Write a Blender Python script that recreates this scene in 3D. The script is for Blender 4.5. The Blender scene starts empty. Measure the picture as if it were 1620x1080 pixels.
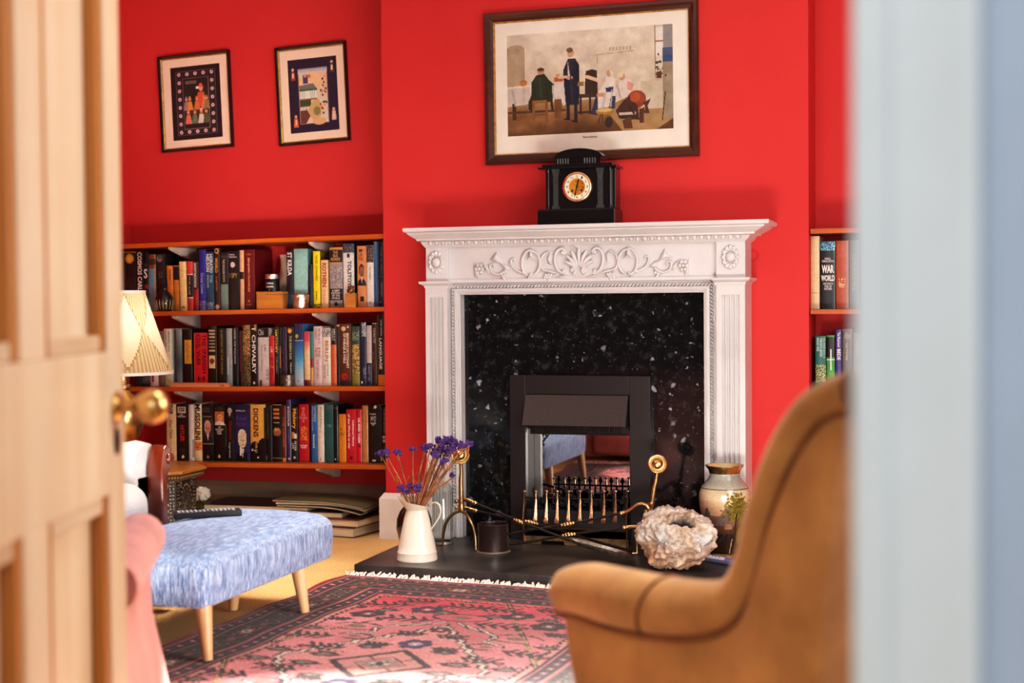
import bpy, bmesh, math, random
import numpy as np
from mathutils import Vector, Matrix, noise as mnoise
random.seed(7)
rng = np.random.default_rng(7)
scene = bpy.context.scene
COL = scene.collection
R = math.radians
PI = math.pi

# ------------------------------------------------------------------ camera
YAW, PIT, ROL = R(17.3), R(-1.487), R(-0.465)
FPX = 2250.0
CAMP = Vector((1.33505, -5.34819, 0.94568))
_fw = Vector((-math.sin(YAW)*math.cos(PIT), math.cos(YAW)*math.cos(PIT), math.sin(PIT)))
_r = Vector((math.cos(YAW), math.sin(YAW), 0)); _u = _r.cross(_fw)
CR = _r*math.cos(ROL) + _u*math.sin(ROL)
CU = -_r*math.sin(ROL) + _u*math.cos(ROL)
cam = bpy.data.cameras.new('camera'); camo = bpy.data.objects.new('camera', cam); COL.objects.link(camo)
m = Matrix((CR, CU, -_fw)).transposed().to_4x4(); m.translation = CAMP
camo.matrix_world = m
cam.sensor_width = 36; cam.lens = FPX/1620*36; cam.clip_start = .05
cam.dof.use_dof = True; cam.dof.focus_distance = 5.3; cam.dof.aperture_fstop = 2.5
scene.camera = camo

def ray(x, y): return CR*((x-810)/FPX) - CU*((y-540)/FPX) + _fw
def onY(x, y, Y):                       # measured point -> place on the vertical plane at depth Y
    d = ray(x, y); return CAMP + d*((Y-CAMP.y)/d.y)
def onZ(x, y, Z):
    d = ray(x, y); return CAMP + d*((Z-CAMP.z)/d.z)
def onN(x, y, p0, n):
    d = ray(x, y); return CAMP + d*((p0-CAMP).dot(n)/d.dot(n))

# ------------------------------------------------------------------ colour / materials
def lin1(c):
    c /= 255.0
    return c/12.92 if c <= .04045 else ((c+.055)/1.055)**2.4
def lin(c): return tuple(lin1(float(v)) for v in c[:3]) + (1.0,)
def linarr(a):
    a = np.asarray(a, float)/255.0
    return np.where(a <= .04045, a/12.92, ((a+.055)/1.055)**2.4)

class NT:
    def __init__(s, name):
        s.m = bpy.data.materials.new(name); s.m.use_nodes = True
        s.t = s.m.node_tree; s.n = s.t.nodes; s.l = s.t.links
        s.b = s.n['Principled BSDF']; s.out = s.n['Material Output']
        s.tc = s.n.new('ShaderNodeTexCoord')
    def add(s, kind, **kw):
        q = s.n.new(kind)
        for k, v in kw.items():
            if k in q.inputs: q.inputs[k].default_value = v
            else: setattr(q, k, v)
        return q
    def link(s, a, b): s.l.new(a, b)
    def mapping(s, scale, rot=(0, 0, 0)):
        q = s.add('ShaderNodeMapping'); q.inputs['Scale'].default_value = scale; q.inputs['Rotation'].default_value = rot
        s.link(s.tc.outputs['Object'], q.inputs['Vector']); return q.outputs['Vector']
    def noise(s, vec, scale=5, detail=4, rough=.55):
        q = s.add('ShaderNodeTexNoise'); q.inputs['Scale'].default_value = scale
        q.inputs['Detail'].default_value = detail; q.inputs['Roughness'].default_value = rough
        if vec is not None: s.link(vec, q.inputs['Vector'])
        return q
    def ramp(s, fac, stops):
        q = s.add('ShaderNodeValToRGB'); e = q.color_ramp.elements
        while len(e) < len(stops): e.new(.5)
        for i, (p, c) in enumerate(stops): e[i].position = p; e[i].color = lin(c)
        s.link(fac, q.inputs['Fac']); return q.outputs['Color']
    def bump(s, h, strength=.3, dist=.01):
        q = s.add('ShaderNodeBump'); q.inputs['Strength'].default_value = strength; q.inputs['Distance'].default_value = dist
        s.link(h, q.inputs['Height']); s.link(q.outputs['Normal'], s.b.inputs['Normal'])

def mat(name, c, rough=.5, metal=0, var=.12, nscale=(20, 20, 20), bump=0, bscale=None, coat=0, sheen=0, spec=.5, c2=None):
    t = NT(name); b = t.b
    v = t.mapping(nscale); nz = t.noise(v, 1.0, 4)
    lo = tuple(max(0, x*(1-var)) for x in c); hi = c2 or tuple(min(255, x*(1+var)) for x in c)
    t.link(t.ramp(nz.outputs['Fac'], [(.3, lo), (.7, hi)]), b.inputs['Base Color'])
    b.inputs['Roughness'].default_value = rough; b.inputs['Metallic'].default_value = metal
    b.inputs['Specular IOR Level'].default_value = spec
    if coat: b.inputs['Coat Weight'].default_value = coat; b.inputs['Coat Roughness'].default_value = .08
    if sheen: b.inputs['Sheen Weight'].default_value = sheen; b.inputs['Sheen Roughness'].default_value = .4
    if bump:
        nb = t.noise(t.mapping(bscale or nscale), 1.0, 5)
        t.bump(nb.outputs['Fac'], bump, .01)
    return t.m

def mat_vcol(name, rough=.45, coat=0, bump=0, bscale=(60, 60, 60), spec=.5, sheen=0, var=.06):
    t = NT(name); b = t.b
    a = t.add('ShaderNodeVertexColor'); a.layer_name = 'Col'
    nz = t.noise(t.mapping(bscale), 1.0, 4)
    mx = t.add('ShaderNodeMix', data_type='RGBA', blend_type='MULTIPLY'); mx.inputs[0].default_value = 1
    t.link(a.outputs['Color'], mx.inputs[6])
    g = int(255*(1-var)); t.link(t.ramp(nz.outputs['Fac'], [(.3, (g, g, g)), (.65, (255, 255, 255))]), mx.inputs[7])
    t.link(mx.outputs[2], b.inputs['Base Color'])
    b.inputs['Roughness'].default_value = rough; b.inputs['Specular IOR Level'].default_value = spec
    if coat: b.inputs['Coat Weight'].default_value = coat; b.inputs['Coat Roughness'].default_value = .1
    if sheen: b.inputs['Sheen Weight'].default_value = sheen
    if bump: t.bump(nz.outputs['Fac'], bump, .004)
    return t.m

def mat_wood(name, c1, c2, c3, axis='x', rough=.4, coat=0, scale=1.0, bump=.05):
    t = NT(name); b = t.b
    sc = {'x': (2, 26, 26), 'y': (26, 2, 26), 'z': (26, 26, 2)}[axis]
    v = t.mapping(tuple(q*scale for q in sc)); nz = t.noise(v, 1.0, 6, .6)
    sc2 = {'x': (.7, 4, 4), 'y': (4, .7, 4), 'z': (4, 4, .7)}[axis]
    n2 = t.noise(t.mapping(tuple(q*scale for q in sc2)), 1.0, 3)
    col = t.ramp(nz.outputs['Fac'], [(.25, c1), (.5, c2), (.75, c3)])
    mx = t.add('ShaderNodeMix', data_type='RGBA', blend_type='MULTIPLY'); mx.inputs[0].default_value = .5
    t.link(col, mx.inputs[6]); t.link(t.ramp(n2.outputs['Fac'], [(.35, (190, 175, 160)), (.6, (255, 255, 255))]), mx.inputs[7])
    t.link(mx.outputs[2], b.inputs['Base Color'])
    b.inputs['Roughness'].default_value = rough
    if coat: b.inputs['Coat Weight'].default_value = coat; b.inputs['Coat Roughness'].default_value = .1
    if bump: t.bump(nz.outputs['Fac'], bump, .003)
    return t.m

def mat_pane(name, tint=(255, 255, 255), amount=.0, rough=.02):
    """thin clear glass: transmits straight through, reflects by fresnel"""
    t = NT(name); t.n.remove(t.b)
    tr = t.add('ShaderNodeBsdfTransparent'); gl = t.add('ShaderNodeBsdfGlossy')
    nz = t.noise(t.mapping((6, 6, 6)), 1.0, 2)
    t.link(t.ramp(nz.outputs['Fac'], [(0, tuple(int(q*.985) for q in tint)), (1, tint)]), tr.inputs['Color'])
    gl.inputs['Roughness'].default_value = rough
    lw = t.add('ShaderNodeLayerWeight'); lw.inputs['Blend'].default_value = .5
    pw = t.add('ShaderNodeMath', operation='POWER'); pw.inputs[1].default_value = 4; t.link(lw.outputs['Facing'], pw.inputs[0])
    ad = t.add('ShaderNodeMath', operation='MULTIPLY_ADD'); ad.inputs[1].default_value = .6; ad.inputs[2].default_value = .035+amount
    t.link(pw.outputs[0], ad.inputs[0])
    mx = t.add('ShaderNodeMixShader'); t.link(ad.outputs[0], mx.inputs[0]); t.link(tr.outputs[0], mx.inputs[1]); t.link(gl.outputs[0], mx.inputs[2])
    t.link(mx.outputs[0], t.out.inputs['Surface'])
    return t.m

# ------------------------------------------------------------------ meshes
class MB:
    def __init__(s): s.v = []; s.f = []; s.c = []; s.cur = None
    def add(s, vs, fs, cols=None):
        o = len(s.v); s.v += [tuple(p) for p in vs]
        for i, f in enumerate(fs):
            s.f.append(tuple(o+k for k in f)); s.c.append(cols[i] if cols is not None else s.cur)
        return s
    def box(s, x0, x1, y0, y1, z0, z1):
        vs = [(x, y, z) for z in (z0, z1) for y in (y0, y1) for x in (x0, x1)]
        return s.add(vs, [(0, 2, 3, 1), (4, 5, 7, 6), (0, 1, 5, 4), (2, 6, 7, 3), (0, 4, 6, 2), (1, 3, 7, 5)])
    def loft(s, rings, cap=True, close=True, cols=None):
        n = len(rings[0]); vs = [p for r in rings for p in r]; fs = []
        for i in range(len(rings)-1):
            for j in range(n if close else n-1):
                k = (j+1) % n
                fs.append((i*n+j, i*n+k, (i+1)*n+k, (i+1)*n+j))
        if cap:
            fs.append(tuple(range(n-1, -1, -1))); fs.append(tuple((len(rings)-1)*n+j for j in range(n)))
        if cols is not None and cap: cols = list(cols) + [cols[0], cols[-1]]
        return s.add(vs, fs, cols)
    def tube(s, pts, rad, n=10, cap=True, flat=1.0):
        pts = [Vector(p) for p in pts]
        if not hasattr(rad, '__len__'): rad = [rad]*len(pts)
        rings = []; up = None
        for i, p in enumerate(pts):
            d = (pts[min(i+1, len(pts)-1)] - pts[max(i-1, 0)])
            d = d.normalized() if d.length > 1e-9 else Vector((0, 0, 1))
            if up is None:
                up = Vector((0, 0, 1)) if abs(d.z) < .9 else Vector((1, 0, 0))
            a = d.cross(up).normalized(); b = a.cross(d).normalized(); up = b
            rings.append([p + a*math.cos(2*PI*k/n)*rad[i] + b*math.sin(2*PI*k/n)*rad[i]*flat for k in range(n)])
        return s.loft(rings, cap)
    def lathe(s, c, prof, n=24, sx=1, sy=1, cap=True, cols=None):
        rings = [[(c[0]+r*sx*math.cos(2*PI*k/n), c[1]+r*sy*math.sin(2*PI*k/n), c[2]+z) for k in range(n)] for r, z in prof]
        return s.loft(rings, cap, True, cols)
    def ball(s, c, r, nu=12, nv=8, sx=1, sy=1, sz=1):
        vs = [(c[0], c[1], c[2]+r*sz)]; fs = []
        for i in range(1, nv):
            t = PI*i/nv
            for k in range(nu):
                a = 2*PI*k/nu
                vs.append((c[0]+r*sx*math.sin(t)*math.cos(a), c[1]+r*sy*math.sin(t)*math.sin(a), c[2]+r*sz*math.cos(t)))
        vs.append((c[0], c[1], c[2]-r*sz)); L = len(vs)-1
        for k in range(nu): fs.append((0, 1+k, 1+(k+1) % nu)); fs.append((L, L-nu+(k+1) % nu, L-nu+k))
        for i in range(nv-2):
            for k in range(nu):
                a = 1+i*nu+k; b = 1+i*nu+(k+1) % nu
                fs.append((a, a+nu, b+nu, b))
        return s.add(vs, fs)
    def prism(s, poly, fn, d0, d1):
        """poly of 2-d points, fn(a,b,d)->3-d"""
        n = len(poly); vs = [fn(a, b, d0) for a, b in poly] + [fn(a, b, d1) for a, b in poly]
        fs = [tuple(range(n)), tuple(range(2*n-1, n-1, -1))] + [(j, n+j, n+(j+1) % n, (j+1) % n) for j in range(n)]
        return s.add(vs, fs)
    def grid(s, fn, nu, nv, cols=None):
        vs = [fn(i/nu, j/nv) for j in range(nv+1) for i in range(nu+1)]
        fs = [(j*(nu+1)+i, j*(nu+1)+i+1, (j+1)*(nu+1)+i+1, (j+1)*(nu+1)+i) for j in range(nv) for i in range(nu)]
        return s.add(vs, fs, cols)
    def xf(s, M): s.v = [tuple(M @ Vector(p)) for p in s.v]; return s

def wloc(o):
    l = Vector((0, 0, 0))
    while o is not None: l += o.location; o = o.parent
    return l

def build(name, mb, material, parent=None, smooth=40, bevel=0, seg=2, loc=None, sub=0, normals=True):
    me = bpy.data.meshes.new(name)
    base = wloc(parent) if parent is not None else Vector(loc or (0, 0, 0))
    vs = np.array(mb.v, float) - np.array(base)
    me.from_pydata(vs.tolist(), [], mb.f); me.update()
    if any(c is not None for c in mb.c):
        at = me.color_attributes.new('Col', 'FLOAT_COLOR', 'CORNER')
        cols = np.array([c if c is not None else (128, 128, 128) for c in mb.c], float)
        lc = np.concatenate([linarr(cols), np.ones((len(cols), 1))], 1)
        cnt = np.array([len(f) for f in mb.f]); at.data.foreach_set('color', np.repeat(lc, cnt, 0).ravel())
    if normals:
        bm = bmesh.new(); bm.from_mesh(me); bmesh.ops.recalc_face_normals(bm, faces=bm.faces); bm.to_mesh(me); bm.free()
    if smooth:
        me.polygons.foreach_set('use_smooth', [True]*len(me.polygons)); me.set_sharp_from_angle(angle=R(smooth))
    me.materials.append(material)
    o = bpy.data.objects.new(name, me); COL.objects.link(o)
    if parent is not None: o.parent = parent
    else: o.location = base
    if bevel:
        md = o.modifiers.new('Bevel', 'BEVEL'); md.width = bevel; md.segments = seg; md.limit_method = 'ANGLE'; md.angle_limit = R(35)
    if sub:
        md = o.modifiers.new('Subdivision', 'SUBSURF'); md.levels = sub; md.render_levels = sub
    return o

def tag(o, label, cat, group=None):
    o['label'] = label; o['category'] = cat
    if group: o['group'] = group
    return o
def thing(name, label, cat, loc, group=None):
    o = bpy.data.objects.new(name, None); COL.objects.link(o); o.location = loc; o.empty_display_size = .05
    return tag(o, label, cat, group)
def struct(o): o['kind'] = 'structure'; return o

# ------------------------------------------------------------------ lettering (converted to meshes in one go at the end)
TEXTS = []
def lettering(s, fn, parent, material, name='title_lettering', bold=0.0, spacing=1.0):
    TEXTS.append((s, fn, parent, material, name, bold, spacing))
def make_lettering():
    obs = []
    for s, fn, parent, material, name, bold, spacing in TEXTS:
        c = bpy.data.curves.new('t', 'FONT'); c.body = s; c.size = 1; c.resolution_u = 2; c.offset = bold; c.align_x = 'CENTER'
        c.space_character = spacing; c.space_line = .85
        o = bpy.data.objects.new('t', c); COL.objects.link(o); obs.append(o)
    bpy.context.view_layer.update(); dg = bpy.context.evaluated_depsgraph_get()
    for (s, fn, parent, material, name, bold, sp), o in zip(TEXTS, obs):
        me = bpy.data.meshes.new_from_object(o.evaluated_get(dg)); me.name = name
        n = len(me.vertices)
        if n:
            co = np.empty(n*3); me.vertices.foreach_get('co', co); co = co.reshape(-1, 3)
            lo, hi = co.min(0), co.max(0); w = np.maximum(hi-lo, 1e-6)
            ab = (co-lo)/w
            base = np.array(wloc(parent)) if parent is not None else np.zeros(3)
            me.vertices.foreach_set('co', (np.array([fn(a, b) for a, b in ab[:, :2]])-base).ravel()); me.update()
            me.materials.clear(); me.materials.append(material)
            q = bpy.data.objects.new(name, me); COL.objects.link(q); q.parent = parent
        bpy.data.objects.remove(o)

# ------------------------------------------------------------------ painted canvases (become per-face colours)
class Canvas:
    def __init__(s, w, h, base):
        s.w, s.h = w, h; s.a = np.empty((h, w, 3)); s.a[:] = base
        s.X, s.Y = np.meshgrid((np.arange(w)+.5)/w, (np.arange(h)+.5)/h)
    def put(s, mask, c): s.a[mask] = c; return s
    def rect(s, x0, x1, y0, y1, c): return s.put((s.X >= x0) & (s.X < x1) & (s.Y >= y0) & (s.Y < y1), c)
    def ell(s, x, y, rx, ry, c): return s.put(((s.X-x)/rx)**2+((s.Y-y)/ry)**2 <= 1, c)
    def ring(s, x, y, rx, ry, k, c):
        d = ((s.X-x)/rx)**2+((s.Y-y)/ry)**2; return s.put((d <= 1) & (d >= k), c)
    def poly(s, pts, c):
        ins = np.zeros(s.X.shape, bool); n = len(pts)
        for i in range(n):
            (x1, y1), (x2, y2) = pts[i], pts[(i+1) % n]
            if y1 == y2: continue
            cr = ((y1 > s.Y) != (y2 > s.Y)) & (s.X < (x2-x1)*(s.Y-y1)/(y2-y1)+x1); ins ^= cr
        return s.put(ins, c)
    def line(s, x0, y0, x1, y1, wd, c, asp=1.0):
        dx, dy = (x1-x0), (y1-y0)*asp; L = max(dx*dx+dy*dy, 1e-9)
        t = np.clip(((s.X-x0)*dx+(s.Y-y0)*asp*dy)/L, 0, 1)
        d = np.hypot(s.X-x0-t*dx, (s.Y-y0)*asp-t*dy); return s.put(d <= wd, c)
    def grad(s, y0, y1, c0, c1):
        mk = (s.Y >= y0) & (s.Y < y1); t = ((s.Y-y0)/(y1-y0))[mk][:, None]
        s.a[mk] = np.array(c0)*(1-t)+np.array(c1)*t; return s
    def mottle(s, x0, x1, y0, y1, cols, blk=1):
        mk = (s.X >= x0) & (s.X < x1) & (s.Y >= y0) & (s.Y < y1)
        idx = rng.integers(0, len(cols), s.X.shape)
        s.a[mk] = np.array(cols, float)[idx][mk]; return s
    def jitter(s, amt): s.a = np.clip(s.a + rng.normal(0, amt, s.X.shape)[:, :, None], 0, 255); return s
    def wash(s, x0, x1, y0, y1, amt, nx=6, ny=6):
        g = rng.normal(0, amt, (ny+1, nx+1)); mk = (s.X >= x0) & (s.X < x1) & (s.Y >= y0) & (s.Y < y1)
        u = np.clip((s.X-x0)/(x1-x0), 0, .999)*nx; v = np.clip((s.Y-y0)/(y1-y0), 0, .999)*ny
        i = u.astype(int); j = v.astype(int); fu = u-i; fv = v-j
        val = (g[j, i]*(1-fu)+g[j, i+1]*fu)*(1-fv)+(g[j+1, i]*(1-fu)+g[j+1, i+1]*fu)*fv
        s.a[mk] = np.clip(s.a[mk]+val[mk][:, None], 0, 255); return s
    def cols(s, flip=False):
        a = s.a[::-1] if flip else s.a
        return a.reshape(-1, 3).tolist()
def canvas_sheet(mb, cv, fn):
    """fn(u,v) with v=0 at the top of the canvas"""
    return mb.grid(fn, cv.w, cv.h, cv.cols())
# ------------------------------------------------------------------ materials
M = {}
def wallred():
    t = NT('red_wall_paint'); b = t.b
    n = t.noise(t.mapping((1.3, 1.3, 1.3)), 1, 3); 
    t.link(t.ramp(n.outputs['Fac'], [(.3, (200, 48, 48)), (.7, (209, 56, 54))]), b.inputs['Base Color'])
    b.inputs['Roughness'].default_value = .62; b.inputs['Specular IOR Level'].default_value = .3
    n2 = t.noise(t.mapping((90, 90, 90)), 1, 4); t.bump(n2.outputs['Fac'], .12, .004)
    return t.m
def carpet():
    t = NT('beige_carpet'); b = t.b
    n = t.noise(t.mapping((160, 160, 160)), 1, 3); n2 = t.noise(t.mapping((3, 3, 3)), 1, 3)
    c = t.ramp(n.outputs['Fac'], [(.3, (206, 164, 106)), (.7, (236, 202, 148))])
    mx = t.add('ShaderNodeMix', data_type='RGBA', blend_type='MULTIPLY'); mx.inputs[0].default_value = 1
    t.link(c, mx.inputs[6]); t.link(t.ramp(n2.outputs['Fac'], [(.3, (232, 226, 218)), (.7, (255, 255, 255))]), mx.inputs[7])
    t.link(mx.outputs[2], b.inputs['Base Color']); b.inputs['Roughness'].default_value = .95; b.inputs['Specular IOR Level'].default_value = .1
    t.bump(n.outputs['Fac'], .6, .006); return t.m
def granite():
    t = NT('black_granite'); b = t.b
    v = t.mapping((1, 1, 1))
    dn = t.noise(v, 60, 2); 
    vm = t.add('ShaderNodeVectorMath', operation='SCALE'); vm.inputs['Scale'].default_value = .03
    t.link(dn.outputs['Color'], vm.inputs[0])
    va = t.add('ShaderNodeVectorMath', operation='ADD'); t.link(v, va.inputs[0]); t.link(vm.outputs[0], va.inputs[1])
    cols = None
    def fleck(scale, thr, size, c):
        vo = t.add('ShaderNodeTexVoronoi'); vo.inputs['Scale'].default_value = scale; vo.feature = 'F1'
        t.link(va.outputs[0], vo.inputs['Vector'])
        sep = t.add('ShaderNodeSeparateColor'); t.link(vo.outputs['Color'], sep.inputs[0])
        g = t.add('ShaderNodeMath', operation='GREATER_THAN'); g.inputs[1].default_value = thr; t.link(sep.outputs[0], g.inputs[0])
        r = t.add('ShaderNodeMapRange'); r.inputs['From Min'].default_value = size; r.inputs['From Max'].default_value = size*.6
        t.link(vo.outputs['Distance'], r.inputs['Value'])
        mu = t.add('ShaderNodeMath', operation='MULTIPLY'); t.link(g.outputs[0], mu.inputs[0]); t.link(r.outputs[0], mu.inputs[1])
        mu2 = t.add('ShaderNodeMath', operation='MULTIPLY'); t.link(mu.outputs[0], mu2.inputs[0]); t.link(sep.outputs[1], mu2.inputs[1])
        return mu2.outputs[0]
    big = t.noise(v, 26, 5, .7)
    base = t.ramp(big.outputs['Fac'], [(.35, (7, 8, 9)), (.55, (20, 21, 23)), (.72, (60, 62, 66))])
    cur = base
    for sc, th, sz, c in ((26, .90, .30, (200, 205, 212)), (48, .90, .30, (150, 155, 162)), (90, .86, .34, (100, 105, 112))):
        mx = t.add('ShaderNodeMix', data_type='RGBA'); t.link(fleck(sc, th, sz, c), mx.inputs[0]); t.link(cur, mx.inputs[6]); mx.inputs[7].default_value = lin(c); cur = mx.outputs[2]
    t.link(cur, b.inputs['Base Color']); b.inputs['Roughness'].default_value = .1; b.inputs['Specular IOR Level'].default_value = .35
    return t.m
def fabric_blue():
    t = NT('blue_chenille'); b = t.b
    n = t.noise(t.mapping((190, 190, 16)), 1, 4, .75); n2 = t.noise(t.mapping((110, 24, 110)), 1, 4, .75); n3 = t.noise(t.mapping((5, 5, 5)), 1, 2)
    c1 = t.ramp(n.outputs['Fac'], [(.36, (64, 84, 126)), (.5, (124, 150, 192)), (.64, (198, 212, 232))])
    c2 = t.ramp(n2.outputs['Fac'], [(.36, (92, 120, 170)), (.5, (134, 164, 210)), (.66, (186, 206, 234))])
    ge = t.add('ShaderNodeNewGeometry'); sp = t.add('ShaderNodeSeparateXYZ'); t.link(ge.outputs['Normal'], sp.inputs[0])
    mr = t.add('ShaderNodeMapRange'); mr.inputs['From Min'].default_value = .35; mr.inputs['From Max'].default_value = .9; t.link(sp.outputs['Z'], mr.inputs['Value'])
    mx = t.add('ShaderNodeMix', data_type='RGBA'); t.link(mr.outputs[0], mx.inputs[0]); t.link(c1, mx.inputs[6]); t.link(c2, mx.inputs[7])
    t.link(mx.outputs[2], b.inputs['Base Color']); b.inputs['Roughness'].default_value = .9; b.inputs['Sheen Weight'].default_value = .3
    t.bump(n.outputs['Fac'], .5, .004); return t.m
def pleat_mat(name, c):
    t = NT(name); b = t.b
    n = t.noise(t.mapping((30, 30, 2)), 1, 3)
    va_ = t.add('ShaderNodeVertexColor'); va_.layer_name = 'Col'; mm = t.add('ShaderNodeMix', data_type='RGBA', blend_type='MULTIPLY'); mm.inputs[0].default_value = 1
    t.link(va_.outputs['Color'], mm.inputs[6]); t.link(t.ramp(n.outputs['Fac'], [(.3, tuple(int(q*.93) for q in c)), (.7, c)]), mm.inputs[7])
    t.link(mm.outputs[2], b.inputs['Base Color']); b.inputs['Roughness'].default_value = .8
    b.inputs['Subsurface Weight'].default_value = 0
    tl = t.add('ShaderNodeBsdfTranslucent'); t.link(va_.outputs['Color'], tl.inputs['Color'])
    mx = t.add('ShaderNodeMixShader'); mx.inputs[0].default_value = .4
    t.link(b.outputs[0], mx.inputs[1]); t.link(tl.outputs[0], mx.inputs[2]); t.link(mx.outputs[0], t.out.inputs['Surface']); return t.m
def mirror():
    t = NT('dark_mirror_glass'); b = t.b
    n = t.noise(t.mapping((4, 4, 4)), 1, 2); t.link(t.ramp(n.outputs['Fac'], [(.3, (168, 166, 164)), (.7, (178, 176, 174))]), b.inputs['Base Color'])
    b.inputs['Metallic'].default_value = 1; b.inputs['Roughness'].default_value = .015; return t.m

M['red'] = wallred(); M['carpet'] = carpet(); M['granite'] = granite(); M['bluefab'] = fabric_blue(); M['mirror'] = mirror()
M['white'] = mat('white_gloss_paint', (210, 208, 208), .35, var=.03, nscale=(6, 6, 6), bump=.03, bscale=(50, 50, 50))
M['skirt'] = mat('white_skirting_paint', (232, 226, 220), .4, var=.03, nscale=(8, 8, 8), bump=.03, bscale=(40, 40, 40))
M['skirtshade'] = mat('shaded_skirting_paint', (150, 124, 100), .55, var=.08, nscale=(8, 3, 8), bump=.03)  # white skirting with the alcove shade put into its colour
M['hallwhite'] = mat('cool_white_gloss', (214, 220, 222), .4, var=.03, nscale=(4, 4, 4), bump=.03)
M['hallwall'] = mat('grey_blue_wall_paint', (174, 186, 202), .7, var=.03, nscale=(3, 3, 3), bump=.05, bscale=(80, 80, 80))
M['ceiling'] = mat('white_ceiling_paint', (232, 228, 222), .8, var=.02, nscale=(3, 3, 3), bump=.04, bscale=(60, 60, 60))
M['pine'] = mat_wood('stripped_pine', (224, 194, 156), (238, 216, 186), (246, 230, 206), 'z', .42, .15, .55)
M['pinex'] = mat_wood('stripped_pine_rail', (224, 194, 156), (238, 216, 186), (246, 230, 206), 'y', .42, .15, .55)
M['pineshade'] = mat_wood('shaded_pine_moulding', (160, 100, 34), (184, 122, 50), (200, 140, 66), 'z', .45, .1, .6)  # same pine, darkened to carry the shade of the panel reveals
M['shelfwood'] = mat_wood('orange_shelf_wood', (150, 66, 16), (186, 92, 26), (206, 110, 38), 'x', .38, .2)
M['bracket'] = mat('white_bracket_enamel', (214, 206, 198), .45, var=.05)
M['brass'] = mat('polished_brass', (206, 172, 116), .26, 1, .12, (30, 30, 30), .05, (60, 60, 60))
M['agedbrass'] = mat('aged_brass', (160, 134, 92), .36, 1, .2, (40, 40, 40), .1, (70, 70, 70))
M['copperish'] = mat('rosy_polished_metal', (222, 176, 140), .26, 1, .15, (40, 40, 40))
M['iron'] = mat('dark_iron', (44, 34, 32), .5, .6, .25, (60, 60, 60), .12)
M['firemetal'] = mat('charcoal_painted_metal', (40, 34, 34), .42, .35, .08, (200, 200, 200), .05)
M['hood'] = mat('satin_grey_metal', (70, 63, 62), .36, .45, .08, (160, 160, 160), .03)
M['soot'] = mat('matt_black', (12, 12, 13), .6, 0, .2)
M['coal'] = mat('glossy_coal', (14, 14, 15), .28, 0, .4, (50, 50, 50), .4)
M['slate'] = mat('black_hearth_slate', (50, 47, 46), .38, 0, .35, (7, 7, 7), .06, (80, 80, 80), c2=(78, 73, 70))
M['clockslate'] = mat('polished_black_slate', (13, 13, 14), .16, 0, .2, (14, 14, 14), coat=.3)
M['clockgrey'] = mat('grey_veined_stone', (52, 56, 54), .4, 0, .3, (60, 60, 60))
M['pages'] = mat('paper_page_edges', (216, 200, 170), .8, 0, .1, (4, 4, 200))
M['cover'] = mat_vcol('printed_book_jacket', .38, .25, var=.08)
M['print'] = mat_vcol('printed_paper', .6, 0, var=.04)
M['framewood'] = mat_wood('dark_mahogany_frame', (48, 20, 12), (74, 32, 18), (96, 46, 26), 'x', .3, .4)
M['gilt'] = mat('gilt_edging', (196, 156, 84), .35, .8, .15, (60, 60, 60))
M['blackframe'] = mat('black_lacquer_frame', (14, 12, 12), .22, 0, .2, coat=.4)
M['mountcream'] = mat('ivory_picture_mount', (240, 232, 218), .8, 0, .03, (8, 8, 8))
M['mountpink'] = mat('peach_picture_mount', (255, 226, 200), .8, 0, .02, (8, 8, 8))
M['pane'] = mat_pane('picture_glass', (255, 255, 255), 0)
M['jarglass'] = mat_pane('clear_jar_glass', (240, 244, 244), .0, .03)
M['enamel'] = mat('cream_enamel', (232, 222, 204), .22, 0, .03, (7, 7, 7), coat=.4)
M['stem'] = mat('dried_stem', (142, 96, 62), .8, 0, .3, (40, 40, 40))
M['petal'] = mat('purple_dried_petals', (70, 42, 104), .8, 0, .4, (90, 90, 90), .3)
M['darkpot'] = mat('dark_brown_glaze', (46, 30, 28), .25, 0, .2, (12, 12, 12), coat=.4)
M['blackvase'] = mat('black_glaze', (16, 14, 14), .18, 0, .2, coat=.5)
M['rim'] = mat('pewter_rim', (150, 142, 132), .4, .6, .1)
M['vcolmatte'] = mat_vcol('mineral_crust', .75, 0, .5, (70, 70, 70), .3, var=.25)
M['vcolglaze'] = mat_vcol('painted_glaze', .22, .5, var=.05)
M['rug'] = mat_vcol('knotted_wool', .95, 0, .6, (240, 240, 240), .1, .2, var=.25)
M['fringe'] = mat('cotton_fringe', (226, 214, 206), .95, 0, .1)
M['beech'] = mat_wood('pale_beech', (206, 160, 112), (222, 180, 132), (232, 194, 150), 'z', .42, .1)
M['remote'] = mat('black_plastic', (18, 18, 20), .4, 0, .1)
M['buttons'] = mat('pale_rubber_keys', (170, 178, 190), .6, 0, .3, (150, 150, 150))
M['tan'] = mat('tan_velvet', (182, 130, 68), .72, 0, .12, (9, 9, 9), .15, (160, 160, 160), sheen=.4, c2=(200, 150, 88))
M['tanpipe'] = mat('brown_piping', (120, 74, 34), .7, 0, .15)
M['pinkvel'] = mat('dusty_pink_velvet', (222, 152, 148), .8, 0, .08, (12, 12, 12), .15, (160, 160, 160), sheen=.5)
M['leather'] = mat('pale_grey_leather', (206, 202, 200), .42, 0, .05, (10, 10, 10), .15, (120, 120, 120))
M['mahog'] = mat_wood('red_mahogany_polish', (84, 30, 12), (112, 44, 18), (136, 60, 26), 'z', .2, .6)
M['inlay'] = mat_vcol('inlaid_table_panels', .4, .1, var=.15)
M['oak'] = mat_wood('golden_oak', (168, 106, 40), (196, 130, 54), (210, 150, 74), 'x', .42, .2)
M['shade'] = pleat_mat('pleated_cream_silk', (246, 236, 214))
M['trimw'] = mat('white_shade_trim', (240, 234, 228), .8, 0, .03)
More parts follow.
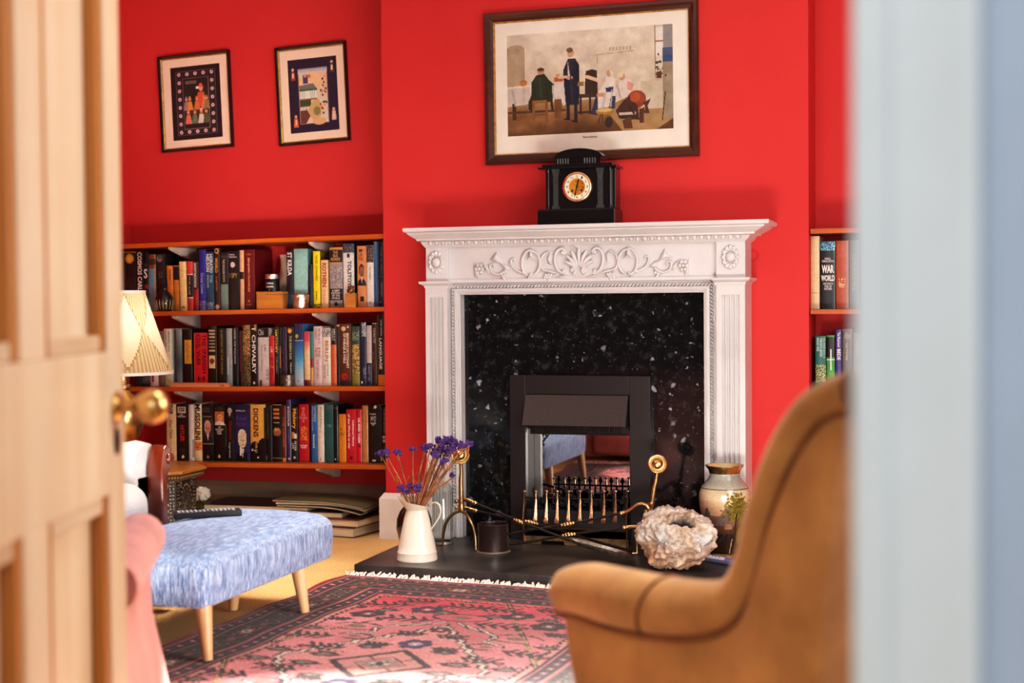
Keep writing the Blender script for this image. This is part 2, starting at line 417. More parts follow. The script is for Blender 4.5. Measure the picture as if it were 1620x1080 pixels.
M['greenpot'] = mat('olive_green_glaze', (92, 88, 48), .35, 0, .25, (18, 18, 18))
M['paperw'] = mat('crumpled_paper', (222, 214, 196), .8, 0, .06, (30, 30, 30))
M['silver'] = mat('engraved_silver', (206, 186, 172), .28, 1, .25, (70, 70, 70), .3, (90, 90, 90))
M['greytin'] = mat('grey_tin', (120, 114, 106), .35, .9, .25, (60, 60, 60), .15)
M['blacktin'] = mat('black_label_tin', (14, 14, 17), .35, 0, .1)
M['bronze'] = mat('bronze_figure', (120, 84, 44), .38, .8, .35, (60, 60, 60), .2)
M['dial'] = mat('cream_enamel_dial', (236, 228, 206), .3, 0, .02)
M['dialgold'] = mat('gilt_dial_centre', (206, 144, 48), .35, .75, .25, (160, 160, 160), .2)
M['peachwood'] = mat_wood('pale_pink_wood', (206, 128, 84), (222, 148, 104), (232, 164, 122), 'x', .45, .1)
TC = {}
def ink(c):
    k = tuple(c)
    if k not in TC: TC[k] = mat('ink_%d' % len(TC), c, .5, 0, .04)
    return TC[k]

# ------------------------------------------------------------------ the room
XL, XR, YB, YD, ZC = -2.21, 2.2, .27, -4.2, 2.62
YH = -4.32
BL, BR = -.872, .82            # chimney breast sides
o = build('floor', MB().box(XL-.2, XR+.6, -6.6, YB+.2, -.1, 0), M['carpet'], smooth=0); struct(o)
o = build('wall_back', MB().box(XL-.2, XR+.2, YB, YB+.15, 0, ZC), M['red'], smooth=0); struct(o)
o = build('wall_left', MB().box(XL-.15, XL, YD, YB, 0, ZC), M['red'], smooth=0); struct(o)
mb = MB(); mb.box(XR, XR+.15, YD, -3.3, 0, ZC); mb.box(XR, XR+.15, -1.3, YB, 0, ZC); mb.box(XR, XR+.15, -3.3, -1.3, 0, .55); mb.box(XR, XR+.15, -3.3, -1.3, 2.25, ZC)
o = build('wall_right', mb, M['red'], smooth=0); struct(o)
mb = MB(); mb.box(BL, -.3, 0, YB, 0, ZC); mb.box(.2, BR, 0, YB, 0, ZC); mb.box(-.3, .2, 0, YB, .64, ZC); mb.box(-.3, .2, .12, YB, 0, .64)
o = build('wall_chimney_breast', mb, M['red'], smooth=0); struct(o)
DX0, DX1 = .345, 1.267
mb = MB(); mb.box(XL-.2, DX0-.03, YH, YD, 0, ZC); mb.box(DX1+.03, XR+.6, YH, YD, 0, ZC); mb.box(DX0-.03, DX1+.03, YH, YD, 2.03, ZC)
o = build('wall_front', mb, M['hallwall'], smooth=0); struct(o)
o = build('ceiling', MB().box(XL-.2, XR+.6, -6.6, YB+.2, ZC, ZC+.1), M['ceiling'], smooth=0); struct(o)
# door lining + moulded architrave on the hall side
mb = MB(); mb.box(DX1, DX1+.03, YH, YD, 0, 2.03); mb.box(DX0-.03, DX0, YH, YD, 0, 2.03); mb.box(DX0-.03, DX1+.03, YH, YD, 2.0, 2.03)
def arch_prof(x0, sgn, y):
    return [(x0, y), (x0, y-.016), (x0+sgn*.014, y-.02), (x0+sgn*.024, y-.016), (x0+sgn*.028, y-.010), (x0+sgn*.036, y-.012), (x0+sgn*.06, y-.018), (x0+sgn*.074, y-.024), (x0+sgn*.084, y-.022), (x0+sgn*.086, y)]
mb.prism(arch_prof(DX1, 1, YH), lambda a, b, d: (a, b, d), 0, 2.05); mb.prism(arch_prof(DX0, -1, YH), lambda a, b, d: (a, b, d), 0, 2.05)
mb.box(DX0-.08, DX1+.08, YH-.02, YH, 2.03, 2.11)
o = build('trim_1', mb, M['hallwhite'], smooth=30, bevel=.002); struct(o)
# window frame in the right wall (lights the room, just outside the picture)
mb = MB()
for z0, z1 in ((.55, .61), (1.36, 1.42), (2.19, 2.25)): mb.box(XR+.03, XR+.1, -3.3, -1.3, z0, z1)
for y in (-3.3, -2.66, -2.0, -1.36): mb.box(XR+.03, XR+.1, y, y+.06, .55, 2.25)
o = build('window_1', mb, M['skirt'], smooth=0); struct(o)
build('pane', MB().box(XR+.06, XR+.066, -3.3, -1.3, .55, 2.25), M['pane'], o, smooth=0)
# skirting
def skirt_prof(h, t): return [(0, 0), (t, 0), (t, h-.022), (t*.55, h-.008), (t*.35, h), (0, h)]
mb = MB().prism(skirt_prof(.178, .02), lambda a, b, d: (d, YB-a, b), XL, BL); mb.prism(skirt_prof(.178, .02), lambda a, b, d: (d, YB-a, b), BR, XR); o = build('baseboard_back', mb, M['skirtshade'], smooth=30); struct(o)
mb = MB().prism(skirt_prof(.178, .02), lambda a, b, d: (XL+a, d, b), YD, YB); o = build('baseboard_left', mb, M['skirtshade'], smooth=30); struct(o)
mb = MB()
h, t = .186, .022
for s, (xa, xb) in ((-1, (BL, -.636)), (1, (BR, .618))):
    rings = []
    for off, z in ((t, 0), (t, h-.022), (t*.55, h-.008), (t*.3, h), (0, h)):
        rings.append([(xa+s*off, YB-.021, z), (xa+s*off, -off, z), (xb, -off, z), (xb, -.0, z), (xa, -.0, z), (xa, YB-.021, z)])
    mb.loft(rings)
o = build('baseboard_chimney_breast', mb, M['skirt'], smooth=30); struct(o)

# ------------------------------------------------------------------ pine door, standing open into the room
E2 = CAMP + ray(195, 540)*2.28; P0 = CAMP + ray(0, 540)*1.72
dd = (P0-E2); dd.z = 0; dd.normalize()               # from the free edge towards the hinge
nn = Vector((-dd.y, dd.x, 0)); nn = nn if nn.x > 0 else -nn   # normal of the face we see
DW, DH, DT = .87, 1.97, .04
def dpt(s, z, k): return Vector((E2.x, E2.y, 0)) + dd*s + nn*k + Vector((0, 0, z))   # s from free edge, k out of the face
def dbox(mb, s0, s1, z0, z1, k0, k1):
    vs = [dpt(s, z, k) for z in (z0, z1) for k in (k0, k1) for s in (s0, s1)]
    mb.add(vs, [(0, 2, 3, 1), (4, 5, 7, 6), (0, 1, 5, 4), (2, 6, 7, 3), (0, 4, 6, 2), (1, 3, 7, 5)])
RZ0, RZ1 = .657, .878
door_loc = dpt(DW, 0, -.02)
st = MB()
for s0, s1 in ((0, .09), (DW-.09, DW)): dbox(st, s0, s1, .008, DH, -DT, 0)
dbox(st, .385, .485, .2, RZ0, -DT, 0); dbox(st, .385, .485, RZ1, 1.86, -DT, 0)
for z0, z1 in ((.008, .2), (RZ0, RZ1), (1.86, DH)): dbox(st, .09, DW-.09, z0, z1, -DT, 0)
door = build('door_1', st, M['pine'], loc=door_loc, smooth=0, bevel=.003); struct(door)
for s0, s1 in ((.09, .385), (.485, DW-.09)):
    for z0, z1 in ((.2, RZ0), (RZ1, 1.86)):
        p = MB(); dbox(p, s0-.005, s1+.005, z0-.005, z1+.005, -DT+.012, -.024)
        build('door_panel', p, M['pine'], door, smooth=0)
        q = MB(); w = .026
        for a0, a1, b0, b1 in ((s0, s0+w, z0, z1), (s1-w, s1, z0, z1)): dbox(q, a0, a1, b0, b1, -.0245, -.004)
        q2 = MB()
        for b0, b1 in ((z0, z0+w), (z1-w, z1)): dbox(q2, s0+w, s1-w, b0, b1, -.0245, -.004)
        build('panel_moulding', q, M['pineshade'], door, smooth=0, bevel=.004)
        build('panel_moulding', q2, M['pinex'], door, smooth=0, bevel=.004)
kz = (CAMP + ray(233, 645)*2.2).z; ks = .05
knob = MB()
Mk = Matrix((dd, Vector((0, 0, 1)), nn)).transposed().to_4x4(); Mk.translation = dpt(ks, kz, 0)
kk = MB().lathe((0, 0, 0), [(.0, .0), (.024, .0), (.024, .004), (.018, .008), (.012, .012), (.0, .012)], 24)
kk.xf(Mk); build('knob_rose', kk, M['brass'], door)
kk = MB().lathe((0, 0, 0), [(.0, .010), (.0085, .010), (.0085, .026), (.011, .029), (.017, .034), (.023, .041), (.0265, .050), (.0275, .058), (.0265, .066), (.022, .075), (.014, .081), (.005, .084), (0, .084)], 32)
kk.xf(Mk); build('door_knob', kk, M['brass'], door)
kk = MB().lathe((0, -.055, 0), [(0, .0), (.012, .0), (.012, .003), (.006, .005), (0, .005)], 20, 1, 1.7); kk.xf(Mk); build('keyhole_plate', kk, M['iron'], door)
for z in (.25, 1.7):
    q = MB().tube([dpt(DW+.004, z, .004), dpt(DW+.004, z+.09, .004)], .006, 10); build('hinge', q, M['brass'], door)
# ------------------------------------------------------------------ hearth
HZ = .04
mb = MB().prism([(-.684, 0), (-.678, -.772), (.70, -.826), (.70, 0)], lambda a, b, d: (a, b, d), 0, HZ)
tag(build('hearth_slab', mb, M['slate'], smooth=0, bevel=.004, loc=(0, -.4, 0)), 'black slate hearth slab under the fireplace', 'hearth')

# ------------------------------------------------------------------ fireplace surround
FS = thing('fireplace_surround', 'white painted fireplace surround with carved frieze and fluted legs', 'fireplace', (0, -.1, HZ))
ML, MR, MF, MT = -.69, .705, -.25, 1.242
BLx, BRx, BFy = -.627, .609, -.17       # body
GY = -.09
# mantel shelf: slab + cornice run round three sides
mb = MB(); rings = []
for o_, z in ((.0, 1.168), (.006, 1.174), (.012, 1.180), (.018, 1.190), (.034, 1.194), (.036, 1.200), (.046, 1.205), (.060, 1.213), (.070, 1.219), (.072, 1.224), (.085, 1.227), (.088, 1.232), (.088, 1.239), (.086, MT)):
    k = o_/.088
    xl = BLx-(BLx-ML)*k; xr = BRx+(MR-BRx)*k; yf = BFy+(MF-BFy)*k
    rings.append([(xl, 0, z), (xl, yf, z), (xr, yf, z), (xr, 0, z)])
mb.loft(rings); build('mantel_shelf', mb, M['white'], FS, smooth=25)
# egg and dart band under the shelf
mb = MB(); n = 46
for i in range(n):
    x = BLx+.012+(BRx-BLx-.024)*(i+.5)/n
    mb.ball((x, BFy-.012, 1.186), .0088, 10, 6, 1.0, .8, 1.15)
    x2 = x+(BRx-BLx-.024)/n*.5
    mb.tube([(x2, BFy-.013, 1.195), (x2+.002, BFy-.02, 1.187), (x2, BFy-.013, 1.178)], [.0025, .0035, .0015], 6)
build('egg_moulding', mb, M['white'], FS)
# frieze panel, corner blocks
mb = MB(); mb.box(BLx+.085, BRx-.085, -.15, 0, 1.03, 1.17); mb.box(BLx+.085, BRx-.085, -.158, -.15, 1.03, 1.045)
build('frieze_panel', mb, M['white'], FS, smooth=0, bevel=.003)
for xa, xb in ((BLx, -.535), (.503, BRx)):
    b_ = build('corner_block', MB().box(xa, xb, -.167, 0, 1.035, 1.17), M['white'], FS, smooth=0, bevel=.002)
    cx = (xa+xb)/2-(.002 if xa < 0 else 0); q = MB(); cz = 1.112
    q.lathe((0, 0, 0), [(0, 0), (.018, 0), (.019, .004), (.0165, .010), (.012, .014), (.006, .016), (0, .0165)], 20)
    for i in range(12):
        a = 2*PI*i/12; q.ball((math.cos(a)*.026, math.sin(a)*.036, .003), .0085, 8, 6, 1, 1.2, .9)
        q.ball((math.cos(a+.26)*.021, math.sin(a+.26)*.028, .003), .006, 8, 5, 1, 1, .8)
    q.v = [(cx+x, -.167-z*1.1, cz+y) for x, y, z in q.v]
    build('rosette', q, M['white'], b_)
# legs: fluted pilasters with capitals
def pilaster(xa, xb):
    poly = [(xa, 0), (xa, -.175)]
    w = (xb-xa); m0 = w*.17; nfl = 4; fw = (w-2*m0)/nfl
    for i in range(nfl):
        c = xa+m0+fw*(i+.5); r = fw*.36
        poly += [(c-r-.001, -.175)] + [(c-r*math.cos(PI*k/8), -.175+.011*math.sin(PI*k/8)) for k in range(9)] + [(c+r+.001, -.175)]
    poly += [(xb, -.175), (xb, 0)]
    mb = MB().prism(poly, lambda a, b, d: (a, b, d), .16, .975)
    mb.box(xa, xb, -.175, 0, .975, 1.02); mb.box(xa-.004, xb+.004, -.18, 0, HZ, .16)
    return build('pilaster', mb, M['white'], FS, smooth=25)
pilaster(BLx, -.537); pilaster(.505, BRx)
for xa, xb in ((BLx, -.530), (.498, BRx)):
    mb = MB(); rings = []
    for o_, z in ((.0, 1.010), (.003, 1.016), (.004, 1.020), (.010, 1.024), (.018, 1.028), (.020, 1.031), (.020, 1.037)):
        rings.append([(xa-o_*(1 if xa < 0 else .3), 0, z), (xa-o_*(1 if xa < 0 else .3), -.176-o_, z), (xb+o_*(.3 if xa < 0 else 1), -.176-o_, z), (xb+o_*(.3 if xa < 0 else 1), 0, z)])
    mb.loft(rings); build('capital', mb, M['white'], FS, smooth=25)
# inner frame and rope moulding round the opening
OL, OR, OT = -.497, .452, .985
mb = MB(); mb.box(-.537, OL-.0, -.13, -.02, HZ, 1.03); mb.box(OR+.0, .505, -.13, -.02, HZ, 1.03); mb.box(OL, OR, -.13, -.02, OT+.0, 1.03)
for st_, y in ((0, -.137), (.006, -.145), (.012, -.150), (.017, -.146)):
    s1 = st_+.006
    mb.box(OL-s1, OL-st_, y, -.125, HZ, OT+s1); mb.box(OR+st_, OR+s1, y, -.125, HZ, OT+s1); mb.box(OL-st_, OR+st_, y, -.125, OT+st_, OT+s1)
build('inner_frame', mb, M['white'], FS, smooth=0, bevel=.0015)
mb = MB()
def bead(p, d, L):
    n = int(L/.0135)
    for i in range(n):
        c = Vector(p)+Vector(d)*(L*(i+.5)/n); o_ = Vector((-d[2], 0, d[0]))
        a = c-Vector(d)*.0055-o_*.006; b = c+Vector(d)*.0055+o_*.006
        mb.tube([a, (a+b)/2+Vector((0, -.005, 0)), b], [.0022, .0042, .0022], 6)
bead((OL-.030, -.138, HZ+.12), (0, 0, 1), OT-.12+.0); bead((OR+.030, -.138, HZ+.12), (0, 0, 1), OT-.12+.0); bead((OL-.03, -.138, OT+.029), (1, 0, 0), OR-OL+.06)
build('rope_moulding', mb, M['white'], FS)
# carved ornament on the frieze
mb = MB(); cx, FZ, FY = -.0155, 1.04, -.151
def P2(x, z, k=0): return (cx+x, FY-k, FZ+z)
def scroll(pts, r0, r1, k=.006, n=8):
    """smooth tube through 2-d points"""
    out = []
    for i in range(len(pts)-1):
        p0 = pts[max(i-1, 0)]; p1 = pts[i]; p2 = pts[i+1]; p3 = pts[min(i+2, len(pts)-1)]
        for j in range(5):
            t = j/5; f = lambda a, b, c, d: .5*((2*b)+(-a+c)*t+(2*a-5*b+4*c-d)*t*t+(-a+3*b-3*c+d)*t**3)
            out.append((f(p0[0], p1[0], p2[0], p3[0]), f(p0[1], p1[1], p2[1], p3[1])))
    out.append(pts[-1]); N = len(out)
    mb.tube([P2(x, z, k*1.2) for x, z in out], [(r0+(r1-r0)*i/(N-1))*1.35 for i in range(N)], n)
def leaf(pts, k=.01):
    k = k*1.6
    """raised leaf: outline fan with a lifted middle"""
    c = (sum(p[0] for p in pts)/len(pts), sum(p[1] for p in pts)/len(pts)); n = len(pts)
    mid = [((p[0]+c[0])/2, (p[1]+c[1])/2) for p in pts]
    vs = [P2(*p, -.001) for p in pts]+[P2(*p, k*.75) for p in mid]+[P2(*c, k)]
    fs = [(i, (i+1) % n, n+(i+1) % n, n+i) for i in range(n)]+[(n+i, n+(i+1) % n, 2*n) for i in range(n)]
    mb.add(vs, fs)
def arc(x, z, r, a0, a1, n=9, rz=None): return [(x+r*math.cos(R(a0+(a1-a0)*i/n)), z+(rz or r)*math.sin(R(a0+(a1-a0)*i/n))) for i in range(n+1)]
# palmette in the middle
for a in (-62, -42, -22, 0, 22, 42, 62):
    L = .088-.026*abs(a)/62
    dx, dz = math.sin(R(a)), math.cos(R(a))
    mb.tube([P2(dx*.012, .040+dz*.012, .006), P2(dx*L*.6, .040+dz*L*.6, .010), P2(dx*L, .040+dz*L*.9, .007)], [.004, .0085, .0055], 8)
mb.ball(P2(-.004, .126, .006), .011, 10, 7); mb.ball(P2(-.014, .125, .008), .006, 8, 6)
for s in (-1, 1):
    scroll([(s*.022, .018), (s*.012, .030), (s*.020, .042), (s*.031, .034), (s*.024, .026)], .0045, .003)
    mb.ball(P2(s*.022, .032, .006), .006, 8, 6)
    # big C scrolls
    scroll([(s*.055, .020), (s*.078, .030), (s*.093, .060), (s*.090, .098), (s*.070, .115), (s*.054, .106), (s*.058, .094)], .005, .0045)
    mb.ball(P2(s*.062, .100, .006), .009, 8, 6); mb.ball(P2(s*.060, .030, .006), .009, 8, 6)
    leaf([(s*.020, .008), (s*.05, .018), (s*.085, .012), (s*.10, .004), (s*.06, .0), (s*.02, .0)], .010)
    # stem waves outwards
    scroll([(s*.09, .022), (s*.115, .030), (s*.138, .036), (s*.150, .060), (s*.140, .092), (s*.118, .104)], .004, .003)
    leaf([(s*.108, .052), (s*.125, .060), (s*.128, .085), (s*.112, .108), (s*.100, .094), (s*.104, .070)], .011)
    for i, (gx, gz) in enumerate(((.110, .016), (.120, .018), (.130, .016), (.115, .008), (.125, .008), (.120, .0), (.134, .007))): mb.ball(P2(s*gx, gz, .006), .0068, 8, 6)
    # lyre leaf pair
    scroll(arc(s*.0+s*.188, .062, .036, 250, 90 if s > 0 else 90, 9, .046) if s > 0 else [(-x, z) for x, z in arc(.188, .062, .036, 250, 90, 9, .046)], .0045, .004)
    scroll(arc(.188, .062, .036, -70, 90, 9, .050) if s > 0 else [(-x, z) for x, z in arc(.188, .062, .036, -70, 90, 9, .050)], .0045, .004)
    leaf([(s*.168, .070), (s*.180, .100), (s*.190, .124), (s*.200, .100), (s*.206, .072), (s*.196, .084), (s*.18, .084)], .012)
    leaf([(s*.185, .030), (s*.200, .022), (s*.205, .0), (s*.194, .006), (s*.182, .018)], .011)
    mb.ball(P2(s*.218, .026, .006), .009, 8, 6); scroll([(s*.205, .02), (s*.235, .030), (s*.258, .046), (s*.268, .072), (s*.256, .080), (s*.252, .070)], .004, .003)
    # outer leaf spray
    leaf([(s*.262, .040), (s*.285, .062), (s*.320, .070), (s*.300, .052), (s*.290, .034)], .010)
    leaf([(s*.300, .060), (s*.318, .100), (s*.326, .112), (s*.338, .092), (s*.356, .076), (s*.330, .066)], .012)
    scroll([(s*.290, .036), (s*.318, .020), (s*.345, .030), (s*.352, .055), (s*.338, .060), (s*.334, .048)], .004, .003)
    leaf([(s*.345, .030), (s*.365, .060), (s*.385, .072), (s*.376, .048), (s*.362, .024)], .010)
    for gx, gz in ((.298, .030), (.306, .024), (.292, .020), (.302, .014), (.298, .006)): mb.ball(P2(s*gx, gz, .006), .0068, 8, 6)
    for i in range(6):
        a = 2*PI*i/6; mb.ball(P2(s*.396+.013*math.cos(a), .044+.016*math.sin(a), .004), .0085, 8, 6)
    mb.ball(P2(s*.396, .044, .008), .007, 8, 6); leaf([(s*.405, .025), (s*.418, .075), (s*.416, .012), (s*.40, .006)], .008)
build('carved_ornament', mb, M['white'], FS, smooth=60)

# ------------------------------------------------------------------ granite back panel and the electric fire
TFY = -.125
TL = onY(806, 596, TFY).x; TR = onY(1028, 596, TFY).x; TT = .674
IL = onY(831, 640, TFY).x; IR = onY(995.5, 640, TFY).x; IT = onY(900, 624, TFY).z
mb = MB(); mb.box(OL+.0005, IL-.01, GY, -.07, HZ, OT-.0005); mb.box(IR+.01, OR-.0005, GY, -.07, HZ, OT-.0005); mb.box(IL-.01, IR+.01, GY, -.07, IT+.005, OT-.0005)
tag(build('granite_panel', mb, M['granite'], smooth=0, loc=(0, GY, HZ)), 'black speckled granite panel lining the fireplace opening', 'panel')
EF = thing('electric_fire', 'charcoal framed electric fire set into the granite panel', 'fireplace', (-.05, TFY, HZ))
mb = MB(); Z0 = HZ
mb.box(TL, IL, TFY, GY-.001, Z0, TT); mb.box(IR, TR, TFY, GY-.001, Z0, TT); mb.box(IL, IR, TFY, GY-.001, IT, TT)
build('trim_frame', mb, M['firemetal'], EF, smooth=0, bevel=.002)
mb = MB(); mb.box(IL-.008, IL, GY, .005, Z0, IT+.004); mb.box(IR, IR+.008, GY, .005, Z0, IT+.004); mb.box(IL, IR, GY, .005, IT, IT+.004); mb.box(IL, IR, -.004, .005, Z0, IT)
mb.box(IL, IR, GY, 0, Z0, Z0+.01)
build('fire_box', mb, M['soot'], EF, smooth=0)
build('mirror_back', MB().box(IL+.001, IR-.001, -.0075, -.0045, .16, .455), M['mirror'], EF, smooth=0)
hz0 = onY(900, 673.5, -.175).z; hr = IR-.004
mb = MB(); mb.add([(IL+.002, TFY-.001, IT-.002), (hr, TFY-.001, IT-.002), (hr, -.178, hz0), (IL+.002, -.178, hz0), (IL+.002, TFY+.004, IT-.002), (hr, TFY+.004, IT-.002), (hr, -.173, hz0-.002), (IL+.002, -.173, hz0-.002)],
       [(0, 1, 2, 3), (7, 6, 5, 4), (0, 4, 5, 1), (3, 2, 6, 7), (1, 5, 6, 2), (0, 3, 7, 4)])
hood = build('hood', mb, M['hood'], EF, smooth=0)
for x in (hr-.001, IL+.003):
    mb = MB(); mb.add([(x, TFY, IT-.003), (x, -.176, hz0), (x, TFY, hz0-.01), (x-.002, TFY, IT-.003), (x-.002, -.176, hz0), (x-.002, TFY, hz0-.01)], [(0, 1, 2), (5, 4, 3), (0, 3, 4, 1), (1, 4, 5, 2), (2, 5, 3, 0)])
    build('hood_cheek', mb, M['soot'], EF, smooth=0)
mb = MB(); gz = hz0-.006
for i in range(34): x = IL+.05+(IR-IL-.09)*i/33; mb.tube([(x, -.10, gz-.004), (x, -.095, gz-.024)], .0016, 5)
mb.box(IL+.01, IR-.01, -.094, -.085, gz-.03, gz); mb.box(IL+.012, IR-.006, -.104, -.09, gz-.034, gz-.03)
build('heat_grille', mb, M['iron'], EF, smooth=0)

# ------------------------------------------------------------------ fire basket front with brass spindles, coals behind
FB = thing('fire_basket', 'low brass spindled fire basket standing in front of the electric fire', 'fire basket', (-.03, -.22, HZ))
BY = -.215
bx = [830, 848, 865, 882, 900, 918, 936, 956, 974, 993]
for i, px in enumerate(bx):
    X = onY(px, 790, BY).x; zt = onY(px, 777, BY).z; zb = onY(px, 823, BY).z
    mb = MB(); end = i in (0, 9)
    mb.ball((X, BY, zt), .0062, 8, 6, 1.1, .8, .8)
    if end:
        mb.tube([(X, BY, zt), (X-.001, BY, zt-.03), (X-.006, BY, zb+.006), (X-.006, BY, zb-.005), (X-.004, BY, zb-.03), (X-.004, BY, HZ+.001)], [.0035, .0055, .009, .009, .0068, .0068], 8, True, .5)
    else:
        mb.tube([(X, BY, zt), (X, BY, zt-.03)], [.003, .005], 8, True, .7)
        for s in (-1, 0, 1): mb.tube([(X+s*.0008, BY, zt-.026), (X+s*.004-.003, BY, zb+.012), (X+s*.0062-.004, BY-.002, zb), (X+s*.006-.004, BY, zb-.01)], [.0022, .0036, .0042, .003], 7)
    build('spindle', mb, M['copperish'], FB)
xa, xb = onY(830, 790, BY).x, onY(993, 790, BY).x
mb = MB(); z1 = onY(900, 789, BY).z
mb.tube([(xa, BY+.006, z1), (xb, BY+.006, z1)], .0035, 8); build('top_rail', mb, M['iron'], FB)
mb = MB(); zr = onY(900, 838, BY).z
mb.loft([[(xa+(xb-xa)*t, BY-.004-.012*math.sin(PI*t), zr+.006*math.sin(PI*t)-.002), (xa+(xb-xa)*t, BY-.008-.014*math.sin(PI*t), zr+.012*math.sin(PI*t)), (xa+(xb-xa)*t, BY+.002, zr+.012*math.sin(PI*t)), (xa+(xb-xa)*t, BY+.002, zr-.002)] for t in [k/16 for k in range(17)]])
build('curved_rail', mb, M['copperish'], FB)
zz = HZ+.001
mb = MB(); mb.prism([(xa, zz), (xa+.06, zz), (xa+.065, zz+.014), (xa+.15, zz+.014), (xa+.155, zz), (xb-.155, zz), (xb-.15, zz+.014), (xb-.065, zz+.014), (xb-.06, zz), (xb, zz), (xb, zz+.03), (xa, zz+.03)], lambda a, b, d: (a, d, b), BY+.004, BY+.012)
build('base_plate', mb, M['agedbrass'], FB, smooth=0)
mb = MB(); mb.box(xa+.004, xb-.004, BY+.014, -.13, zz+.03, zz+.06); mb.box(xa+.004, xb-.004, BY+.014, BY+.02, zz+.03, zz+.13)
build('basket_tray', mb, M['soot'], FB, smooth=0)
for i in range(9):
    X = (onY(bx[i], 790, BY).x+onY(bx[i+1], 790, BY).x)/2+.006; q = MB(); zt = onY(900, 781, BY).z
    q.tube([(X, BY+.03, zt-.14), (X, BY+.03, zt)], .004, 6); q.ball((X, BY+.03, zt+.004), .009, 8, 6); q.ball((X, BY+.03, zt+.014), .005, 8, 5)
    build('finial', q, M['soot'], FB)
mb = MB()
for i in range(80):
    mb.ball((random.uniform(xa+.015, xb-.015), random.uniform(BY+.045, -.135), random.uniform(zz+.07, .2)), random.uniform(.012, .02), 6, 4, random.uniform(.8, 1.3), 1, random.uniform(.6, 1))
o = build('coal_bed', mb, M['coal'], smooth=0, loc=(-.03, -.17, .1)); o['kind'] = 'stuff'; tag(o, 'heap of glossy black coals lying in the fire basket', 'coals')

# ------------------------------------------------------------------ fire dogs
def fire_dog(name_label, px_disc, px_collar, Y, feet, tilt, hook):
    t = thing('fire_dog', name_label, 'fire dog', (onY(*px_disc, Y).x, Y, HZ), 'pair of brass fire dogs')
    D = onY(*px_disc, Y); C0 = onY(*px_collar, Y); apex = C0-Vector((0, 0, .02))
    q = MB().lathe((0, 0, 0), [(0, 0), (.030, 0), (.034, .002), (.0345, .005), (.031, .007), (.029, .006), (.020, .008), (.017, .012), (.010, .016), (0, .018)], 32)
    for k in range(36): a = 2*PI*k/36; q.ball((.0315*math.cos(a), .0315*math.sin(a), .0068), .0016, 5, 4)
    nrm = Vector((.30, -1, .28+tilt)).normalized(); sx = Vector((1, .3, 0)).normalized(); sx = (sx-nrm*sx.dot(nrm)).normalized(); sy = nrm.cross(sx)
    Mx = Matrix((sx, sy, nrm)).transposed().to_4x4(); Mx.translation = D; q.xf(Mx)
    build('disc_finial', q, M['brass'], t)
    q = MB(); b0 = D-nrm*.003
    q.tube([b0, b0+Vector((.0, .006, -.02)), b0*.7+C0*.3+Vector((0, .008, -.01)), (D+C0)/2, C0], [.005, .006, .0075, .0085, .0095], 10); build('stem', q, M['agedbrass'], t)
    q = MB().lathe((C0.x, C0.y, C0.z), [(0, .03), (.011, .028), (.013, .02), (.010, .012), (.0125, 0), (.013, -.012), (.010, -.022), (0, -.025)], 14)
    for dz in (.018, -.006): q.ball((C0.x-.018, C0.y-.004, C0.z+dz), .0085, 10, 7)
    build('collar', q, M['agedbrass'], t)
    for s, f in zip((-1, 1), feet):
        f = Vector(f); pts = []
        for k in range(11):
            a = PI/2*k/10
            pts.append(Vector((apex.x+(f.x-apex.x)*math.sin(a), apex.y+(f.y-apex.y)*math.sin(a), f.z+.03+(apex.z-f.z-.03)*math.cos(a))))
        pts.append(f+Vector((0, 0, .006))); pts.append(f+Vector((s*.018, -.004, .0045)))
        q = MB().tube(pts, [.0058]*11+[.005, .004], 9); build('leg', q, M['agedbrass'], t)
    q = MB().tube([apex+Vector((0, .01, .005)), apex+Vector((.002, .10, .0)), apex+Vector((.002, .115, -.02)), Vector((apex.x, apex.y+.118, HZ+.002))], .006, 8); build('log_bar', q, M['iron'], t)
    return t
fire_dog('brass fire dog with round disc, left of the grate behind the cream jug', (728, 720), (730, 800), -.33, [onZ(701, 863, HZ), onZ(753, 872, HZ)], 0, False)
fire_dog('brass fire dog with round disc, right of the grate behind the pale rock', (1040, 734), (1030, 806), -.36, [onZ(1008, 877, HZ), onZ(1050, 880, HZ)], .15, True)

# ------------------------------------------------------------------ fire irons
def iron(name, label, pts, knop, endk, extra=None):
    P = [onY(x, y, Y) for x, y, Y in pts]
    t = thing(name, label, 'fire iron', tuple(P[0]))
    q = MB().tube(P, .0048, 9); build('shaft', q, M['iron'], t)
    q = MB(); k = onY(*knop); d = (P[-1]-P[0]).normalized()
    for i, r in enumerate((.0075, .0095, .0105, .0095, .0075)): q.ball(k+d*(i-2)*.011, r, 10, 7)
    build('knop', q, M['brass'], t)
    q = MB().tube(endk, [.0065, .0085, .0075, .0065][:len(endk)] if len(endk) <= 4 else [.007]+[.0075]*(len(endk)-3)+[.005, .004], 10); q.ball(endk[0], .0095, 10, 7); q.ball(endk[0]+(endk[1]-endk[0])*.4, .0085, 10, 7); build('brass_handle', q, M['brass'], t)
    return t
t = iron('fire_shovel', 'long fire shovel with brass knops, its blade lying on the hearth', [(748, 794, -.36), (817, 822, -.40), (902, 855, -.47)], (822, 825, -.403),
     [onY(752, 795.5, -.362), onY(742, 791, -.356), onY(734, 790, -.35)])
b = onY(905, 857, -.47); e = onY(1000, 884, -.52); w = Vector((.0, .045, 0))
q = MB(); rings = []
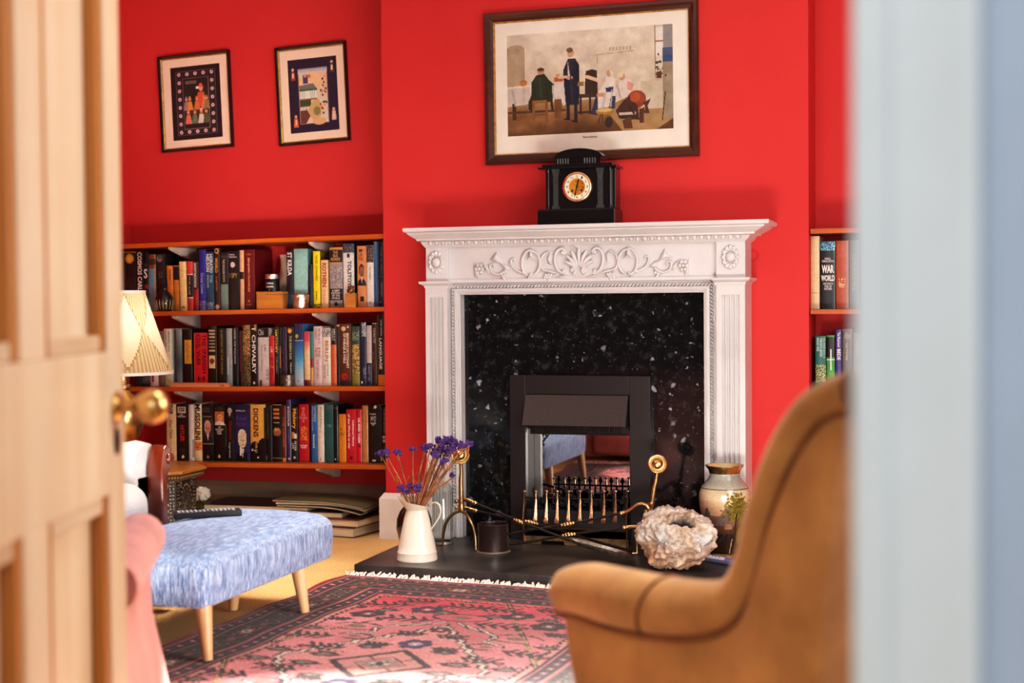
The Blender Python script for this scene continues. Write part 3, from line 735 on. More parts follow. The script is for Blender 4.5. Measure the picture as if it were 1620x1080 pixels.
for k, (wd, dz) in enumerate(((.010, .006), (.03, .004), (.042, .001), (.046, -.001), (.040, -.001), (.016, -.001))):
    c = b.lerp(e, (0, .14, .3, .6, .9, 1.0)[k]); c = Vector((c.x, c.y, max(c.z, HZ+.006)))
    rings.append([c+Vector((-.1, 1, 0)).normalized()*wd*s+Vector((0, 0, (.010 if abs(s) == 1 else 0)+.001)) for s in (-1, -.8, 0, .8, 1)]+[c+Vector((-.1, 1, 0)).normalized()*wd*s+Vector((0, 0, (.008 if abs(s) == 1 else -.002)+.001)) for s in (1, .8, 0, -.8, -1)])
q.loft(rings); build('blade', q, M['greytin'], t)
iron('fire_poker', 'dark poker with brass knops crossing behind the shovel', [(750, 807, -.30), (840, 827, -.31), (905, 844, -.325), (962, 862, -.34), (1000, 871, -.35)], (841, 826.5, -.31),
     [onY(753, 807.5, -.30), onY(744, 805, -.297), onY(736, 803, -.295)])
iron('fire_hook', 'fire iron ending in a curled brass hook by the pale rock', [(985, 811, -.42), (900, 829, -.41), (840, 838, -.40), (800, 846, -.40)], (898, 829, -.41),
     [onY(983, 811.5, -.42), onY(992, 809, -.42), onY(1000, 804, -.42), onY(1008, 798, -.42), onY(1016, 796.5, -.42), onY(1023, 799, -.42), onY(1027, 806, -.42), onY(1025, 815, -.42), onY(1021, 821, -.42)])
iron('fire_rod', 'lowest fire iron with a plain brass end, resting near the hearth surface', [(990, 834, -.44), (900, 845, -.43), (850, 855, -.42), (806, 861, -.41)], (900, 846, -.43),
     [onY(988, 834.5, -.44), onY(998, 833, -.44), onY(1008, 832.5, -.44), onY(1012, 829, -.44)])

q = MB().tube([onY(x, y, -.004) for x, y in ((1185, 397), (1193, 396), (1199, 400), (1200, 406), (1196, 411), (1186, 413))], .0022, 7)
tag(build('cable_loop', q, M['red'], loc=tuple(onY(1193, 404, -.004))), 'small red painted cable loop on the wall right of the mantelpiece', 'cable')
# ------------------------------------------------------------------ cream jug
J = onZ(660, 885, HZ); JX, JY = J.x, J.y-.0
t = thing('enamel_jug', 'tall cream enamel jug with flared spout standing on the hearth', 'jug', (JX, JY, HZ))
r0 = .0735
prof = [(0, 0), (r0-.002, 0), (r0, .003), (r0, .006), (r0-.003, .026), (r0-.002, .030), (r0-.005, .034), (.066, .055), (.055, .105), (.045, .152), (.0385, .176), (.0375, .180)]
rings = [[(JX+r*math.cos(2*PI*k/40), JY+r*math.sin(2*PI*k/40), HZ+z) for k in range(40)] for r, z in prof]
def rim(f, inset=0):
    out = []
    for k in range(40):
        a = 2*PI*k/40; c = math.cos(a); r = .0375+(.0505-.0375)*f+max(0, -c)**2*.020*f-inset
        z = .180+f*(.024+.016*(-c+.3)*(.5+.5*abs(c)))
        out.append((JX+r*c, JY+r*math.sin(a)*(1-.12*max(0, -c)*f), HZ+z))
    return out
for f in (.3, .65, 1): rings.append(rim(f))
for f in (1, .6, .2): rings.append(rim(f, .0025))
for r, z in ((.035, .172), (.05, .10), (.06, .05), (.0, .045)): rings.append([(JX+r*math.cos(2*PI*k/40), JY+r*math.sin(2*PI*k/40), HZ+z) for k in range(40)])
build('jug_body', MB().loft(rings, cap=False), M['enamel'], t, smooth=35)
hp = [onY(x, y, JY+.0) for x, y in ((680, 799), (686, 794.5), (691, 794.5), (696, 799), (698, 807), (696, 816), (690, 826), (683, 836), (680.5, 839))]
build('handle', MB().tube(hp, .0085, 10, True, .35), M['enamel'], t)
# dried flowers standing in the jug
heads = [(115, 185, 1.1), (155, 182, .7), (245, 178, .9), (358, 150, .6), (450, 140, .8), (492, 128, .6), (555, 78, .6), (600, 88, 1.0), (650, 92, 1.0), (545, 152, .9), (612, 150, 1.2), (528, 192, .8), (690, 122, .9), (742, 128, .9), (792, 105, .7), (605, 250, .8), (665, 355, .5), (575, 165, 1.0), (270, 462, .8), (348, 442, .7), (402, 452, .8), (305, 488, .6), (640, 165, .9)]
flab = {0: 'leftmost purple dried flower leaning far out of the cream jug', 1: 'small purple dried flower just right of the leftmost one', 2: 'purple dried flower on a pale stem against the red wall', 3: 'single small purple bud on a thin stem before the red wall', 16: 'tiny low purple dried flower on the right by the glass jar',
        14: 'rightmost dried flower with a pinkish head over the brass disc', 18: 'short purple dried flower at the jug spout', 20: 'short purple dried flower at the middle of the jug rim', 6: 'topmost dried flower of the bunch in the cream jug'}
for i, (u, v, s) in enumerate(heads):
    px, py = 580+u/4.91, 680+v/4.91
    yy = JY+random.uniform(-.05, .05); H_ = onY(px, py, yy); low = v > 430
    fx = (px-660)/60
    foot = Vector((JX+fx*.012+random.uniform(-.008, .008), JY+random.uniform(-.012, .012), HZ+.10))
    neck = Vector((JX-.004+max(-1, min(1, fx))*.026, JY+(yy-JY)*.35, HZ+.19))
    f = thing('dried_flower', flab.get(i, 'purple dried flower in the crowded right side of the bunch' if u > 430 else 'short purple dried flower low in the jug mouth'), 'flower', tuple(neck), 'dried flowers in the cream jug')
    q = MB(); mid = neck.lerp(H_, .5)+Vector((random.uniform(-.008, .008), 0, random.uniform(0, .012)))
    tip = H_-Vector((0, 0, .008))
    q.tube([foot, neck, mid, tip], [.0022, .0024, .0022, .0018] if u < 430 else [.003, .0038, .0032, .002], 6)
    if not low:
        for b in range(2 if u < 430 else 4):
            a0 = neck.lerp(tip, random.uniform(.35, .8)); q.tube([a0, a0+Vector((random.uniform(-.02, .02), random.uniform(-.01, .01), random.uniform(.015, .04)))], [.0016, .0008], 5)
    q.tube([tip-Vector((0, 0, .018)), tip, H_], [.002, .005*s, .010*s], 7)
    build('stem', q, M['stem'], f)
    q = MB()
    for b in range(26):
        d = Vector((random.gauss(0, 1), random.gauss(0, .8), random.gauss(.25, .7))).normalized()*random.uniform(.004, .021)*s
        q.ball(H_+d, random.uniform(.0036, .0076)*(.6+.4*s), 6, 4)
    build('flower_head', q, M['petal'], f, smooth=0)
# black vase hidden behind the jug
c = onZ(655, 869, HZ); bvx, bvy = c.x, -.475
bvx = onY(655.5, 835, bvy).x
mb = MB().lathe((bvx, bvy, HZ), [(0, 0), (.034, 0), (.040, .006), (.058, .045), (.066, .085), (.064, .12), (.052, .15), (.036, .168), (.032, .176), (.037, .186), (.033, .186), (.028, .176), (0, .17)], 32)
tag(build('black_vase', mb, M['blackvase'], loc=(bvx, bvy, HZ)), 'round black glazed vase half hidden behind the cream jug', 'vase')
# glass jar
c = onZ(702, 863, HZ); gx, gy = onY(700.5, 850, -.285).x, -.285
t = thing('glass_jar', 'tall clear glass jar with domed shoulders behind the cream jug', 'jar', (gx, gy, HZ))
rr = .038
mb = MB().lathe((gx, gy, HZ), [(0, 0), (rr-.004, 0), (rr, .004), (rr, .20), (rr-.003, .216), (rr-.010, .228), (rr-.020, .234), (0, .236)], 40)
build('jar_body', mb, M['jarglass'], t)
q = MB()
for k in range(20): a = 2*PI*k/20; q.tube([(gx+(rr+.0002)*math.cos(a), gy+(rr+.0002)*math.sin(a), HZ+.045), (gx+(rr+.0002)*math.cos(a), gy+(rr+.0002)*math.sin(a), HZ+.2)], .0009, 4)
build('ribbing', q, M['jarglass'], t)
q = MB().lathe((gx, gy, HZ), [(rr-.003, .0), (rr+.0012, .001), (rr+.0015, .006), (rr+.0005, .010), (rr-.003, .01)], 36, cap=False); build('base_ring', q, M['rim'], t)
# small dark metal pot with pale base rim
c = onZ(780, 876, HZ); px_, py_ = c.x, c.y+.05
px_ = onY(780.5, 855, py_).x
t = thing('metal_pot', 'short dark brown cylindrical pot with a pale base rim on the hearth', 'pot', (px_, py_, HZ))
mb = MB().lathe((px_, py_, HZ), [(0, .002), (.0585, .002), (.0585, .004), (.057, .006), (.057, .100), (.0585, .103), (.0575, .105), (.054, .103), (.053, .098), (.053, .012), (0, .010)], 40)
build('pot_body', mb, M['darkpot'], t, smooth=35)
q = MB().lathe((px_, py_, HZ), [(.055, .0), (.062, .0), (.0635, .002), (.062, .0045), (.0575, .006)], 40, cap=False); build('base_rim', q, M['rim'], t)

# ------------------------------------------------------------------ pale mineral rock (geode)
RC = onY(1068, 848, -.60)
bm = bmesh.new(); bmesh.ops.create_icosphere(bm, subdivisions=6, radius=1)
hd = Vector((.40, -.66, .64)).normalized()
hx = Vector((1, .35, 0)); hx = (hx-hd*hx.dot(hd)).normalized(); hy = hd.cross(hx)
cent = []
mb = MB()
for v in bm.verts:
    d = v.co.normalized(); n1 = mnoise.fractal(d*1.6+Vector((3, 1, 2)), .9, 2.1, 3); n2 = mnoise.turbulence(d*5+Vector((9, 4, 1)), 4, False, amplitude_scale=.6, frequency_scale=2.0)
    n3 = mnoise.cell(d*7+n1*Vector((.6, .6, .6)))
    r = 1+.20*n1+.08*(n2-.6)+.012*n3
    a = math.atan2(d.dot(hy), d.dot(hx)); ex = d.dot(hx)/.44; ey = (d.dot(hy)+.02)/.19
    e = math.hypot(ex, ey)*(1+.15*math.sin(3*a+1)+.08*math.sin(7*a)) if d.dot(hd) > 0 else 9
    if e < 1: r *= 1-.62*(1-e**3)
    elif e < 1.6: r *= 1+.05*(1.6-e)
    p = Vector((d.x*.128, d.y*.112, d.z*.113))*r
    mb.v.append(tuple(RC+p))
    w = mnoise.noise(d*3.1+Vector((5, 5, 5))); w2 = mnoise.noise(d*9+Vector((2, 8, 1)))
    cr = np.array((236, 206, 178))+np.array((22, 30, 36))*w*1.4+np.array((22, 20, 18))*w2
    wd = max(0, 1-abs(d.dot(hd)-.55)*1.6)*(.5+.9*max(0, w+.25)); cr = cr*(1-min(.85, wd))+np.array((226, 224, 224))*min(.85, wd)
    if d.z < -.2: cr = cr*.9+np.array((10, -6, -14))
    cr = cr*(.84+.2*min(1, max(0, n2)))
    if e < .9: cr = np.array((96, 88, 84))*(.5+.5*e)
    cent.append(cr)
zmin = min(p[2] for p in mb.v); mb.v = [(x, y, z-zmin+HZ) for x, y, z in mb.v]
for f in bm.faces:
    idx = [v.index for v in f.verts]; mb.f.append(tuple(idx)); mb.c.append(tuple(np.clip(sum(cent[i] for i in idx)/3, 0, 255)))
bm.free()
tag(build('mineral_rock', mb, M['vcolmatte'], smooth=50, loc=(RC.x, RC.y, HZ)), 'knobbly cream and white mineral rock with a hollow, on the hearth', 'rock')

# ------------------------------------------------------------------ painted vase
vx, vy = onY(1146.5, 800, -.30).x, -.30
t = thing('painted_vase', 'large painted landscape vase with gold rim at the right of the hearth', 'vase', (vx, vy, HZ))
pr = [(.052, .0), (.056, .004), (.056, .012), (.050, .018), (.056, .04), (.068, .085), (.081, .135), (.089, .180), (.0915, .210), (.090, .232), (.083, .252), (.069, .268), (.058, .280), (.053, .292), (.052, .302), (.056, .316), (.0665, .328)]
ds = []
for i in range(len(pr)-1):
    for k in range(8): f = k/8; ds.append((pr[i][0]*(1-f)+pr[i+1][0]*f, pr[i][1]*(1-f)+pr[i+1][1]*f))
ds.append(pr[-1]); NU = 150; Hh = ds[-1][1]
cv = Canvas(NU, len(ds)-1, (150, 130, 100))
cv.Y = np.repeat(np.array([1-(ds[len(ds)-2-i][1]+ds[len(ds)-1-i][1])/2/Hh for i in range(len(ds)-1)])[:, None], NU, 1)
cv.grad(0, .10, (206, 200, 180), (176, 180, 172)); cv.grad(.10, .24, (150, 156, 150), (190, 186, 166)); cv.grad(.24, .36, (206, 190, 158), (226, 200, 164)); cv.grad(.36, .52, (224, 194, 156), (206, 166, 132)); cv.grad(.52, .72, (140, 104, 78), (74, 50, 32)); cv.grad(.72, 1.01, (58, 36, 22), (30, 18, 12))
cv.wash(0, 1, .1, .6, 10, 10, 6)
cv.rect(0, 1, .235, .25, (120, 122, 112))
cv.poly([(.60, .60), (.635, .46), (.655, .43), (.70, .60)], (112, 100, 98)); cv.poly([(.70, .62), (.76, .47), (.80, .38), (.84, .55), (.85, .62)], (120, 100, 92))
for _ in range(320):
    x = .87+rng.normal(0, .045); y = .44+rng.normal(0, .075); k = rng.random(); cv.ell(x, y, .008, .013, (86+60*k, 84+44*k, 26+20*k))
cv.line(.855, .5, .85, .9, .007, (60, 36, 20)); cv.line(.838, .78, .825, .93, .006, (176, 136, 84)); cv.ell(.91, .72, .035, .10, (134, 106, 22)); cv.ell(.745, .78, .06, .05, (44, 30, 24)); cv.ell(.80, .64, .03, .03, (170, 120, 86))
cv.rect(0, 1, 0, .055, (222, 198, 150)); cv.jitter(5)
mb = MB().lathe((vx, vy, HZ), ds, NU, cap=False, cols=cv.cols(True))
mb.cur = (214, 190, 140); mb.lathe((vx, vy, HZ), [(.0665, .328), (.062, .329), (.050, .312), (.047, .300), (.05, .27), (.0, .25)], NU, cap=False); mb.cur = (40, 24, 14); mb.add([(vx+.052*math.cos(2*PI*k/24), vy+.052*math.sin(2*PI*k/24), HZ) for k in range(24)], [tuple(range(24))], [(40, 24, 14)])
build('vase_body', mb, M['vcolglaze'], t, smooth=60)
q = MB().lathe((vx, vy, HZ), [(.0535, .300), (.0575, .313), (.0685, .3275), (.0675, .3295), (.066, .329)], 48, cap=False); build('gold_rim', q, M['brass'], t)
q = MB().lathe((vx, vy, HZ), [(.052, .0), (.0575, .003), (.0575, .013), (.052, .0175)], 48, cap=False); build('gold_foot', q, M['brass'], t)
# rolled paper tube lying behind the rock
a = Vector((.505, -.405, HZ+.013)); b = onZ(1159, 889, HZ+.013)
mb = MB(); mb.cur = (176, 176, 190); d = (b-a).normalized()
side = Vector((0, 0, 1)).cross(d).normalized(); cvl = []
rings = []; cl = []
for k in range(25):
    c = a.lerp(b, k/24); rings.append([c+side*math.cos(2*PI*j/18)*.0125+Vector((0, 0, 1))*math.sin(2*PI*j/18)*.0125 for j in range(18)])
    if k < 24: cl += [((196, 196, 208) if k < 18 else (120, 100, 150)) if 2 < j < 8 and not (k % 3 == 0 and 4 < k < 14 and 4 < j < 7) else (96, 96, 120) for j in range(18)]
mb.loft(rings, True, True, cl)
tag(build('paper_roll', mb, M['print'], loc=tuple(a)), 'thin rolled paper tube in grey and violet, beside the painted vase', 'paper roll')

# ------------------------------------------------------------------ mantel clock
KY = -.20; MTZ = MT
def kx(u): return onY(840+u/7.71, 300, KY).x
def kz_(v): return onY(900, 225+v/7.71, KY).z+ (MTZ-onY(900, 225+1000/7.71, KY).z)
ck = thing('mantel_clock', 'black slate mantel clock with arched top and columns', 'clock', (kx(560), KY+.05, MTZ))
x0, x1 = kx(85), kx(1025); zb = kz_(805); z2 = kz_(318); z3 = kz_(268)
mb = MB(); mb.box(x0, x1, KY-.008, KY+.125, MTZ, zb-.004); mb.box(x0+.004, x1-.004, KY-.004, KY+.12, zb-.004, zb)
build('plinth', mb, M['clockslate'], ck, smooth=0, bevel=.0015)
b0, b1 = kx(235), kx(925); e0, e1 = kx(165), kx(1015)
mb = MB(); mb.box(e0+.012, e1-.012, KY+.006, KY+.10, zb, z2); mb.box(e0, e1, KY+.018, KY+.10, zb, z2)
build('case', mb, M['clockslate'], ck, smooth=0, bevel=.001)
mb = MB(); mb.box(kx(92), kx(1020)+.01, KY-.008, KY+.105, z2, z2+.008); mb.box(kx(140), kx(1000), KY-.002, KY+.10, z2+.008, z3+.003)
build('cornice', mb, M['clockslate'], ck, smooth=0, bevel=.001)
zt = z3+.003; s0, s1 = kx(305), kx(840); zs = kz_(190); za = kz_(72)
mb = MB(); mb.box(s0, s1, KY+.006, KY+.085, zt, zs)
cxk = (kx(300)+kx(880))/2-.004; hw = (kx(880)-kx(300))/2
poly = [(cxk-hw, zs), (cxk+hw, zs), (cxk+hw, zs+.004)]+[(cxk+hw*math.cos(PI*k/20), zs+.004+(za-zs-.004)*math.sin(PI*k/20)) for k in range(1, 20)]+[(cxk-hw, zs+.004)]
mb.prism(poly, lambda a, b, d: (a, d, b), KY, KY+.09)
build('arched_top', mb, M['clockslate'], ck, smooth=30)
for ua, ub in ((310, 465), (635, 795)):
    mb = MB()
    for i in range(5): X = kx(ua+(ub-ua)*(i+.5)/5); mb.tube([(X, KY+.004, zt+.001), (X, KY+.004, zs)], .0032, 6)
    build('reeded_block', mb, M['clockgrey'], ck)
for u in (205, 960):
    X = kx(u); q = MB().lathe((X, KY+.008, zb), [(0, 0), (.007, 0), (.007, .004), (.0048, .007), (.0045, .010), (.004, z2-zb-.012), (.0048, z2-zb-.008), (.007, z2-zb-.004), (.007, z2-zb), (0, z2-zb)], 16)
    build('column', q, M['clockslate'], ck)
for ua, ub in ((255, 345), (795, 890)):
    xa_, xb_ = kx(ua), kx(ub); q = MB(); q.box(xa_+.005, xb_-.005, KY+.001, KY+.01, zb+.012, z2-.016)
    q.loft([[(xa_+.005, KY+.001, z2-.03), (xb_-.005, KY+.001, z2-.03), (xb_-.005, KY+.01, z2-.03), (xa_+.005, KY+.01, z2-.03)], [(xa_, KY-.002, z2), (xb_, KY-.002, z2), (xb_, KY+.01, z2), (xa_, KY+.01, z2)]])
    q.box(xa_, xb_, KY-.001, KY+.01, zb, zb+.012)
    build('stone_pilaster', q, M['clockgrey'], ck, smooth=0)
dc = Vector((kx(561), KY+.004, kz_(540)))
def dial(prof, m, name, n=48):
    q = MB().lathe((0, 0, 0), prof, n, cap=False); q.v = [(dc.x+x, dc.y-z, dc.z+y) for x, y, z in q.v]; return build(name, q, m, ck)
dial([(.058, 0), (.058, .004), (.055, .008), (.0515, .009), (.049, .006), (.0475, .003)], M['copperish'], 'bezel')
face = dial([(.047, .003), (.03, .0035), (.0, .0035)], M['dial'], 'dial')
cen = dial([(.0315, .0037), (.030, .0052), (.027, .0045), (.0, .0048)], M['dialgold'], 'dial_centre')
q = MB()
for s in (-1, 1): q.lathe((s*.018, -.014, .0046), [(0, .0006), (.0042, .0006), (.0042, 0)], 12)
q.v = [(dc.x+x, dc.y-z, dc.z+y) for x, y, z in q.v]; build('winding_hole', q, M['soot'], ck)
for h in range(1, 13):
    a = PI/2-2*PI*h/12; cx_, cz_ = dc.x+.0385*math.cos(a), dc.z+.0385*math.sin(a); sw = .0042 if h > 9 else .0032
    lettering(str(h), (lambda cx_, cz_, sw: lambda p, q_: (cx_+(p-.5)*2*sw, dc.y-.0042, cz_+(q_-.5)*.0088))(cx_, cz_, sw), face, ink((20, 18, 18)), 'numeral', .02)
def hand(ang, L, w, name, k):
    q = MB(); d = Vector((math.sin(R(ang)), 0, math.cos(R(ang)))); s = Vector((d.z, 0, -d.x))
    pts = [(-.006, .5), (.0, 1.1), (L*.55, .6), (L*.7, 1.5), (L*.82, .6), (L, .15)]
    q.loft([[dc+d*l+s*w*f+Vector((0, -k, 0)), dc+d*l+s*w*f+Vector((0, -k-.0008, 0)), dc+d*l-s*w*f+Vector((0, -k-.0008, 0)), dc+d*l-s*w*f+Vector((0, -k, 0))] for l, f in pts]); build(name, q, M['soot'], ck)
hand(14, .029, .0030, 'hour_hand', .0058); hand(193, .042, .0022, 'minute_hand', .0068)

# ------------------------------------------------------------------ framed pictures
def picture(name, label, c, w, h, rot, yf, fw, framem, win, cv, mountm, gold=True, group=None, fd=.022, gain=1.1):
    """c centre on the wall, rot in degrees about the wall normal, yf wall plane"""
    t = thing(name, label, 'picture', (c[0], yf, c[1]-h/2), group)
    ca, sa = math.cos(R(rot)), math.sin(R(rot))
    def W(x, y, k): return (c[0]+x*ca-y*sa, yf-k, c[1]+x*sa+y*ca)
    mb = MB(); rings = []
    for o_, k in ((0, .0), (0, fd*.75), (.12, fd), (.45, fd), (.7, fd*.7), (1, fd*.55), (1, .004)):
        a, b = w/2-fw*o_, h/2-fw*o_; rings.append([W(-a, -b, k), W(a, -b, k), W(a, b, k), W(-a, b, k)])
    mb.loft(rings, cap=False); build('frame', mb, framem, t, smooth=0)
    if gold:
        q = MB(); a, b = w/2-fw, h/2-fw; e = .005; rings = [[W(-x, -y, k), W(x, -y, k), W(x, y, k), W(-x, y, k)] for x, y, k in ((a, b, fd*.6), (a-e*.5, b-e*.5, fd*.5), (a-e, b-e, .006), (a-e, b-e, .004))]
        q.loft(rings, cap=False); build('gilt_slip', q, M['gilt'], t, smooth=0)
    a, b = w/2-fw, h/2-fw; x0, x1, y0, y1 = -w/2+w*win[0], -w/2+w*win[1], h/2-h*win[3], h/2-h*win[2]
    q = MB(); out = [(-a, -b), (a, -b), (a, b), (-a, b)]; inn = [(x0, y0), (x1, y0), (x1, y1), (x0, y1)]
    q.loft([[W(*p, .0055) for p in out], [W(*p, .0055) for p in inn], [W(*p, .004) for p in inn]], cap=False); mo = build('mount', q, mountm, t, smooth=0)
    cv.a = np.clip(cv.a*gain, 0, 255); q = MB(); canvas_sheet(q, cv, lambda u, v: W(x0+(x1-x0)*u, y1-(y1-y0)*v, .0042)); build('print', q, M['print'], t, smooth=0)
    q = MB(); q.add([W(-a, -b, .0085), W(a, -b, .0085), W(a, b, .0085), W(-a, b, .0085)], [(0, 1, 2, 3)]); build('glass_pane', q, M['pane'], t, smooth=0, normals=False)
    return t, W, mo
# large print: a plain room with figures at a table
cv = Canvas(300, 190, (214, 204, 184)); cv.grad(0, .70, (226, 216, 198), (208, 196, 172)); cv.wash(0, 1, 0, .70, 10, 12, 8)
cv.grad(.68, .8, (170, 140, 96), (150, 112, 66)); cv.grad(.8, 1.01, (140, 100, 52), (112, 74, 34)); cv.wash(0, 1, .7, 1, 12, 12, 4)
cv.rect(0, .11, .13, .70, (180, 162, 134)); cv.ell(.055, .15, .055, .05, (180, 162, 134)); cv.poly([(.60, .78), (.95, .72), (1, .9), (.9, 1), (.7, 1)], (172, 140, 92))
cv.rect(.89, 1, .02, .50, (226, 216, 196)); cv.rect(.895, .9, .0, .5, (160, 140, 110)); cv.rect(.945, 1, .0, .36, (150, 150, 150)); cv.rect(.90, .945, .02, .30, (236, 232, 222)); cv.rect(.94, 1, .22, .36, (70, 92, 130)); cv.rect(.81, .94, .53, .80, (206, 196, 172)); cv.rect(.895, .945, .15, .165, (170, 130, 90)); cv.rect(.94, 1, .36, .9, (160, 148, 124))
for _ in range(26): cv.ell(.92+rng.normal(0, .012), .40+rng.normal(0, .05), .006, .012, (70, 80, 50) if rng.random() < .6 else (220, 214, 200))
cv.rect(.905, .935, .45, .51, (110, 60, 30)); cv.line(.54, .25, .77, .23, .004, (190, 160, 112)); cv.line(.553, .25, .553, .33, .003, (190, 170, 130))
for i in range(7): cv.ell(.63+i*.02, .20, .008, .022, (190, 178, 152))
# table, cloth
cv.poly([(0, .51), (.40, .49), (.40, .56), (0, .58)], (226, 218, 202)); cv.poly([(0, .53), (.14, .52), (.13, .69), (0, .71)], (206, 200, 188)); cv.poly([(.25, .50), (.37, .49), (.37, .70), (.345, .73), (.325, .64), (.25, .63)], (216, 210, 200)); cv.rect(.03, .055, .68, .84, (70, 46, 24)); cv.rect(.0, .36, .76, .78, (90, 62, 32))
cv.ell(.10, .48, .025, .03, (190, 130, 60)); cv.rect(.29, .345, .44, .485, (176, 98, 44)); cv.rect(.30, .325, .41, .44, (196, 150, 110))
# seated man in green on a stool
cv.poly([(.15, .63), (.15, .48), (.18, .41), (.23, .40), (.27, .49), (.28, .56), (.28, .68), (.15, .68)], (38, 50, 26)); cv.poly([(.24, .44), (.29, .51), (.27, .55), (.23, .52)], (34, 44, 24)); cv.ell(.208, .375, .022, .028, (196, 146, 110)); cv.ell(.208, .357, .022, .018, (96, 66, 36)); cv.rect(.15, .245, .66, .69, (150, 106, 46))
for x in (.155, .235): cv.rect(x, x+.014, .68, .88, (140, 96, 40))
cv.rect(.16, .24, .79, .81, (140, 96, 40)); cv.rect(.29, .335, .66, .84, (124, 84, 38)); cv.poly([(.13, .67), (.15, .6), (.155, .78), (.13, .74)], (60, 48, 24)); cv.poly([(.265, .66), (.28, .68), (.285, .77), (.27, .77)], (40, 36, 22))
# standing figure in a dark coat
cv.poly([(.345, .38), (.375, .27), (.42, .27), (.445, .34), (.445, .46), (.44, .72), (.36, .72), (.35, .52)], (24, 28, 48)); cv.poly([(.375, .30), (.388, .45), (.372, .44)], (214, 206, 198)); cv.ell(.392, .215, .02, .042, (204, 158, 128)); cv.ell(.386, .185, .02, .025, (110, 84, 56)); cv.rect(.365, .385, .72, .85, (26, 24, 32)); cv.rect(.41, .43, .72, .87, (26, 24, 32)); cv.poly([(.34, .86), (.385, .83), (.385, .87)], (24, 20, 24)); cv.poly([(.385, .88), (.43, .86), (.43, .9)], (24, 20, 24)); cv.poly([(.31, .44), (.37, .43), (.38, .46), (.32, .46)], (220, 190, 160)); cv.ell(.385, .455, .02, .02, (206, 160, 130))
# chair and side table
cv.poly([(.48, .44), (.485, .40), (.52, .385), (.55, .40), (.555, .62), (.475, .62)], (60, 38, 22)); cv.rect(.44, .56, .62, .66, (72, 48, 28)); cv.rect(.445, .458, .64, .82, (66, 42, 24)); cv.rect(.50, .512, .64, .82, (66, 42, 24)); cv.rect(.42, .52, .79, .81, (66, 42, 24)); cv.rect(.43, .47, .5, .54, (150, 112, 50))
# seated women
cv.poly([(.54, .72), (.555, .62), (.60, .50), (.64, .46), (.66, .5), (.66, .7), (.60, .78), (.555, .80)], (222, 214, 204)); cv.poly([(.51, .82), (.54, .66), (.555, .66), (.55, .84)], (46, 54, 84)); cv.poly([(.595, .55), (.605, .46), (.65, .46), (.655, .56)], (230, 222, 212)); cv.poly([(.60, .575), (.648, .565), (.645, .62), (.605, .615)], (50, 58, 92)); cv.line(.49, .455, .56, .50, .011, (226, 196, 166), .64); cv.ell(.622, .435, .017, .035, (206, 160, 132)); cv.poly([(.625, .40), (.645, .42), (.65, .49), (.632, .47)], (228, 218, 196)); cv.ell(.575, .64, .03, .02, (206, 150, 112))
cv.poly([(.62, .78), (.63, .66), (.66, .66), (.655, .78)], (56, 66, 100)); cv.poly([(.66, .62), (.69, .5), (.75, .5), (.78, .58), (.72, .68), (.66, .72)], (224, 212, 200)); cv.poly([(.73, .52), (.77, .55), (.76, .62), (.73, .6)], (222, 160, 140)); cv.ell(.70, .475, .018, .035, (206, 156, 130)); cv.ell(.69, .455, .018, .03, (226, 212, 170)); cv.ell(.785, .70, .055, .085, (150, 66, 28)); cv.poly([(.70, .72), (.74, .66), (.79, .76), (.80, .9), (.68, .88), (.66, .8)], (74, 40, 22)); cv.poly([(.80, .80), (.83, .78), (.825, .93), (.80, .93)], (90, 50, 26)); cv.poly([(.70, .90), (.75, .86), (.76, .98), (.71, .98)], (92, 54, 28)); cv.rect(.68, .78, .82, .845, (206, 196, 180)); cv.poly([(.82, .74), (.87, .70), (.85, .77), (.86, .84), (.83, .84), (.835, .77)], (84, 50, 28))
cv.ell(.595, .80, .055, .035, (172, 130, 46)); cv.ell(.595, .79, .045, .018, (214, 190, 130)); cv.ell(.618, .91, .024, .055, (58, 40, 28)); cv.line(.57, .83, .555, .92, .004, (80, 52, 26)); cv.line(.58, .83, .58, .92, .004, (80, 52, 26)); cv.line(.955, .64, .935, .92, .003, (70, 50, 30))
cv.line(.385, .30, .40, .70, .004, (44, 50, 76)); cv.line(.43, .36, .425, .70, .004, (14, 16, 30)); cv.line(.20, .44, .21, .64, .006, (54, 70, 38)); cv.line(.24, .5, .25, .66, .005, (24, 32, 18)); cv.line(.60, .62, .58, .78, .006, (196, 186, 176)); cv.line(.64, .60, .63, .76, .005, (186, 178, 170)); cv.line(.03, .54, .05, .70, .006, (186, 180, 170)); cv.line(.10, .54, .10, .68, .005, (190, 184, 172)); cv.line(.28, .52, .285, .64, .005, (190, 184, 172)); cv.ell(.775, .68, .03, .05, (176, 84, 38)); cv.line(.67, .55, .69, .68, .006, (190, 176, 166)); cv.line(.74, .76, .77, .84, .006, (54, 28, 16))
for k in range(4): cv.wash(0, 1, 0, 1, 3, 30, 20)
cv.jitter(3)
t, W, mo = picture('framed_print', 'large framed print of figures around a table, above the mantel', (-.0055, 1.7925), .845, .592, .3, 0, .036, M['framewood'], (.104, .882, .15, .815), cv, M['mountcream'], fd=.028, gain=.97)
lettering('Benedicite', lambda a, b: W(-.03+.055*a, -.207+.008*b, .0065), mo, ink((60, 44, 30)), 'caption_lettering')
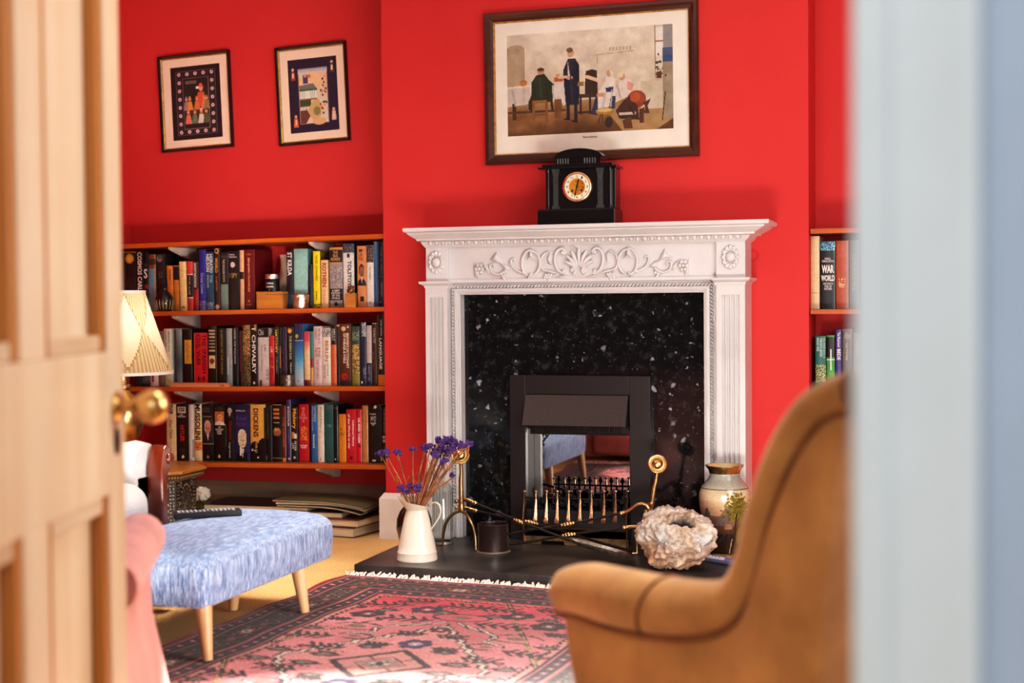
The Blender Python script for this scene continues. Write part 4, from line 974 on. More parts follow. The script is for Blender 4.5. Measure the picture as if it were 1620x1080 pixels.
# two small miniature paintings in the left alcove
cv = Canvas(110, 160, (14, 12, 14))
cv.rect(.10, .90, .06, .94, (108, 92, 96)); cv.rect(.11, .89, .067, .933, (36, 30, 30)); cv.rect(.24, .76, .16, .86, (120, 100, 104)); cv.rect(.25, .75, .167, .853, (18, 18, 16))
for i in range(5):
    for y in (.105, .895): cv.ell(.17+.165*i, y, .034, .024, (216, 190, 196)); cv.ell(.17+.165*i, y, .014, .010, (150, 90, 100))
for i in range(1, 7):
    for x in (.17, .83): cv.ell(x, .105+.79*i/7, .034, .024, (216, 190, 196)); cv.ell(x, .105+.79*i/7, .014, .010, (150, 90, 100))
cv.rect(.29, .52, .20, .245, (108, 96, 78)); cv.mottle(.26, .74, .26, .40, [(20, 22, 16), (26, 28, 18), (40, 40, 26), (16, 16, 14)])
def fig(cv, x, y, s, c, hs=(210, 150, 110)): cv.poly([(x-.055*s, y), (x-.03*s, y-.10*s), (x+.03*s, y-.10*s), (x+.055*s, y)], c); cv.ell(x, y-.125*s, .022*s, .022*s, hs); cv.ell(x, y-.145*s, .018*s, .014*s, c)
fig(cv, .60, .56, 2.0, (206, 92, 54)); cv.ell(.53, .30, .035, .018, (226, 226, 226)); cv.rect(.27, .73, .56, .66, (84, 44, 26))
for x, c in ((.30, (150, 130, 140)), (.37, (214, 140, 60)), (.51, (206, 120, 50)), (.66, (206, 130, 110)), (.71, (150, 130, 70))): fig(cv, x, .60, 1.2, c)
for x, c in ((.33, (206, 120, 100)), (.46, (96, 130, 96)), (.59, (216, 206, 200)), (.69, (86, 96, 60))): fig(cv, x, .79, 1.3, c)
cv.jitter(5)
picture('framed_miniature', 'small black framed miniature of seated figures within a dotted border', (-1.8665, 1.8525), .353, .425, 2.2, YB, .012, M['blackframe'], (.155, .85, .125, .885), cv, M['mountpink'], True, 'pair of framed miniatures in the left alcove', .02)
cv = Canvas(110, 160, (26, 24, 50)); cv.rect(.2, .8, .13, .89, (150, 130, 120)); cv.rect(.215, .785, .142, .88, (206, 196, 176))
cv.grad(.142, .2, (150, 170, 190), (206, 196, 180)); cv.rect(0, .2, 0, 1, (26, 24, 50)); cv.rect(.8, 1, 0, 1, (26, 24, 50)); cv.poly([(.22, .26), (.5, .18), (.78, .22), (.78, .45), (.22, .40)], (222, 186, 146)); cv.rect(.30, .40, .22, .34, (60, 70, 110)); cv.ell(.35, .23, .03, .025, (200, 150, 110)); cv.ell(.43, .24, .03, .03, (196, 130, 60))
cv.poly([(.22, .36), (.5, .34), (.58, .42), (.22, .43)], (110, 116, 110)); cv.rect(.22, .56, .43, .55, (216, 222, 206))
for i in range(9): cv.rect(.24+.035*i, .245+.035*i, .44, .55, (130, 150, 130))
cv.rect(.22, .58, .415, .435, (60, 96, 60)); cv.rect(.22, .45, .55, .65, (56, 84, 50)); cv.rect(.22, .56, .545, .565, (150, 84, 60)); cv.poly([(.36, .72), (.48, .58), (.60, .55), (.68, .66), (.64, .80), (.48, .84)], (196, 168, 116)); cv.ell(.56, .72, .07, .06, (126, 132, 84)); cv.poly([(.215, .66), (.33, .66), (.42, .78), (.33, .88), (.215, .88)], (104, 66, 48)); cv.rect(.22, .34, .65, .70, (206, 196, 180)); cv.ell(.6, .86, .14, .05, (206, 170, 126))
for _ in range(30): cv.ell(.70+rng.normal(0, .035), .5+rng.normal(0, .09), .018, .016, [(150, 60, 40), (56, 90, 50), (40, 40, 90), (206, 150, 60), (214, 206, 196)][rng.integers(5)])
for x, y, c in ((.10, .28, (150, 60, 44)), (.90, .22, (70, 70, 46)), (.12, .92, (214, 116, 60)), (.90, .86, (206, 180, 166))):
    cv.poly([(x-.05, y), (x-.035, y-.12), (x+.035, y-.12), (x+.05, y)], c); cv.ell(x, y-.145, .026, .022, (216, 170, 130)); cv.rect(x-.015, x+.015, y-.10, y-.03, (226, 200, 170))
cv.jitter(5)
picture('framed_miniature', 'small black framed miniature of a building within a navy border', (-1.301, 1.857), .333, .424, 2.4, YB, .012, M['blackframe'], (.16, .85, .135, .88), cv, M['mountpink'], True, 'pair of framed miniatures in the left alcove', .02)
# ------------------------------------------------------------------ shelves and brackets
SF = .02     # shelf front
def shelf(name_l, xa, za, xb, zb, th=.0185):
    mb = MB(); mb.add([(xa, SF, za-th), (xb, SF, zb-th), (xb, YB-.002, zb-th), (xa, YB-.002, za-th), (xa, SF, za), (xb, SF, zb), (xb, YB-.002, zb), (xa, YB-.002, za)], [(0, 1, 2, 3), (7, 6, 5, 4), (0, 4, 5, 1), (1, 5, 6, 2), (2, 6, 7, 3), (3, 7, 4, 0)])
    tag(build('wooden_shelf', mb, M['shelfwood'], smooth=0, bevel=.0015, loc=((xa+xb)/2, (SF+YB)/2, (za+zb)/2-th)), name_l, 'shelf', 'wooden wall shelves')
LS = {}
def line_of(a, b):
    p, q = onY(*a, SF), onY(*b, SF); return lambda X: p.z+(q.z-p.z)*(X-p.x)/(q.x-p.x)
XL_ = XL+.012; XR_ = BL-.003
for key, a, b, lab in (('T', (197.8, 386), (606.7, 369.6), 'empty topmost wooden shelf in the left alcove'), ('A', (243.7, 492.6), (608.9, 485.2), 'second wooden shelf down in the left alcove, holding the vase and wooden box'),
                       ('B', (246, 612), (608.6, 611.2), 'third wooden shelf down in the left alcove, holding the pink wooden case'), ('C', (260.7, 730.8), (604, 735.5), 'lowest wooden shelf in the left alcove')):
    LS[key] = line_of(a, b); shelf(lab, XL_, LS[key](XL_), XR_, LS[key](XR_))
zR1, zR2, zR3 = onY(1283, 361.5, SF).z, onY(1283, 489, SF).z, .60
LS['R1'] = lambda X: zR2; LS['R2'] = lambda X: zR3
for z, lab in ((zR1, 'empty topmost wooden shelf in the right alcove'), (zR2, 'middle wooden shelf in the right alcove'), (zR3, 'lowest wooden shelf in the right alcove, behind the tan armchair')):
    shelf(lab, BR+.003, z, 2.19, z)
def bracket(px, key, lab, ln=.185):
    X = onY(px, 400, SF+.03).x; z = LS[key](X)-.019
    w = .011
    mb = MB(); mb.prism([(SF+.022, z), (YB-.022, z), (YB-.022, z-.058), (YB-.05, z-.056), (SF+.028, z-.012), (SF+.02, z-.006)], lambda a, b, d: (d, a, b), X-w, X+w)
    return mb, X, z
rails = {}
for px, nm in ((275, 'left'), (497, 'right')):
    for key, lev in (('T', 'top'), ('A', 'second'), ('B', 'third'), ('C', 'lowest')):
        mb, X, z = bracket(px+{'T': -4, 'A': 0, 'B': 2, 'C': 3}[key], key, '')
        o = build('shelf_bracket', mb, M['bracket'], smooth=0, bevel=.002, loc=(X, .15, z))
        tag(o, '%s white bracket under the %s shelf of the left alcove' % (nm, lev), 'bracket', 'white shelf brackets')
        rails.setdefault(nm, X)
    X = rails[nm]; q = MB(); q.box(X-.012, X+.012, YB-.02, YB, .21, 1.19)
    tag(build('bracket_rail', q, M['bracket'], smooth=0, bevel=.002, loc=(X, YB-.01, .21)), '%s upright bracket rail on the alcove wall behind the books' % nm, 'rail', 'bracket rails')

# ------------------------------------------------------------------ books
W_, K_, G_, Y_ = (236, 232, 224), (16, 15, 17), (196, 156, 72), (232, 196, 60)
def book(key, tr, u0, u1, vt, base, deco=(), texts=(), label='', dy=0.0, depth=None, vb=None, lean=0.0, side=None):
    ox, oy, sc = tr
    y = .086+dy
    xa, xb = onY(ox+u0/sc, oy+vt/sc+50, y).x, onY(ox+u1/sc, oy+vt/sc+50, y).x
    xa += .0006; xb -= .0006
    zb = LS[key]((xa+xb)/2)+.0008
    zt = onY(ox+(u0+u1)/2/sc, oy+vt/sc, y).z
    if vb is not None: pass
    w = xb-xa; h = zt-zb; dp = depth or min(.17, .075+h*.42); yb_ = min(y+dp, YB-.024)
    t = thing('book', label, 'book', ((xa+xb)/2, (y+yb_)/2, zb), {'A': 'books on the upper left shelf', 'B': 'books on the middle left shelf', 'C': 'books on the lower left shelf', 'R1': 'books on the upper right shelf', 'R2': 'books on the lower right shelf'}[key])
    nx = max(6, min(18, int(w/.0022))); nz = max(24, int(h/.0034))
    cv = Canvas(nx, nz, base)
    for d in deco:
        k = d[0]
        if k == 'r': cv.rect(d[4] if len(d) > 4 else 0, d[5] if len(d) > 5 else 1, d[1], d[2], d[3])
        elif k == 'd': cv.ell(d[1], d[2], d[3], d[3]*w/h, d[4])
        elif k == 'g': cv.grad(d[1], d[2], d[3], d[4])
        elif k == 'm': cv.mottle(d[4] if len(d) > 4 else 0, d[5] if len(d) > 5 else 1, d[1], d[2], d[3])
        elif k == 'p':   # small portrait: collar, head, hair
            v0, v1, skin, suit, hair = d[1:6]; H = v1-v0
            cv.poly([(.0, v1), (.12, v0+H*.78), (.5, v0+H*.62), (.88, v0+H*.78), (1, v1)], suit); cv.poly([(.40, v0+H*.62), (.62, v0+H*.62), (.54, v0+H*.9)], (220, 214, 206)); cv.ell(.5, v0+H*.32, .30, H*.27, hair); cv.ell(.53, v0+H*.37, .25, H*.23, skin); cv.rect(.50, .56, v0+H*.40, v0+H*.47, tuple(int(q*.75) for q in skin)); cv.rect(.42, .66, v0+H*.50, v0+H*.525, tuple(int(q*.6) for q in skin)); cv.rect(.38, .48, v0+H*.36, v0+H*.40, tuple(int(q*.55) for q in skin)); cv.rect(.58, .68, v0+H*.36, v0+H*.40, tuple(int(q*.55) for q in skin))
    cv.jitter(4)
    bl = min(.0035, w*.16); nb = nx
    front = [(xa+w*i/nb, y-bl*math.sin(PI*i/nb)**.7 if 0 < i < nb else y) for i in range(nb+1)]
    e = min(.0022, w*.12)
    outer = [(xa, yb_)]+front+[(xb, yb_)]
    inner = [(xa+e, yb_)]+[(xa+e+(w-2*e)*i/nb, y+e) for i in range(nb+1)]+[(xb-e, yb_)]
    no = len(outer); mb = MB(); H_ = zt-zb
    sb = side or base
    def sh(p, z): return (p[0]+lean*(z-zb), p[1], z)
    for r in range(nz):
        z1 = zt-H_*r/nz; z0 = zt-H_*(r+1)/nz
        vs = [sh(p, z1) for p in outer]+[sh(p, z0) for p in outer]
        fs = [(i, i+1, no+i+1, no+i) for i in range(no-1)]
        mb.add(vs, fs, [sb]+[tuple(q) for q in cv.a[r]]+[sb])
    mb.cur = sb
    vs = [sh(p, z) for z in (zb, zt) for p in outer]+[sh(p, z) for z in (zb, zt) for p in inner]
    n2 = 2*no; fs = []
    for i in range(no-1):
        fs += [(no+i, no+i+1, n2+no+i+1, n2+no+i), (i, n2+i, n2+i+1, i+1), (n2+i, n2+no+i, n2+no+i+1, n2+i+1)]
    fs += [(0, no, n2+no, n2), (no-1, n2+no-1, n2+no+no-1, no+no-1)]
    mb.add(vs, fs)
    cover = build('cover', mb, M['cover'], t, smooth=40, normals=False)
    pg = MB(); pe = min(.004, h*.02)
    pg.add([sh(p, z) for z in (zb+.0025, zt-pe) for p in ((xa+e*1.2, y+e*1.3), (xb-e*1.2, y+e*1.3), (xb-e*1.2, yb_-.003), (xa+e*1.2, yb_-.003))], [(3, 2, 1, 0), (4, 5, 6, 7), (0, 1, 5, 4), (1, 2, 6, 5), (2, 3, 7, 6), (3, 0, 4, 7)])
    build('pages', pg, M['pages'], t, smooth=0)
    for tx in texts:
        s, v0, v1, a0, a1, c, o_ = tx[:7]
        yy = y-bl-.0006
        if o_ == 'v': fn = lambda p, q, v0=v0, v1=v1, a0=a0, a1=a1: sh((xa+w*(a0+(a1-a0)*q), yy), zt-H_*(v0+(v1-v0)*p))
        else: fn = lambda p, q, v0=v0, v1=v1, a0=a0, a1=a1: sh((xa+w*(a0+(a1-a0)*p), yy), zt-H_*(v1-(v1-v0)*q))
        lettering(s, fn, cover, ink(c), 'title_lettering', tx[7] if len(tx) > 7 else .015)
    return t
A1, A2 = (180, 360, 6.75), (400, 360, 6.75); B1, B2 = (220, 490, 7.714), (420, 490, 7.714); C1, C2 = (240, 620, 7.714), (420, 620, 7.714); R_ = (1260, 350, 3.858)
RED = (178, 30, 34)
# -- upper left shelf
book('A', A1, 108, 243, 255, (24, 20, 18), [('d', .5, .12, .34, (222, 160, 52)), ('d', .5, .12, .2, (236, 186, 90)), ('m', .42, .9, [(60, 44, 30), (34, 26, 22), (24, 20, 18)]), ('r', .0, .03, (150, 110, 50))], [], 'dark book with a glowing orange sun on its spine, far left')
book('A', A1, 245, 320, 255, K_, [], [('COSMOS CARL SAGAN', .01, .98, .2, .85, W_, 'v', .03)], 'black book with tall white capitals COSMOS down its spine')
book('A', A1, 321, 372, 262, (20, 20, 26), [('r', .55, .62, (150, 30, 40)), ('d', .4, .22, .35, (60, 60, 70))], [('S', .28, .44, .1, .9, W_, 'h', .02)], 'black book with one big white curved letter, beside the tall white capitals', .004)
book('A', A1, 373, 450, 285, (110, 158, 190), [('r', 0, .25, (120, 84, 56)), ('r', 0, 1, (206, 150, 60), .86, 1), ('r', .08, .18, (70, 46, 34))], [], 'book with brown top and pale blue spine behind the black vase')
book('A', A1, 456, 550, 280, (26, 24, 26), [('d', .4, .08, .34, (150, 140, 136)), ('d', .5, .06, .26, (90, 84, 84)), ('m', .3, .42, [(120, 96, 50), (40, 34, 30)], .3, .7)], [], 'dark book with a grey planet at the top, behind the black vase')
book('A', A1, 575, 640, 405, (214, 130, 46), [('r', .9, 1, (190, 110, 40))], [('RENAISSANCE', .08, .32, .45, .8, (60, 30, 14), 'v')], 'orange paperback with small dark title, right of the black vase', .01, lean=-.02)
book('A', A1, 642, 708, 405, (212, 134, 50), [('r', .02, .32, (24, 20, 22)), ('r', 0, .02, (226, 170, 70))], [], 'orange paperback with a black block at its top', .01)
book('A', A1, 710, 783, 360, (232, 200, 138), [('d', .5, .93, .2, (150, 110, 60))], [], 'plain pale cream book between the orange and red paperbacks', lean=-.02)
book('A', A1, 785, 850, 360, (206, 66, 60), [('r', .27, .73, (20, 18, 20)), ('r', .255, .27, W_), ('r', .72, .735, W_)], [('THE AGE', .30, .68, .3, .6, (170, 150, 140), 'v'), ('PAN', .80, .9, .3, .7, (30, 20, 20), 'v')], 'coral red paperback with a black band across the middle')
book('A', A1, 852, 905, 365, (150, 30, 36), [('r', 0, .55, (24, 18, 20))], [('SHOSTAKOVICH', .02, .52, .2, .7, W_, 'v', .02)], 'thin book black above and dark red below')
book('A', A1, 912, 983, 235, (34, 44, 140), [('g', .55, .8, (34, 44, 140), (40, 50, 150)), ('m', .84, 1, [(120, 130, 190), (60, 70, 150)])], [('Great Lives', .38, .72, .3, .75, (160, 170, 226), 'v')], 'tall royal blue book left of the teal blue one')
book('A', A1, 985, 1070, 258, (28, 76, 106), [('m', .86, .98, [(140, 160, 180), (40, 80, 110)])], [('HORATIO', .04, .36, .52, .92, W_, 'v', .02), ('NELSON', .04, .34, .08, .48, W_, 'v', .02), ('TOM', .40, .52, .55, .85, (170, 200, 210), 'v'), ('POCOCK', .40, .62, .15, .42, (170, 200, 210), 'v')], 'teal blue book with two columns of white capitals')
book('A', A1, 1075, 1135, 215, (54, 24, 22), [('d', .5, .95, .38, (220, 200, 170))], [('Q', .01, .1, .1, .9, (226, 186, 110), 'h'), ('WORLD', .16, .4, .2, .7, (220, 176, 90), 'v', .02), ('A HISTORY', .46, .7, .3, .6, (190, 140, 80), 'v')], 'brown book with gold lettering and a cream disc at its foot')
book('A', A1, 1140, 1222, 262, (122, 150, 138), [('r', 0, .56, (22, 22, 24)), ('r', .06, .1, (60, 60, 60))], [('THE ENGLISH STATE', .12, .52, .35, .65, (190, 186, 180), 'v')], 'book with black label above a grey green lower half')
book('A', A1, 1224, 1345, 245, (24, 24, 26), [('d', .42, .24, .22, (214, 208, 200)), ('r', .475, .485, (120, 120, 120))], [('Graham', .05, .08, .1, .6, W_, 'h'), ('Hamilton', .09, .12, .1, .8, W_, 'h'), ('I SPY', .38, .46, .15, .85, G_, 'h', .02)], 'wide black book with a white oval portrait and gold letters')
book('A', A1, 1347, 1392, 240, (226, 180, 136), [('r', .36, .48, (44, 24, 24))], [], 'narrow peach book with a small dark label')
book('A', A1, 1394, 1508, 235, (112, 20, 26), [('d', .45, .86, .09, G_)], [('BENJAMIN FRANKLIN', .14, .7, .32, .58, (222, 176, 120), 'v', .02), ('CASSELL', .91, .93, .25, .7, G_, 'h'), ('a life', .06, .09, .2, .7, G_, 'h')], 'broad dark red book with gold vertical title')
book('A', A2, 360, 435, 245, (20, 24, 38), [('r', .75, 1, (40, 66, 96))], [('ST KILDA', .03, .43, .2, .85, W_, 'v', .03)], 'navy book with ST KILDA in white capitals')
book('A', A2, 440, 590, 225, (148, 194, 188), [('g', 0, .2, (130, 178, 172), (150, 196, 190))], [], 'wide plain pale turquoise book behind the silver tin', side=(96, 142, 138))
book('A', A2, 597, 640, 395, (24, 26, 40), [], [('FLEMING', .1, .5, .3, .7, (90, 90, 120), 'v')], 'thin navy paperback between the turquoise and yellow books', -.006)
book('A', A2, 645, 722, 250, (238, 212, 20), [('m', .93, 1, [(30, 30, 24), (238, 212, 20)])], [('NOEL COWARD', .08, .52, .4, .7, (70, 60, 20), 'v'), ('life', .70, .86, .4, .6, (70, 60, 20), 'v')], 'bright yellow hardback right of the turquoise book', side=(120, 106, 20))
book('A', A2, 726, 805, 345, (226, 190, 142), [('r', 0, 1, (196, 120, 80), 0, .06)], [('ROTHEN', .06, .56, .25, .85, (160, 56, 34), 'v', .03), ('KING', .62, .9, .35, .7, (190, 120, 90), 'v')], 'cream book with tall brick red letters beside the yellow one', -.004)
book('A', A2, 820, 960, 210, (156, 150, 146), [('r', .03, .26, (46, 22, 20)), ('r', .03, .04, G_), ('r', .25, .26, G_), ('m', .28, .66, [(150, 144, 146), (120, 112, 116), (180, 170, 164)]), ('r', .69, .87, (20, 18, 20)), ('r', .87, .88, G_), ('d', .5, .94, .14, (20, 20, 20)), ('r', .0, .03, (200, 160, 80))],
     [('THE\nSILK\nROADS', .06, .22, .15, .85, (226, 190, 130), 'h', .01), ('A NEW\nHISTORY\nOF THE\nWORLD', .70, .86, .14, .86, W_, 'h', .01)], 'thick grey patterned book with black panels top and bottom')
book('A', A2, 965, 1085, 170, (222, 220, 214), [('m', 0, .14, [(44, 48, 56), (70, 76, 84), (110, 116, 122)]), ('r', .15, .22, (40, 40, 44), .4, .6)], [('TOLSTOY', .27, .67, .42, .78, (30, 30, 32), 'v', .03)], 'white book with tall black capitals behind the bronze bookend', side=(26, 40, 66))
book('A', A2, 1115, 1215, 195, (212, 144, 90), [('r', .06, .10, (90, 40, 26), .2, .6), ('p', .28, .65, (150, 100, 76), (44, 30, 24), (40, 30, 24)), ('r', .82, .90, (30, 26, 26), .35, .7)], [('TEAM\nOF RIVALS', .11, .24, .2, .7, (110, 56, 30), 'h')], 'tan book with a bearded man portrait on the spine')
book('A', A2, 1217, 1292, 185, (228, 224, 214), [('m', 0, .28, [(30, 30, 30), (60, 58, 56), (140, 136, 130)])], [('V', .91, .95, .35, .65, (60, 50, 40), 'h'), ('the letters', .35, .55, .4, .7, (120, 116, 110), 'v')], 'white book with a dark mottled top, near the right end')
book('A', A2, 1294, 1345, 148, (62, 110, 158), [('g', 0, .5, (90, 136, 176), (62, 110, 158)), ('r', 0, 1, (40, 70, 110), .7, 1)], [], 'slim sky blue book second from the right end of its shelf')
book('A', A2, 1348, 1402, 155, (22, 26, 30), [('d', .3, .93, .14, (200, 200, 196))], [('THE A TELLS', .06, .55, .35, .65, (110, 116, 116), 'v'), ('HISTORY', .62, .85, .35, .7, (150, 150, 146), 'v')], 'black book at the far right end, against the chimney breast')
# -- middle left shelf
book('B', B1, -60, 30, 260, (30, 40, 44), [], [], 'dark book hidden behind the pleated lampshade')
book('B', B1, 32, 130, 280, (28, 28, 30), [('m', .76, .95, [(120, 120, 126), (30, 30, 34), (70, 70, 76)])], [], 'black book under the lampshade edge with a grey picture')
book('B', B1, 133, 235, 270, (216, 206, 196), [('r', .8, .93, (160, 50, 46), .2, .5)], [], 'white book with a red mark, showing under the lampshade')
book('B', B1, 237, 300, 260, (120, 96, 76), [], [], 'brown book beside the lampshade edge')
book('B', B1, 305, 400, 230, (222, 222, 204), [('m', .75, .98, [(196, 190, 150), (140, 140, 90), (220, 216, 196)])], [('MARTIAL LAW', .05, .4, .62, .85, (110, 118, 104), 'v'), ('LONDON', .05, .3, .2, .42, (110, 118, 104), 'v')], 'off white book with grey green letters, right of the lampshade', side=(214, 216, 206))
book('B', B1, 452, 528, 235, (84, 100, 108), [('g', 0, .6, (150, 166, 170), (70, 86, 94)), ('g', .6, 1, (70, 86, 94), (130, 150, 160))], [], 'smoky grey blue book left of the one with a yellow label')
book('B', B1, 532, 650, 240, K_, [('r', .19, .60, (206, 158, 62), .2, .92), ('r', 0, 1, (90, 84, 70), .95, 1)], [('A HISTORY', .24, .56, .45, .65, (150, 110, 50), 'v')], 'black book with a large golden yellow label')
book('B', B1, 672, 838, 280, (214, 30, 44), [('r', 0, 1, (226, 130, 110), 0, .05)], [('THE SPANISH', .03, .76, .62, .95, (40, 14, 18), 'v', .01), ('CIVIL WAR', .03, .62, .2, .52, (40, 14, 18), 'v', .01), ('H', .82, .9, .3, .8, (60, 16, 22), 'h')], 'thick bright red book with dark title letters')
book('B', B1, 842, 950, 195, (18, 16, 16), [('r', .04, .44, (46, 38, 30), .05, .9)]+[('r', .07+.055*i, .09+.055*i, (206, 190, 160), .1, .85) for i in range(7)]+[('r', .49, .71, (226, 206, 170), .1, .85), ('d', .48, .59, .28, (128, 66, 24)), ('r', 0, 1, (120, 90, 40), .94, 1)], [], 'black book with cream bars and a small brown egg picture')
book('B', B1, 958, 1060, 225, (20, 18, 18), [], [('A HISTORY OF THE WORLD', .03, .8, .45, .7, (170, 140, 70), 'v')], 'black book with a thin gold vertical title')
book('B', B1, 1066, 1138, 225, (160, 170, 172), [('g', 0, 1, (170, 180, 180), (140, 152, 158)), ('r', .5, .8, (206, 210, 206), .2, .5)], [], 'slim silver grey book among black ones')
book('B', B1, 1142, 1213, 215, (22, 22, 28), [], [('UNDER THE VOLCANO', .02, .62, .35, .65, (214, 210, 204), 'v', .01)], 'slim black book with white title, right of the silver grey one')
book('B', B1, 1216, 1265, 250, (34, 14, 16), [], [('THE DAY OF THE JACKAL', .02, .75, .3, .65, (190, 50, 44), 'v')], 'slim black book with red vertical title')
book('B', B1, 1267, 1362, 185, (60, 46, 28), [('m', .0, .5, [(190, 140, 60), (120, 90, 46), (30, 24, 18), (210, 180, 130)]), ('m', .5, 1, [(150, 126, 70), (80, 64, 40), (40, 36, 26)])], [], 'mottled gold and brown book beside the CHIVALRY one')
book('B', B1, 1365, 1445, 180, (14, 14, 16), [('d', .5, .955, .16, W_), ('r', 0, .1, (180, 130, 60), .6, .9)], [('I  CHIVALRY', .06, .8, .22, .82, W_, 'v', .025)], 'black book with CHIVALRY in white capitals')
book('B', B1, 1452, 1586, 225, (214, 206, 204), [('r', 0, .16, (18, 18, 20)), ('r', .9, 1, (120, 70, 70), .1, .4), ('m', .7, .9, [(206, 196, 190), (150, 130, 130)], .7, 1)], [('Chi', .02, .12, .06, .55, W_, 'h', .0), ('Secret History', .3, .75, .25, .5, (150, 140, 136), 'v'), ('a life', .28, .4, .62, .8, (90, 80, 90), 'v')], 'white book with black top reading Chi')
book('B', B2, 48, 112, 315, (206, 40, 44), [('d', .5, .62, .42, (220, 110, 40)), ('r', .28, .32, (230, 190, 180), .3, .7)], [('LIFE', .22, .34, .3, .7, (240, 200, 190), 'v'), ('KING', .44, .78, .2, .85, (120, 30, 40), 'v', .02)], 'narrow scarlet book with an orange disc')
book('B', B2, 114, 164, 205, (18, 18, 18), [], [('HATCHEY', .05, .45, .2, .8, (232, 196, 50), 'v', .02), ('THE LIGHT', .5, .8, .3, .7, (150, 150, 130), 'v')], 'black book with yellow title above the small grey tin')
book('B', B2, 166, 198, 215, (26, 22, 24), [('r', .32, .7, (200, 140, 96), .4, .7)], [], 'very thin black book with a tan strip')
book('B', B2, 200, 264, 210, (52, 36, 62), [('m', 0, .9, [(52, 36, 62), (64, 46, 74), (90, 70, 100)], .2, .5)], [], 'dark purple book above the small grey tin')
book('B', B2, 268, 352, 205, (18, 16, 18), [('d', .4, .07, .34, (222, 150, 70)), ('d', .4, .07, .18, (240, 196, 120))], [('THE RISEN SUN', .15, .55, .35, .7, (206, 190, 150), 'v', .02), ('THE JAPAN', .6, .82, .4, .65, W_, 'v')], 'black book with a peach sun disc at its top')
book('B', B2, 355, 465, 170, (64, 128, 176), [('r', 0, .27, (40, 52, 96)), ('r', .26, .275, (170, 190, 210)), ('g', .28, .62, (34, 84, 150), (96, 170, 206)), ('g', .62, 1, (110, 176, 208), (222, 222, 216)), ('d', .28, .2, .2, (206, 190, 80))], [('V', .91, .95, .3, .55, (80, 80, 80), 'h')], 'blue to white shaded book with a dark blue top')
book('B', B2, 472, 545, 262, (232, 200, 150), [('r', 0, .18, (206, 80, 100)), ('r', .9, 1, (130, 30, 60)), ('g', .18, .4, (214, 120, 110), (232, 200, 150))], [], 'cream book with pink top and crimson foot', side=(70, 140, 140))
book('B', B2, 547, 588, 262, (60, 130, 132), [('r', .5, .66, (150, 40, 60)), ('r', .66, 1, (214, 170, 110))], [], 'narrow teal book with crimson and sand bands')
book('B', B2, 590, 693, 200, (222, 200, 196), [('r', .36, .38, (180, 120, 110), .3, .8)], [('PETER ACK', .04, .3, .55, .85, (120, 100, 104), 'v', .01), ('LONDON', .04, .22, .2, .45, (120, 100, 104), 'v', .01), ('TUDORS', .36, .52, .2, .85, (130, 60, 60), 'v', .01), ('THE HISTORY', .55, .88, .35, .65, (120, 106, 110), 'v', .01)], 'pale pink white book with grey and dull red letters')
book('B', B2, 695, 798, 220, (230, 222, 206), [('m', 0, .16, [(206, 206, 206), (150, 150, 150), (90, 90, 96)])], [('BERLIN', .22, .58, .38, .78, (176, 110, 66), 'v', .02), ('ANTONY', .6, .84, .55, .78, (130, 130, 120), 'v'), ('BEEVOR', .64, .88, .2, .42, (130, 130, 120), 'v')], 'cream book with BERLIN in rust coloured capitals')
book('B', B2, 802, 868, 195, (206, 106, 52), [('r', 0, .31, (30, 22, 20))], [('MILLY', .05, .26, .55, .85, (206, 200, 190), 'v'), ('DRAKE', .05, .24, .2, .45, (206, 200, 190), 'v')], 'book with dark top over plain terracotta orange')
book('B', B2, 870, 905, 182, (30, 32, 36), [('r', .0, .03, (206, 170, 110))], [], 'thin charcoal book left of the brown dictionary')
book('B', B2, 907, 1048, 170, (92, 48, 26), [('d', .36, .08, .2, (226, 196, 150)), ('d', .75, .05, .1, (200, 190, 170)), ('d', .4, .85, .27, (186, 36, 40)), ('d', .5, .86, .1, (120, 20, 26)), ('r', .92, 1, (44, 40, 40))], [('BREWER\'S DICTIONARY', .15, .72, .6, .84, (236, 224, 200), 'v', .02), ('OF PHRASE & FABLE', .15, .64, .33, .55, (236, 224, 200), 'v', .02)], 'thick brown dictionary with cream title and a red disc')
book('B', B2, 1054, 1150, 200, (84, 96, 60), [('m', .3, .8, [(196, 160, 80), (110, 90, 40), (60, 60, 30), (214, 190, 130)]), ('r', 0, .3, (56, 74, 60)), ('r', .8, 1, (140, 140, 60)), ('m', .08, .24, [(150, 170, 150), (56, 74, 60), (56, 74, 60)])], [], 'green and gold mottled book right of the brown dictionary')
book('B', B2, 1154, 1232, 155, (30, 34, 66), [('m', 0, .22, [(150, 160, 180), (90, 100, 120), (190, 196, 200)], .3, 1), ('r', .93, .98, W_, .15, .4), ('m', .68, .9, [(30, 34, 66), (120, 130, 140)], .5, .9)], [], 'navy book with a pale cloudy top')
book('B', B2, 1234, 1300, 190, (40, 46, 70), [('r', 0, .62, (196, 190, 186))], [('HENRY VIII', .66, .92, .3, .7, (150, 150, 170), 'v')], 'book with a long pale grey label over navy')
book('B', B2, 1302, 1362, 160, (64, 36, 24), [('m', .45, .75, [(150, 80, 40), (64, 36, 24)], .1, .5), ('r', .0, .02, (200, 190, 170))], [('THE MALTESE', .08, .32, .3, .75, (190, 170, 150), 'v')], 'dark brown book left of the tall LANGUAGE book')
book('B', B2, 1368, 1462, 60, (16, 15, 15), [('r', 0, 1, (150, 136, 60), 0, .06), ('r', .845, 1, (226, 140, 34))], [('DAVID CRYSTAL', .07, .3, .45, .62, W_, 'v', .02), ('LANGUAGE', .33, .77, .25, .62, W_, 'v', .03), ('A LITTLE BOOK OF', .34, .7, .78, .86, (150, 146, 136), 'v')], 'tall black book with LANGUAGE in white and an orange foot', -.004)
